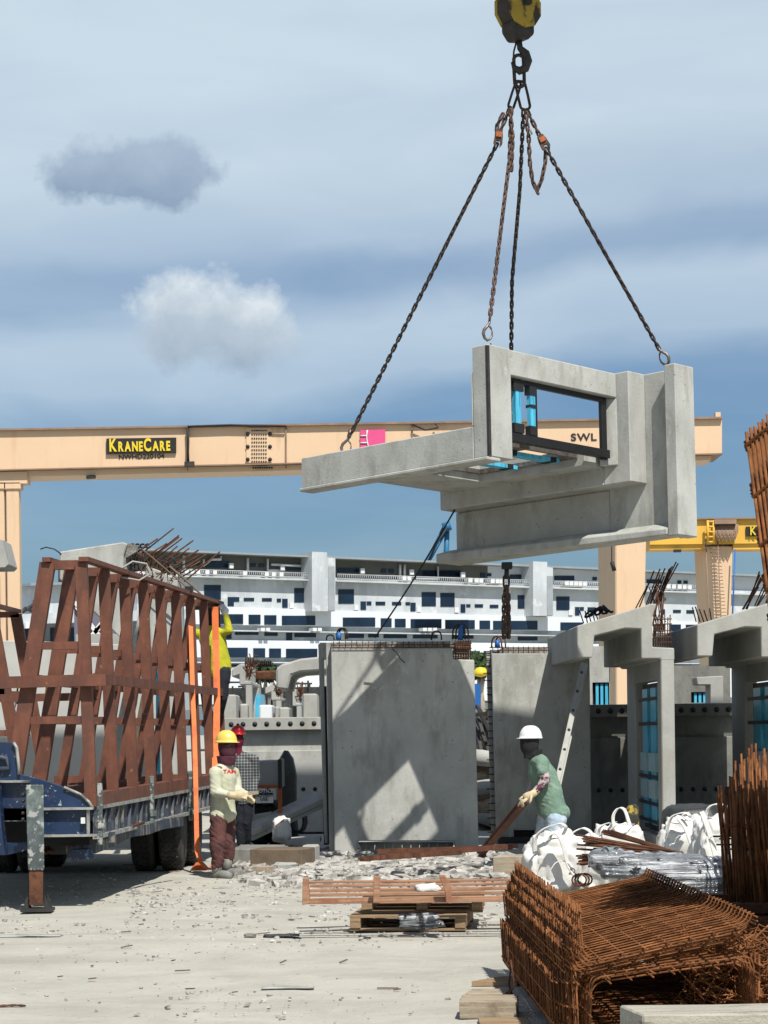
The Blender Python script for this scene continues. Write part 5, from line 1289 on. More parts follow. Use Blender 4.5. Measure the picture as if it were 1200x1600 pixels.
# white sack
def lump(mb,c,rx,ry,rz,seed,amp=.25,n=22,m=14,flat=True):
    vs=[];fs=[]
    for i in range(m+1):
        th=math.pi*i/m
        for k in range(n):
            ph=2*math.pi*k/n; d=V(math.sin(th)*math.cos(ph),math.sin(th)*math.sin(ph),math.cos(th))
            s=lambda v:math.copysign(abs(v)**.6,v)
            d2=V(s(d.x),s(d.y),s(d.z)); nn=noise.noise(d*2.2+V(seed,0,0))+.6*noise.noise(d*5+V(0,seed,0))+.35*abs(noise.noise(d*9+V(seed,seed,0)))
            p=V(d2.x*rx,d2.y*ry,d2.z*rz)*(1+amp*nn); p=Vector(c)+p; p.z=max(p.z,.005); vs.append(p)
    for i in range(m):
        for k in range(n): fs.append((i*n+k,i*n+(k+1)%n,(i+1)*n+(k+1)%n,(i+1)*n+k))
    mb.add(vs,fs,True)
mb=MB(); lump(mb,P(440,1297,31.5),.13,.16,.17,2,.25); sk=mb.build('white_sack',M['bag']); tag(sk,'crumpled white sack tied with red string under the tilted beam','sack')
mb=MB(); mb.tube([P(430,1292,31.3),P(437,1286,31.3),P(444,1280,31.35)],.008,5); mb.build('red_string',M['helmetr'],sk)
mb=MB()
for i in range(7):
    c=P(464+i*.8,1283,34+.08*i); mb.tube([c+V(.10*math.cos(a),.02*i,.17*math.sin(a)) for a in [k*2*math.pi/16 for k in range(16)]],.016,6,False,True,True)
tag(mb.build('hose_coil',M['black']),'coil of black hose standing behind the white sack','hose')
MB_=MB(); MB_.prism([P(x,y,31.2) for x,y in ((446,1313),(500,1310),(500,1317),(446,1318))],(0,.9,0)); tag(MB_.build('flat_board',M['concl']),'low pale board lying on the ground left of the main panel','board')
# slabs and blocks on the ground by the workers
def gb(name,label,cat,x0,x1,y,hpx,dep,mat,bev=.01,skew=0,jit=0,zoff=0):
    a=G(x0,y); b=G(x1,y); h=hpx*((a.y+b.y)/2)/F; mb=MB(); vec=V(skew,dep,0); o=V(0,0,zoff)
    mb.prism([a+o,b+o,b+o+V(0,0,h),a+o+V(0,0,h)],vec)
    if jit: mb.jitter(jit,6)
    o=mb.build(name,M[mat],bevel=bev); return tag(o,label,cat)
gb('concrete_slab','thick grey broken concrete slab lying right of the standing man with the yellow helmet','concrete slab',360,430,1350,24,1.0,'concd',.02,.1,.01)
gb('timber_beam','thick dusty brown timber beam with a whitish end lying before the main panel','timber',391,472,1359,32,.55,'brownbox',.01,.15)
gb('concrete_block','small whitish speckled concrete block at the end of the brown timber','concrete block',472,493,1352,31,.3,'concl',.02,.05,.01)
gb('timber_offcut','short square tan offcut lying left of the rubble','timber offcut',394,418,1366,12,.14,'woodg',.006,.08)
gb('timber_offcut','second short tan offcut half buried in the rubble','timber offcut',434,470,1362,10,.12,'woodg',.006,.10)
mb=MB(); mb.tube([G(425,1356),G(430,1356)+V(.03,0,.12),G(445,1354)+V(0,0,.22),G(458,1353)+V(0,0,.23),G(474,1352)+V(0,0,.18)],.010,5); tag(mb.build('bent_pipe',M['concl']),'thin pale bent pipe arching over the brown timber','pipe')
def chunk(x,y,s,label,seed,mat='concl'):
    mb=MB(); lump(mb,G(x,y)+V(0,0,s*.25),s,s*.8,s*.45,seed,.35,9,6); o=mb.build('concrete_chunk',M[mat],smooth=False); tag(o,label,'concrete chunk')
chunk(447,1362,.16,'largest pale chunk lying below the brown timber beam',3); chunk(470,1364,.12,'pale rounded chunk beside the largest chunk in the rubble',6); chunk(601,1352,.10,'squat round concrete chunk in front of the main panel foot, left of centre',9); chunk(691,1352,.10,'squat round concrete chunk in front of the main panel foot at its right',12); chunk(542,1362,.06,'dark little block standing in the rubble below the panel',15,'concd'); chunk(391,1465,.05,'single grey lump lying alone on the open dusty ground',21,'concd'); chunk(645,1350,.08,'grey chunk between the two round chunks before the panel',25,'concd')
# dark flat scraps
for (x,y,w,l,lab) in ((35,1464,.65,.12,'flat grey board lying alone on the dusty ground near the left edge'),(450,1545,.35,.09,'thin crumpled grey scrap lying on the open ground'),(15,1574,.2,.03,'thin dark red stick lying at the lower left edge'),(440,1463,.3,.18,'dark crumpled plastic scrap left of the wooden frame shadow'),(348,1388,.22,.10,'flat grey rag on the ground below the man with yellow helmet')):
    c=G(x,y); mb=MB()
    n=8
    vs=[]
    for j in range(4):
        for i in range(n):
            vs.append(c+V((i/(n-1)-.5)*w,(j/3-.5)*l,.012+.012*abs(noise.noise(V(i*.9,j*1.3,x))) ))
    k=len(vs); vs+= [v-V(0,0,.009) for v in vs]
    fs=[(j*n+i,j*n+i+1,(j+1)*n+i+1,(j+1)*n+i) for j in range(3) for i in range(n-1)]
    fs+=[tuple(q+k for q in reversed(f_)) for f_ in fs]
    ed=[(i,i+1) for i in range(n-1)]+[(j*n+n-1,(j+1)*n+n-1) for j in range(3)]+[(3*n+i+1,3*n+i) for i in range(n-2,-1,-1)]+[((j+1)*n,j*n) for j in range(2,-1,-1)]
    fs+=[(b,a,a+k,b+k) for a,b in ed]
    mb.add(vs,fs,True); o=mb.build('scrap',M['conc' if x in(35,348,450) else 'tarp'] if x!=15 else M['rustd']); tag(o,lab,'scrap')
# steel and timber lengths between panel and pallet
for (x0,y0,x1,y1,w,h,mat,lab) in ((590,1378,805,1356,.10,.05,'prim','rusty steel angle lying across the top of the wooden frame stack'),(565,1380,720,1368,.06,.05,'rustd','shorter rusty bar lying behind the wooden frame'),(590,1366,800,1359,.06,.04,'rustd','long thin rusty bar behind the steel angle')):
    a=G(x0,y0)+V(0,0,.25); b=G(x1,y1)+V(0,0,.25); mb=MB(); mb.channel(a,b,w,.05,.008,(0,0,1),1); o=mb.build('steel_length',M[mat]); tag(o,lab,'steel bar')
gb('timber_beam','dark weathered beam end poking up behind the rusty mesh cage','timber',770,812,1372,34,.6,'woodg',.01,.5)
gb('timber_offcut','short grey timber block under the steel lengths right of centre','timber offcut',664,700,1386,9,.5,'brownbox',.01,.2)

# pallets and wooden frame
def pallet(origin,yaw,w,l,label,z0=0):
    t=thing('wooden_pallet',V(origin.x,origin.y,z0),label,'pallet','stacked pallets')
    Rz=Matrix.Rotation(yaw,3,'Z'); o=V(origin.x,origin.y,z0)
    def b(n,cx,cy,cz,dx,dy,dz):
        mb=MB(); mb.box(o+Rz@V(cx,cy,cz),(dx,dy,dz),Rz); return mb.build(n,M['pallet'],t,bevel=.003)
    for i in range(3): b('bottom_board',w/2,.06+i*(l-.12)/2,.011,w,.10,.022)
    for i in range(3): b('stringer',.05+i*(w-.10)/2,l/2,.067,.09,l,.088)
    for i in range(7): b('deck_board',w/2,.05+i*(l-.10)/6,.123,w,.10,.022)
    return t
g0=G(546,1455); pallet(g0,R(-6),1.0,1.05,'lower weathered pallet lying on the dust under the wooden frame')
g1=g0+V(.10,.18,0); pallet(g1,R(-4),1.05,.85,'upper pallet resting on the lower one directly under the wooden frame',.137)
mb=MB(); c=P(655,1440,18.62); lump(mb,c,.16,.03,.06,5,.5,18,10); o=mb.build('plastic_film',M['wrap']); tag(o,'crumpled clear plastic film hanging over the front of the lower pallet','plastic film')
mb=MB(); lump(mb,P(668,1388,18.6),.10,.06,.035,8,.5,18,10); o=mb.build('plastic_film',M['bag']); tag(o,'whitish plastic scrap lying on the wooden frame','plastic film')
t=thing('timber_cradle',G(640,1430)+V(0,0,.27),'orange brown timber frame of long planks with three cross battens lying on the pallets','timber frame')
wz=.275
def wr(y0px,y1px,d,x0=474,x1=830,nm='rail',dd=.09):
    a=P(x0,y0px,d);b=P(x1,y0px,d); c=P(x0,y1px,d); mb=MB(); mb.bb(a.x,b.x,d,d+dd,c.z,a.z); mb.jitter(.004,1.2); return mb.build(nm,M['wood'],t,bevel=.003)
wr(1404,1413,18.35,478,830,dd=.04); wr(1396.5,1401.5,18.5,478,830,dd=.04); wr(1389.5,1394.5,18.7,483,830,dd=.05); wr(1383.5,1387,18.9,484,830,dd=.12); wr(1377.5,1381,19.2,480,830,dd=.10)
for poly,d in ((((473,1372),(482,1374),(484,1412),(472,1414)),18.25),(((584,1370),(594,1370),(594,1411),(583,1411)),18.2),(((686,1369),(696,1369),(706,1385),(705,1412),(697,1411),(696,1395)),18.22)):
    MB().prism([P(x,y,d) for x,y in poly],(0,.14,0)).build('cross_batten',M['wood'],t,bevel=.004)
# broken ply and blocks lower right
gb('timber_board','short tan timber board lying at the lower edge left of the rusty mesh','timber board',718,808,1592,27,.35,'woodg',.004,.03)
gb('timber_board','thin board resting behind the lowest timber board','timber board',727,790,1560,8,.25,'woodg',.004,.05)
gb('timber_board','long board at the very bottom edge, mostly hidden by dust','timber board',750,830,1606,6,.3,'pallet',.004,0)
mb=MB(); g=G(770,1542)
mb.prism([g+V(-.15,0,.004),g+V(.16,-.03,.004),g+V(.19,.3,.004),g+V(.08,.34,.004),g+V(.02,.18,.004),g+V(-.04,.12,.004)],(0,0,.03)); mb.jitter(.02,8); o=mb.build('broken_plywood',M['pallet']); tag(o,'splintered piece of plywood lying above the tan boards','plywood')
mb=MB(); mb.tube([P(793,1478,13.6),P(795,1500,13.6),P(790,1506,13.6),P(798,1512,13.6),P(795,1540,13.6),P(802,1560,13.6)],.006,5); mb.tube([P(798,1500,13.6),P(804,1540,13.5),P(793,1556,13.6)],.006,5); tag(mb.build('tie_wire',M['rustd']),'thin bent tie wire hanging at the left side of the rusty mesh cage','wire')
# ================================================================== foreground rebar
RMAT=M['rust']
def umat(e0,e1,z_at,lh,rh,d0,d1,X0f,X0b,wid,label,group,step=.105,r=.0052,jit=.004,nl=7,seed=0,tilt=0.0):
    # welded mesh sheet bent to a U: left wing lh high (may be negative = hanging), base, right wing rh
    rr=random.Random(seed); t=thing('rebar_mesh_mat',V(X0f+wid/2,(d0+d1)/2,max(0,z_at)),label,'rebar mesh',group)
    mb=MB(); n=int((d1-d0)/step)
    def prof(X0,z,j):
        b=.05; sl=1 if lh>0 else -1; sr=1 if rh>0 else -1
        zr=z+tilt*wid
        return [V(X0-.02+j,0,z+lh),V(X0-.005+j,0,z+sl*b),V(X0+b*.35,0,z+sl*b*.3),V(X0+b,0,z),V(X0+wid*.5,0,z+tilt*wid*.5),V(X0+wid-b,0,zr-tilt*b),V(X0+wid-b*.3,0,zr+sr*b*.3),V(X0+wid,0,zr+sr*b),V(X0+wid+.01,0,zr+rh)]
    for i in range(n+1):
        f=i/n; y=d0+(d1-d0)*f+rr.uniform(-1,1)*jit*2; X0=X0f+(X0b-X0f)*f; j=rr.uniform(-1,1)*jit; z=z_at+rr.uniform(-1,1)*jit*.5
        mb.tube([p+V(0,y,0) for p in prof(X0,z,j)],r,5)
    mb.build('cross_bars',RMAT,t); mb=MB()
    def lng(fx,fz,wobble=.0):
        over=rr.uniform(.03,.14)
        mb.bar(V(X0f+fx,d0-over,z_at+fz),V(X0b+fx,d1+over*.4,z_at+fz),r,5)
    for k in range(nl): lng(.08+k*(wid-.16)/(nl-1), tilt*(.08+k*(wid-.16)/(nl-1))-r*1.6)
    m=3 if abs(lh)>.2 else 1
    for k in range(m): lng(-.012,lh*(k+.7)/(m+.1))
    for k in range(1 if abs(rh)<.2 else 3): lng(wid+.012,tilt*wid+rh*(k+.75)/(1 if abs(rh)<.2 else 3.1))
    mb.build('long_bars',RMAT,t); return t
gA='upturned rusty mesh mats of the top layer'; gB='rusty mesh mats nested under the top layer'
for i in range(8):
    umat(0,0,.515-.022*i,.285-.012*i+(.02 if i%2 else 0),.05,11.45+.05*i,15.3+.03*i,1.015-.012*i+.004*(i%3),.925-.012*i,.875+.008*i,'topmost rusty mesh mat of the foreground stack, its sloping sheet fully in view' if i==0 else 'rusty bent mesh mat nested under the topmost one in the foreground stack',gA if i else None,seed=i,tilt=.2)
for i in range(8):
    umat(0,0,.02+.008*i,.42-.012*i,.50-.012*i,11.55+.04*i,15.2,1.00-.016*i,.915-.016*i,.93+.022*i,'rusty bent mesh mat in the lower nest of the foreground stack',gB,seed=20+i,nl=7)
for i in range(2):
    umat(0,0,.42-.03*i,-.36+.02*i,-.36+.02*i,11.5+.06*i,15.2,1.06+.012*i,.96+.012*i,.84-.01*i,'rusty mesh mat bent downwards inside the foreground stack','downturned rusty mesh mats of the middle layer',seed=40+i,nl=7,tilt=.12)
# flat mats under and right of the stack
for i in range(6):
    r=random.Random(60+i); t=thing('rebar_mesh_mat',(2.9,14,.1*i),'flat rusty mesh mat in the low pile right of the foreground stack','rebar mesh','flat rusty mesh mats lying right of the stack')
    z=.06+.085*i; mb=MB(); a=r.uniform(-.05,.05)
    for k in range(26): y=12.2+k*.12; mb.bar(V(2.02,y,z+.05),V(4.0,y+a,z-.03),.006,4)
    mb.build('cross_bars',RMAT,t); mb=MB()
    for k in range(12): x=2.05+k*.16; mb.bar(V(x,12.1,z+.012),V(x+a,15.3,z+.012),.006,4)
    mb.build('long_bars',RMAT,t)
# stirrup heap at lower right
t=thing('stirrup_heap',(2.25,12.6,0),'tangled heap of small rusty stirrups at the lower right edge','stirrup heap'); mb=MB(); r=random.Random(77)
for i in range(170):
    c=P(r.uniform(1085,1225),r.uniform(1470,1572),12.1+r.uniform(-.3,.4)); s=r.uniform(.06,.13); Rm_=Matrix.Rotation(r.uniform(0,6.3),3,'Z')@Matrix.Rotation(r.uniform(-.9,.9),3,'X')@Matrix.Rotation(r.uniform(-.9,.9),3,'Y')
    mb.tube([c+Rm_@V(x*s,y*s*.6,0) for x,y in ((-1,-1),(1,-1),(1,1),(-1,1),(-1,-.7))],.0045,4)
for k in range(9):
    a=P(1095+k*13,1500+r.uniform(-12,12),12.0); mb.bar(a,a+V(.22,.15,.16),.0055,4)
mb.build('stirrups',RMAT,t)
# standing bundles right
def standing(label,x0,x1,y0,y1,ztop,zbot,nrow,ncol,lean,seed,group):
    r=random.Random(seed)
    for j in range(nrow):
        t=thing('standing_rebar_mat',V((x0+x1)/2,y0+(y1-y0)*j/max(1,nrow-1),zbot),label,'rebar mesh',group); y=y0+(y1-y0)*j/max(1,nrow-1); mb=MB()
        for i in range(ncol):
            x=x0+(x1-x0)*i/(ncol-1)+r.uniform(-.012,.012); zt=ztop+r.uniform(-.14,.04)-.02*j
            mb.bar(V(x+lean+r.uniform(-.03,.03),y+r.uniform(-.04,.04),zbot),V(x,y,zt),.0075,5)
        mb.build('upright_bars',RMAT,t); mb=MB()
        for k in range(2): z=ztop-.42-k*.5+r.uniform(-.1,.1); mb.bar(V(x0-.02,y+.01,z),V(x1+.02,y+.01,z),.006,4)
        for i in range(6):
            x=r.uniform(x0,x1); mb.bar(V(x,y-.02,ztop-.1),V(x+r.uniform(-.05,.06),y-.05,ztop-r.uniform(.35,.7)),.007,4)
        mb.build('tie_bars',RMAT,t)
a=P(1144,1212,14.0); b=P(1330,1215,14.0)
standing('rusty mesh mat standing upright in the front bundle at the right edge',a.x,b.x,13.9,14.7,a.z+.02,P(1160,1425,14).z-.06,7,26,.05,3,'upright rusty mats in the front bundle')
a=P(1166,1178,16.0); b=P(1340,1178,16.0)
standing('taller rusty mesh mat standing upright behind the front bundle at the right edge',a.x,b.x,15.9,16.6,a.z+.05,0.02,5,18,.03,5,'upright rusty mats in the rear bundle')
t=thing('steel_stand',(2.9,14.3,0),'low dark steel trestle carrying the upright rusty mats','trestle'); mb=MB(); mb.bb(2.05,4.0,13.85,14.0,.54,.60); mb.bb(2.05,4.0,14.65,14.8,.54,.60)
for x in (2.1,3.9):
    for y in (13.9,14.7): mb.bb(x-.03,x+.03,y-.03,y+.03,0,.54)
mb.build('trestle_frame',M['rustd'],t)
# tall leaning stack at upper right
for j in range(6):
    r=random.Random(90+j); D=12.0+.22*j; t=thing('leaning_rebar_mat',V(P(1210,1300,D).x,D,0),'tall rusty mesh mat leaning at the upper right picture edge','rebar mesh','tall leaning rusty mats at the upper right edge'); mb=MB()
    for i in range(30):
        xp=1166+j*1.5+i*6.6; yt=676+j*3-i*5.6+r.uniform(-3,3)
        a=P(xp,yt,D); b=V(a.x+.40+(-.05*j)*0,D+.0,.0)
        mb.bar(b,a,.0095,5)
    mb.build('upright_bars',RMAT,t); mb=MB()
    for k in range(13):
        f=k*.075+.02*r.random(); 
        a=P(1166,690,D); b=V(a.x+.40,D,0); p=a.lerp(b,f); mb.bar(p+V(-.01,.016,0),p+V(.75,.016,.64*(1-f)*.0+.62),.0075,4)
        mb.bar(p+V(-.01,-.016,-.02),p+V(.75,-.016,.60),.0075,4)
    mb.build('tie_bars',RMAT,t)
# wide timber baulks bottom right
for (x0,x1,lab,m) in ((992,1153,'whitish weathered timber baulk lying across the bottom right corner, the longer one','woodw'),(1142,1260,'whitish weathered timber baulk at the extreme lower right corner','woodw')):
    D=9.2; z=P(1000,1585,D).z; a=P(x0+12,1592,D); b=P(x1+8,1592,D); t=thing('timber_baulk',V((a.x+b.x)/2,D,0),lab,'timber baulk')
    mb=MB(); w=P(x0,1577,D+.42); 
    zt=z
    mb.hexa([V(a.x,D,zt-.15),V(b.x,D,zt-.15),V(b.x-.06,D+.33,zt-.15),V(a.x-.06,D+.33,zt-.15),V(a.x,D,zt),V(b.x,D,zt),V(b.x-.06,D+.33,zt),V(a.x-.06,D+.33,zt)]); mb.jitter(.006,3); mb.build('baulk',M[m],t,bevel=.008)
    mb=MB(); mb.bb(a.x+.05,a.x+.15,D+.03,D+.3,0,zt-.152); mb.bb(b.x-.15,b.x-.08,D+.03,D+.3,0,zt-.152); mb.build('support_block',M['woodg'],t)

# ================================================================== white bags, bundles
def bagthing(label,c,rx,ry,rz,seed,handles):
    t=thing('bulk_bag',V(c.x,c.y,0),label,'bulk bag','white bulk bags')
    mb=MB(); lump(mb,c,rx,ry,rz,seed,.16,72,44); 
    for v in mb.v:
        w=v-Vector(c); n_=.5-abs(noise.noise(V(v.x*9,v.y*9,v.z*4)+V(seed,0,0)))*2; n2=.5-abs(noise.noise(V(v.x*5+v.z*7,v.y*6,v.z*5)+V(0,seed,0)))*2
        v += w.normalized()*(n_*.028+n2*.040)
    mb.build('sack_body',M['bag'],t)
    for pts,w in handles:
        mb=MB(); mb.ribbon(pts,w,.008,V(.55,.8,.1)); mb.build('lifting_strap',M['bag'],t)
def arc(d,pts,n=14):
    # smooth curve through pixel points
    P3=[P(x,y,d+o) for x,y,o in pts]; out=[]
    for i in range(len(P3)-1):
        p0=P3[max(i-1,0)];p1=P3[i];p2=P3[i+1];p3=P3[min(i+2,len(P3)-1)]
        for k in range(5):
            t=k/5; out.append(.5*((2*p1)+(p2-p0)*t+(2*p0-5*p1+4*p2-p3)*t*t+(3*p1-p0-3*p2+p3)*t*t*t))
    out.append(P3[-1]); return out
bagthing('crumpled white bulk bag with loose straps beside the bending man, front left one',P(868,1356,18.9),.25,.26,.28,1,[(arc(18.55,[(836,1330,0),(838,1308,0),(850,1295,.0),(872,1287,.05),(884,1292,.1),(880,1304,.15)]),.05),(arc(18.5,[(858,1312,0),(862,1304,0),(872,1304,0),(880,1322,0),(888,1352,0),(902,1372,0)]),.055),(arc(18.5,[(862,1358,0),(872,1346,0),(888,1348,0),(898,1362,0)]),.03)])
bagthing('white bulk bag with gaping mouth directly right of the front left bag',P(912,1352,20.2),.23,.25,.25,4,[(arc(19.9,[(890,1306,0),(900,1298,.05),(912,1294,.1),(924,1302,.1),(926,1320,.1)]),.05)])
bagthing('white bulk bag with tall standing loop straps behind the dark rod bundle',P(965,1335,22.0),.25,.25,.28,7,[(arc(21.8,[(932,1312,0),(936,1296,0),(946,1287,0),(962,1285,.1)]),.07),(arc(21.8,[(960,1298,0),(958,1276,0),(966,1263,.05),(976,1266,.1),(985,1290,.1),(1000,1318,.1)]),.055),(arc(21.75,[(952,1300,0),(962,1290,0),(980,1288,0),(990,1288,.1)]),.05)])
bagthing('white bulk bag with knotted straps right of the portal column',P(1068,1340,20.6),.22,.25,.36,11,[(arc(20.2,[(1042,1298,0),(1050,1276,0),(1068,1270,.0),(1078,1276,.05),(1062,1286,.1),(1050,1284,.1)]),.06),(arc(20.15,[(1060,1278,0),(1070,1290,0),(1080,1315,0),(1088,1336,0)]),.09),(arc(20.15,[(1078,1282,0),(1068,1274,0),(1074,1270,0)]),.07)])
bagthing('white bulk bag with one wide standing loop, nearest to the upright rusty mats',P(1122,1338,19.6),.22,.26,.34,15,[(arc(19.3,[(1102,1300,0),(1104,1270,0),(1112,1258,0),(1128,1257,.05),(1136,1264,.1),(1138,1300,.1)]),.05),(arc(19.2,[(1096,1268,0),(1108,1300,0),(1120,1345,0)]),.085),(arc(19.15,[(1106,1312,0),(1116,1305,0),(1136,1303,0)]),.04)])
mb=MB(); lump(mb,P(1084,1300,23.5),.33,.5,.30,31,.12,30,18); tag(mb.build('covered_mound',M['tarp']),'rounded dark grey tarpaulin covered mound behind the white bags at right','tarpaulin')
mb=MB(); lump(mb,P(988,1283,27),.08,.08,.17,33,.35); tag(mb.build('yellow_bag',M['lime']),'yellow and black bag standing against the portal window behind the white bags','bag')
# dark rod bundle
t=thing('rod_bundle',V(2.0,18.3,0),'bundle of dark rusty steel rods lying across the white bags','steel rods'); mb=MB(); r=random.Random(5)
for i in range(34):
    a=P(900+r.uniform(0,28),1312+r.uniform(-10,42),18.2+r.uniform(-.1,.3)); b=P(1062+r.uniform(-12,6),1334+r.uniform(-3,4),18.6+r.uniform(-.1,.3)); mb.bar(a,b,.009,5)
for i in range(14):
    a=P(952+r.uniform(-12,12),1300+r.uniform(-3,4),18.9); b=P(1064,1334,19.0); mb.bar(a,b,.009,5)
mb.build('rods',M['rustd'],t)
for i in range(3):
    mb=MB(); c=P(905+i*5,1375,18.3); mb.tube([c+V(.06*math.cos(a),.03*i,.05*math.sin(a)) for a in [k*2*math.pi/12 for k in range(12)]],.008,5,False,True,True); mb.build('rod_hook',M['rustd'],t)
mb=MB(); mb.box(V(1.98,18.6,.15),(.9,.5,.3)); mb.build('support_block',M['woodg'],t)
# stretch-wrapped bundle
t=thing('wrapped_bundle',V(2.2,16.8,0),'long bundle wrapped in shiny grey stretch film behind the rusty mesh stack','wrapped bundle'); mb=MB(); D=16.9
pts=[P(926,1358,D),P(935,1350,D),P(955,1350,D),P(985,1357,D),P(1020,1364,D),P(1065,1370,D),P(1110,1378,D),P(1170,1384,D)]
rad=[.05,.12,.13,.14,.17,.19,.20,.2]
m=40; P3=[];RR=[]
for i in range(m):
    f=i/(m-1)*(len(pts)-1); j=min(int(f),len(pts)-2); P3.append(pts[j].lerp(pts[j+1],f-j)); RR.append((rad[j]*(1-f+j)+rad[j+1]*(f-j))*(1+.05*math.sin(i*1.7)))
mb.tube(P3,RR,28)
for v in mb.v: v += V(0,0,1)*noise.noise(V(v.x*3,v.y*5,v.z*22))*.025+V(0,-1,0)*noise.noise(V(v.x*2,v.y*8,v.z*30))*.03
mb.build('film_wrap',M['wrap'],t)
mb=MB(); mb.bb(1.75,2.9,16.7,17.1,0,.36); mb.build('support_block',M['woodg'],t)
mb=MB(); mb.beam(P(1060,1418,15.9),P(1150,1419,15.9),.1,.03); tag(mb.build('thin_board',M['woodg']),'thin grey board edge under the wrapped bundle','board')

# ================================================================== people
def grow(name,nodes,edges,root,mat,parent,sub=2,disp=0.0,dscale=.06,face=None,vox=.013):
    # one continuous surface: tapered elliptical limbs fused by a voxel remesh; nodes {id:(point, r or (across, depth))}
    face=Vector(face or FACE[0]); face.z=0; face.normalize(); sdv=face.cross(V(0,0,1))
    mb=MB(); n=14
    def rad(k):
        r=nodes[k][1]; return r if isinstance(r,tuple) else (r,r)
    def ell(c,rs,rf,rz):
        vs=[];fs=[]
        for i in range(9):
            th=math.pi*i/8
            for k in range(n):
                ph=2*math.pi*k/n; vs.append(c+sdv*(rs*math.sin(th)*math.cos(ph))+face*(rf*math.sin(th)*math.sin(ph))+V(0,0,rz*math.cos(th)))
        for i in range(8):
            for k in range(n): fs.append((i*n+k,i*n+(k+1)%n,(i+1)*n+(k+1)%n,(i+1)*n+k))
        mb.add(vs,fs,True)
    for a_,b_ in edges:
        A=Vector(nodes[a_][0]);B=Vector(nodes[b_][0]); ra,rb=rad(a_),rad(b_)
        if abs(ra[0]-ra[1])>.001 or abs(rb[0]-rb[1])>.001:
            if not isinstance(nodes[a_][1],tuple): ra=(min(ra[0],rb[0]),)*2 if False else ra
        m=max(3,int((B-A).length/.025)); 
        for i in range(m+1):
            f=i/m; rs=ra[0]+(rb[0]-ra[0])*f; rf=ra[1]+(rb[1]-ra[1])*f; ell(A.lerp(B,f),rs,rf,min(rs,rf)*.75)
    me=bpy.data.meshes.new(name); o0=ORG[parent.name] if parent else V(0,0,0)
    me.from_pydata([v-o0 for v in mb.v],[],mb.f)
    o=bpy.data.objects.new(name,me); col.objects.link(o)
    rm=o.modifiers.new('r','REMESH'); rm.mode='VOXEL'; rm.voxel_size=vox; rm.adaptivity=0
    sm_=o.modifiers.new('s','SMOOTH'); sm_.factor=.5; sm_.iterations=5
    bpy.context.view_layer.update(); dg=bpy.context.evaluated_depsgraph_get()
    m2=bpy.data.meshes.new_from_object(o.evaluated_get(dg)); bpy.data.objects.remove(o); m2.name=name
    if disp:
        m2.update(); ns=[v.normal.copy() for v in m2.vertices]
        for v,n_ in zip(m2.vertices,ns):
            q=v.co/dscale; q2=V(q.x+q.z*.5,q.y,q.z*.6-q.x*.4)
            d1=V(.6,.2,.8); u_=q.dot(d1); q3=V(u_*2.6,q.z*.55-q.x*.3,q.y*.5); w_=.5+.5*noise.noise(q*.5+V(3,0,0)); v.co += n_*(disp*(noise.noise(q*.6)*.6+w_*1.6*(.22-abs(noise.noise(q3)))))
    for p in m2.polygons: p.use_smooth=True
    m2.materials.clear(); m2.materials.append(mat)
    o=bpy.data.objects.new(name,m2); col.objects.link(o); ORG[o.name]=o0.copy()
    if parent: o.parent=parent
    return o
FACE=[V(1,0,0)]
def hand(mb,w,d,n,s=1.0,curl=.9,thumb=1):
    # w wrist, d pointing direction, n back-of-hand normal
    d=Vector(d).normalized(); n=Vector(n); n=(n-d*n.dot(d)).normalized(); sd=d.cross(n).normalized()*thumb; w=Vector(w)
    mb.tube([w-d*.03*s,w+d*.01*s,w+d*.05*s,w+d*.09*s],[(.026*s,.030*s),(.022*s,.034*s),(.019*s,.042*s),(.016*s,.040*s)],8)
    for k,(off,L) in enumerate(((.030,.078),(.010,.088),(-.010,.082),(-.029,.064))):
        p=w+d*.088*s+sd*off*s; pts=[p-d*.015*s]; a=0.25; rr=[.0105*s]
        for j,f in enumerate((.42,.33,.25)):
            dd=d*math.cos(a)-n*math.sin(a); p=p+dd*L*s*f; pts.append(p.copy()); rr.append((.0105-.0012*j)*s); a+=curl*(.8+.1*k*.3)
        mb.tube(pts,rr,7)
    p=w+d*.035*s+sd*.034*s; dd=(d*.6+sd*.7-n*.35).normalized(); q=p+dd*.038*s; dd2=(d*.85+sd*.25-n*.6).normalized()
    mb.tube([p-dd*.015*s,p,q,q+dd2*.032*s],[.013*s,.0135*s,.0115*s,.009*s],7)
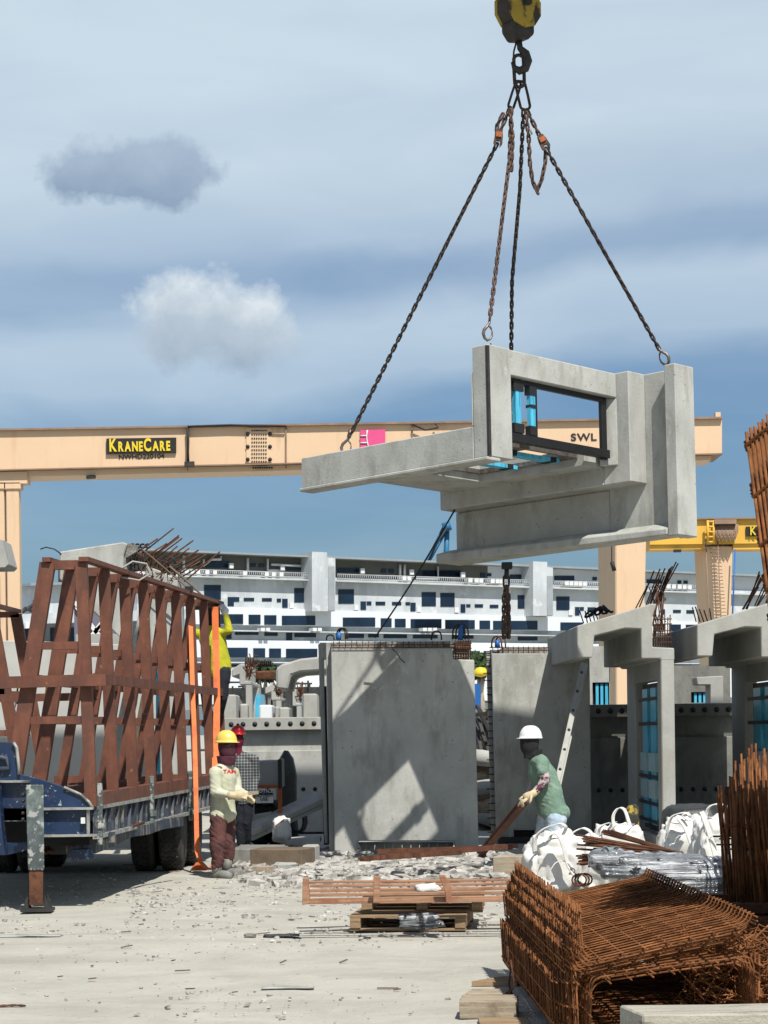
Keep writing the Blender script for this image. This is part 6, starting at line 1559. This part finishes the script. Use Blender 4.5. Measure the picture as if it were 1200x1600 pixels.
def head(parent,c,face,skin,cover=None,s=1.0,hairmat=None,tilt=0.0):
    # head with face looking along 'face' (horizontal), chin down
    f=Vector(face).normalized(); up=V(0,0,1); up=(up+f*-tilt).normalized(); sd=f.cross(up).normalized(); up=sd.cross(f).normalized()
    mb=MB(); vs=[];fs=[]; n,m=20,16
    for i in range(m+1):
        th=math.pi*i/m
        for k in range(n):
            ph=2*math.pi*k/n; x=math.sin(th)*math.cos(ph); y=math.sin(th)*math.sin(ph); z=math.cos(th)
            rx=.096; ry=.074; rz=.118
            if z<0: rx*=1-.14*(-z); ry*=1-.28*(-z)
            px=x*rx+(.012 if z<-.2 and x>0 else 0); py=y*ry; pz=z*rz
            if x>.75: px+=.018*math.exp(-((z+.05)/.16)**2)*math.exp(-(y/.16)**2)*1.2   # nose
            if x>.6: px-=.010*math.exp(-((z-.14)/.10)**2)*math.exp(-((abs(y)-.36)/.16)**2) # eye sockets
            vs.append(Vector(c)+(f*px+sd*py+up*pz)*s)
    for i in range(m):
        for k in range(n): fs.append((i*n+k,i*n+(k+1)%n,(i+1)*n+(k+1)%n,(i+1)*n+k))
    mb.add(vs,fs,True)
    for e in (-1,1):
        q=Vector(c)+(sd*e*.073-up*.01-f*.005)*s; mb.lathe([(.004,-.008),(.024,-.004),(.026,.004),(.010,.010)],q,Matrix([sd*e,up,f]).transposed()@Matrix.Rotation(R(90),3,'Y'),10,1,.7)
    h=mb.build('head',skin,parent)
    mb=MB()
    for e in (-1,1): mb.lathe([(.003,-.008),(.010,-.004),(.011,.003),(.004,.008)],Vector(c)+(f*.083+sd*e*.030+up*.016)*s,None,8)
    mb.build('eyes',M['black'],h)
    mb=MB(); mb.tube([Vector(c)+(f*.086+sd*y-up*.062)*s for y in (-.024,0,.024)],.006*s,5); mb.build('mouth',M['maroon'],h)
    return h,f,sd,up
def cloth(parent,c,f,sd,up,mat,z0,z1,s=1.0,open_front=False,rx=.105,ry=.084,name='face_cloth'):
    mb=MB(); prof=[]; n=20; rows=[]
    for i in range(9):
        t=i/8; z=z0+(z1-z0)*t; k=math.sqrt(max(.05,1-(min(z,.0)/.16)**2)) if z<0 else 1; k2=max(.62,k)
        rows.append([Vector(c)+(f*(math.cos(2*math.pi*j/n)*rx*k2+(.010 if math.cos(2*math.pi*j/n)>.7 else 0))+sd*(math.sin(2*math.pi*j/n)*ry*k2)+up*z)*s*1.0 for j in range(n)])
    vs=[v for r_ in rows for v in r_]; fs=[]
    for i in range(8):
        for j in range(n): fs.append((i*n+j,i*n+(j+1)%n,(i+1)*n+(j+1)%n,(i+1)*n+j))
    mb.add(vs,fs,True); mb.jitter(.006,22); return mb.build(name,mat,parent)
def helmet(parent,c,f,sd,up,mat,s=1.0,brim=.034):
    mb=MB(); n=28; vs=[];fs=[]; rows=8
    def pt(th,ph,o=0): 
        sn=math.sin(th)**.72; x=sn*math.cos(ph);y=sn*math.sin(ph);z=math.cos(th); ridge=.006*math.exp(-(y/.12)**2)
        return Vector(c)+(f*(x*(.130+o))+sd*(y*(.110+o))+up*(z*(.130+o+ridge)+.012))*s
    for i in range(rows+1):
        th=math.pi/2*i/rows
        for k in range(n): vs.append(pt(th,2*math.pi*k/n))
    for k in range(n):
        ph=2*math.pi*k/n; e=.006+brim*max(0,math.cos(ph))**1.5+.004*max(0,-math.cos(ph))
        b=Vector(c)+(f*(math.cos(ph)*(.130+e))+sd*(math.sin(ph)*(.110+.004))+up*(.012-.10*e*max(0,math.cos(ph))))*s; vs.append(b)
    for k in range(n): vs.append(vs[(rows+1)*n+k]-up*.006*s)
    for k in range(n): ph=2*math.pi*k/n; vs.append(Vector(c)+(f*math.cos(ph)*.125+sd*math.sin(ph)*.103+up*.0)*s)
    for i in range(rows+3):
        for k in range(n): fs.append((i*n+k,i*n+(k+1)%n,(i+1)*n+(k+1)%n,(i+1)*n+k))
    mb.add(vs,fs,True); return mb.build('helmet',mat,parent)
def boot(mb,ank,d,s=1.0):
    d=Vector(d).normalized(); a=Vector(ank)
    mb.tube([a+V(0,0,.10*s),a+V(0,0,.03*s)-d*.005,a-d*.03*s+V(0,0,-.02*s)],[.052*s,.050*s,.045*s],10)
    z=max(.035,a.z-.05)
    mb.tube([V(a.x,a.y,z)-d*.07*s,V(a.x,a.y,z)-d*.03*s,V(a.x,a.y,z+.005)+d*.05*s,V(a.x,a.y,z-.006)+d*.13*s,V(a.x,a.y,z-.012)+d*.19*s],[(.030*s,.030*s),(.042*s,.042*s),(.040*s,.046*s),(.030*s,.050*s),(.016*s,.030*s)],10)
    return z

def person1():
    D=26.4; q=lambda x,y,o=0:P(x,y,D+o)
    t=thing('person',V(q(350,1370).x,D,0),'man in a yellow helmet and pale long sleeved top, standing by the trailer wheels','person')
    f=V(.88,-.47,0).normalized(); FACE[0]=f
    J=dict(pel=(q(348,1264),(.145,.11)),sp=(q(349,1240),(.135,.10)),ch=(q(350,1216),(.155,.11)),nk0=(q(351,1199),(.10,.08)),nk=(q(353,1188),.055),hd=(q(356,1176,-.02),.06),
        ls=(q(337,1206,-.15),.058),le=(q(337,1238,-.20),.045),lw=(q(364,1243,-.28),.034),rs=(q(364,1206,.14),.058),re=(q(371,1234,.08),.042),rw=(q(384,1240,-.10),.030),
        lh=(q(341,1282,-.08),.088),lk=(q(340,1318,-.10),.062),la=(q(339,1357,-.10),.042),rh=(q(355,1282,.08),.088),rk=(q(356,1316,.06),.062),ra=(q(355,1352,.08),.042))
    E_b=[('pel','sp'),('sp','ch'),('ch','nk0'),('nk0','nk'),('nk','hd'),('nk0','ls'),('ls','le'),('le','lw'),('nk0','rs'),('rs','re'),('re','rw'),('pel','lh'),('lh','lk'),('lk','la'),('pel','rh'),('rh','rk'),('rk','ra')]
    grow('body',J,E_b,'pel',M['skin'],t)
    S={k:(J[k][0],v) for k,v in dict(pel=(.178,.145),sp=(.172,.14),ch=(.185,.14),nk0=(.115,.10),ls=.085,le=.068,lw=.050,rs=.082,re=.064,rw=.048).items()}
    S['hem']=(q(348,1273),(.192,.16)); S['c1']=(q(340,1210,-.10),(.09,.10)); S['c2']=(q(361,1210,.10),(.09,.10))
    sh=grow('shirt',S,[('hem','pel'),('pel','sp'),('sp','ch'),('ch','nk0'),('c1','ls'),('c2','rs'),('nk0','c1'),('nk0','c2'),('ls','le'),('le','lw'),('rs','re'),('re','rw')],'sp',M['shirtc'],t,2,.013,.10)
    T={k:(J[k][0],v) for k,v in dict(pel=(.148,.122),lh=.112,lk=.098,rh=.112,rk=.094).items()}
    T['la']=(q(339,1353,-.10),.070);T['ra']=(q(355,1348,.08),.068); T['lm']=(q(340,1338,-.10),.086); T['rm']=(q(356,1334,.07),.082)
    grow('trousers',T,[('pel','lh'),('lh','lk'),('lk','lm'),('lm','la'),('pel','rh'),('rh','rk'),('rk','rm'),('rm','ra')],'pel',M['brownp'],t,2,.020,.085)
    mb=MB(); boot(mb,q(340,1362,-.10),V(.8,-.6,0),1.15); mb.build('boot',M['boots'],t); mb=MB(); boot(mb,q(356,1357,.06),V(.95,-.3,0),1.15); mb.build('boot',M['boots'],t)
    c=q(355,1168,-.03); h,ff,sd,up=head(t,c,f,M['skin'])
    cloth(h,c,ff,sd,up,M['maroon'],-.17,-.01,1.04); cloth(h,c-V(.015,0,.10),ff,sd,up,M['maroon'],-.10,.0,1.12,name='neck_cloth')
    cloth(h,c-ff*.022,ff,sd,up,M['maroon'],-.03,.075,1.0,rx=.092,ry=.082,name='hood'); helmet(h,c+V(-.01,0,.055),ff,sd,up,M['helmety'],1.04)
    mb=MB(); hand(mb,J['lw'][0],V(1,-.1,-.05),V(.1,-.5,.85),1.45,.7,-1); hand(mb,J['rw'][0]+V(.0,0,-.02),V(.5,-.7,-.15),V(.6,.2,.8),1.35,.8,1)
    mb.tube([J['lw'][0]-V(.06,0,0),J['lw'][0]+V(.02,0,0)],[.050,.046],8); mb.build('gloves',M['glove'],t)
    tx=text('TAM','shirt_print',q(354,1207,-.6),.065,M['helmetr'],sh,None,.0,1.1,bold=.002)
    from mathutils.bvhtree import BVHTree
    bv=BVHTree.FromObject(sh,bpy.context.evaluated_depsgraph_get())
    for v in tx.data.vertices:
        hit=bv.ray_cast(v.co,V(0,1,0),2.0)
        if hit[0] is not None: v.co.y=hit[0].y-.004
    mb=MB(); mb.box(q(396,1239,-.36),(.12,.05,.04),Matrix.Rotation(R(-5),3,'Y')); o=mb.build('small_block',M['woodg']); tag(o,'small tan block held in the hands of the man with yellow helmet','block')
person1()
def person2():
    D=32.0; q=lambda x,y,o=0:P(x,y,D+o)
    t=thing('person',V(q(380,1300).x,D,0),'man in a red helmet and dark plaid shirt with a crimson face cloth','person')
    f=V(.35,-.94,0); FACE[0]=f
    J=dict(pel=(q(380,1240),(.14,.10)),sp=(q(380,1218),(.13,.095)),ch=(q(378,1194),(.15,.105)),nk0=(q(374,1180),(.08,.07)),nk=(q(373,1172),.05),hd=(q(372,1160),.055),
        ls=(q(358,1186,.0),.055),le=(q(354,1212,.05),.042),lw=(q(362,1232,-.12),.03),rs=(q(396,1186,.0),.055),re=(q(400,1214,.04),.042),rw=(q(397,1240,-.06),.03),
        lh=(q(373,1246,0),.085),lk=(q(375,1285,-.02),.06),la=(q(376,1318,0),.04),rh=(q(387,1246,.0),.085),rk=(q(385,1285,-.03),.06),ra=(q(386,1318,.1),.04))
    E_b=[('pel','sp'),('sp','ch'),('ch','nk0'),('nk0','nk'),('nk','hd'),('ch','ls'),('ls','le'),('le','lw'),('ch','rs'),('rs','re'),('re','rw'),('pel','lh'),('lh','lk'),('lk','la'),('pel','rh'),('rh','rk'),('rk','ra')]
    grow('body',J,E_b,'pel',M['skin'],t)
    S={k:(J[k][0],v) for k,v in dict(pel=(.175,.14),sp=(.165,.13),ch=(.18,.13),nk0=(.11,.09),ls=.080,le=.066,lw=.045,rs=.080,re=.064,rw=.045).items()}
    grow('plaid_shirt',dict(S,hem=(q(381,1252),(.16,.13))),[('hem','pel'),('pel','sp'),('sp','ch'),('ch','nk0'),('nk0','ls'),('ls','le'),('le','lw'),('nk0','rs'),('rs','re'),('re','rw')],'sp',M['plaid'],t,2,.010,.09)
    T={k:(J[k][0],v) for k,v in dict(pel=(.15,.12),lh=.11,lk=.082,la=.06,rh=.11,rk=.082,ra=.06).items()}
    grow('trousers',T,[('pel','lh'),('lh','lk'),('lk','la'),('pel','rh'),('rh','rk'),('rk','ra')],'pel',M['navyp'],t,2,.012,.07)
    for x,o in ((376,0),(386,.1)):
        mb=MB(); boot(mb,q(x,1319,o),V(.3,-.95,0)); mb.build('boot',M['boots'],t)
    c=q(372,1153,-.02); h,ff,sd,up=head(t,c,f,M['skin'])
    cloth(h,c,ff,sd,up,M['crimson'],-.24,-.0,1.02); helmet(h,c+V(0,0,.045),ff,sd,up,M['helmetr'],.98)
    mb=MB(); mb.tube([c+V(-.02,0,.17),c+V(.0,-.02,.20),c+V(.02,-.02,.185)],.015,6); mb.build('helmet_knob',M['dark'],h)
    mb=MB(); hand(mb,J['lw'][0],V(.7,-.6,-.2),V(0,-.3,.9),1.1,.7,-1); hand(mb,J['rw'][0],V(-.3,-.5,-.8),V(.3,-.8,.3),1.1,.6,1); mb.build('gloves',M['dark'],t)
person2()
def person3():
    D=27.0; q=lambda x,y,o=0:P(x,y,D+o)
    t=thing('person',V(q(858,1360).x,D,0),'stooping man in a white helmet and sage green t-shirt gripping a red brown plank','person')
    f=V(-.93,-.32,-.0); FACE[0]=f
    J=dict(pel=(q(862,1266),(.15,.13)),sp=(q(857,1240),(.14,.12)),ch=(q(848,1210),(.155,.13)),nk0=(q(841,1190),(.11,.10)),nk=(q(835,1180),.060),hd=(q(830,1168),.065),
        ls=(q(847,1192,-.17),.062),le=(q(852,1220,-.25),.046),lw=(q(834,1240,-.26),.034),rs=(q(836,1196,.18),.060),re=(q(834,1226,.18),.042),rw=(q(824,1245,.06),.030),
        lh=(q(870,1280,-.09),.10),lk=(q(862,1322,-.12),.064),la=(q(868,1356,-.08),.044),rh=(q(855,1280,.09),.10),rk=(q(846,1320,.10),.064),ra=(q(850,1354,.14),.044))
    E_b=[('pel','sp'),('sp','ch'),('ch','nk0'),('nk0','nk'),('nk','hd'),('nk0','ls'),('ls','le'),('le','lw'),('nk0','rs'),('rs','re'),('re','rw'),('pel','lh'),('lh','lk'),('lk','la'),('pel','rh'),('rh','rk'),('rk','ra')]
    grow('body',J,E_b,'pel',M['skin'],t)
    S={k:(J[k][0],v) for k,v in dict(pel=(.19,.178),sp=(.185,.185),ch=(.185,.178),nk0=(.13,.125),ls=.088,rs=.082).items()}
    S['hem']=(q(867,1270),(.198,.185)); S['lm']=(q(848,1206,-.22),.080); S['rm']=(q(834,1213,.19),.076)
    grow('t_shirt',S,[('hem','pel'),('pel','sp'),('sp','ch'),('ch','nk0'),('nk0','ls'),('ls','lm'),('nk0','rs'),('rs','rm')],'sp',M['green'],t,2,.016,.10)
    Sl={k:(J[k][0],v) for k,v in dict(le=.062,lw=.046).items()}; Sl['a']=(q(850,1206,-.22),.062)
    grow('arm_sleeve',Sl,[('a','le'),('le','lw')],'a',M['camo'],t,2,.012,.05,vox=.009)
    Sl={k:(J[k][0],v) for k,v in dict(re=.056,rw=.040).items()}; Sl['a']=(q(835,1212,.19),.058)
    grow('arm_sleeve',Sl,[('a','re'),('re','rw')],'a',M['camo'],t,2,.010,.05,vox=.009)
    T={k:(J[k][0],v) for k,v in dict(pel=(.158,.145),lh=.13,lk=.10,la=.075,rh=.13,rk=.098,ra=.072).items()}
    grow('jeans',T,[('pel','lh'),('lh','lk'),('lk','la'),('pel','rh'),('rh','rk'),('rk','ra')],'pel',M['jeans'],t,2,.014,.07)
    for k_,o in (('la',0),('ra',0)):
        mb=MB(); boot(mb,J[k_][0]-V(0,0,.03),V(-.95,-.2,0)); mb.build('boot',M['boots'],t)
    c=q(828,1162,-.03); h,ff,sd,up=head(t,c,f,M['skin'],tilt=-.25)
    cloth(h,c,ff,sd,up,M['blackc'],-.17,.06,1.04,rx=.110,ry=.090,name='balaclava'); cloth(h,c-ff*.06-V(0,0,.09),ff,sd,up,M['blackc'],-.10,.02,1.0,rx=.10,ry=.085,name='neck_cloth')
    mb=MB(); mb.tube([c+ff*.06+sd*y_*.06+up*.015+ff*(.045-.03*y_*y_) for y_ in (-1,-.5,0,.5,1)],.012,6); mb.build('safety_glasses',M['grate'],h)
    helmet(h,c+V(.01,0,.06),ff,sd,up,M['helmetw'],1.10)
    mb=MB(); hand(mb,J['lw'][0]-V(.01,.02,.0),V(-.8,-.15,-.45),V(-.45,-.4,.8),1.35,.85,-1); hand(mb,J['rw'][0],V(-.7,-.3,-.5),V(-.5,.2,.8),1.2,.9,1)
    mb.tube([J['lw'][0]+V(.045,0,.05),J['lw'][0]-V(.01,.0,.01)],[.044,.042],8); mb.build('gloves',M['glove'],t)
    # plank
    mb=MB(); a=P(748,1343,29.6); b=P(826,1250,26.85); mb.channel(a,b,.16,.06,.012,(0,-1,.4),1); o=mb.build('steel_plank',M['prim']); tag(o,'red brown steel channel plank held slantwise by the bending man','steel plank')
    mb=MB(); mb.prism([P(838,1258,27.1),P(845,1252,27.1),P(852,1258,27.1),P(842,1268,27.1)],(0,.08,0)); 
person3()
def person4():
    D=30.9; q=lambda x,y,o=0:P(x,y,D+o)
    t=thing('person',V(q(340,1150).x,D,1.1),'man in a bright yellow jersey climbing the far end of the steel rack','person')
    f=V(-.5,.86,0); FACE[0]=f
    J=dict(pel=(q(343,1042),(.14,.10)),sp=(q(338,1022),(.13,.095)),ch=(q(332,1000),(.15,.105)),nk0=(q(329,984),(.08,.07)),nk=(q(328,977),.05),hd=(q(327,966),.055),
        ls=(q(315,992,.02),.055),le=(q(300,984,.05),.043),lw=(q(296,962,.05),.03),rs=(q(346,990,.0),.055),re=(q(358,986,-.08),.043),rw=(q(353,962,-.05),.03),
        lh=(q(336,1050,.05),.09),lk=(q(322,1085,-.10),.06),la=(q(325,1128,.0),.04),rh=(q(349,1050,-.05),.09),rk=(q(346,1092,-.12),.06),ra=(q(338,1135,.05),.04))
    E_b=[('pel','sp'),('sp','ch'),('ch','nk0'),('nk0','nk'),('nk','hd'),('ch','ls'),('ls','le'),('le','lw'),('ch','rs'),('rs','re'),('re','rw'),('pel','lh'),('lh','lk'),('lk','la'),('pel','rh'),('rh','rk'),('rk','ra')]
    grow('body',J,E_b,'pel',M['skin'],t)
    S={k:(J[k][0],v) for k,v in dict(pel=(.18,.15),sp=(.185,.145),ch=(.20,.15),nk0=(.12,.10),ls=.085,le=.062,lw=.045,rs=.080,re=.062,rw=.045).items()}
    grow('jersey',dict(S,hem=(q(344,1054),(.16,.14))),[('hem','pel'),('pel','sp'),('sp','ch'),('ch','nk0'),('nk0','ls'),('ls','le'),('le','lw'),('nk0','rs'),('rs','re'),('re','rw')],'sp',M['hivis'],t,2,.012,.09)
    T={k:(J[k][0],v) for k,v in dict(pel=(.15,.125),lh=.115,lk=.085,la=.06,rh=.115,rk=.085,ra=.06).items()}
    grow('trousers',T,[('pel','lh'),('lh','lk'),('lk','la'),('pel','rh'),('rh','rk'),('rk','ra')],'pel',M['navyp'],t,2,.012,.07)
    mb=MB()
    for k_ in ('la','ra'):
        a=J[k_][0]; d=V(-.5,.86,0).normalized(); mb.tube([a+V(0,0,.08),a],[.05,.05],8); mb.tube([a-d*.07-V(0,0,.03),a-d*.0-V(0,0,.03),a+d*.1-V(0,0,.035),a+d*.17-V(0,0,.04)],[(.03,.03),(.04,.04),(.032,.045),(.015,.03)],8)
    mb.build('boots',M['boots'],t)
    c=q(327,960,-.0); h,ff,sd,up=head(t,c,f,M['skin'])
    cloth(h,c,ff,sd,up,M['blackc'],-.16,.08,1.02,rx=.107,ry=.087,name='balaclava')
    mb=MB(); hand(mb,J['rw'][0],V(-.3,.1,.9),V(.6,-.7,.1),1.3,1.0,1); hand(mb,J['lw'][0],V(.2,.1,.9),V(-.4,-.7,.1),1.2,1.0,-1); mb.build('gloves',M['helmetw'],t)
person4()
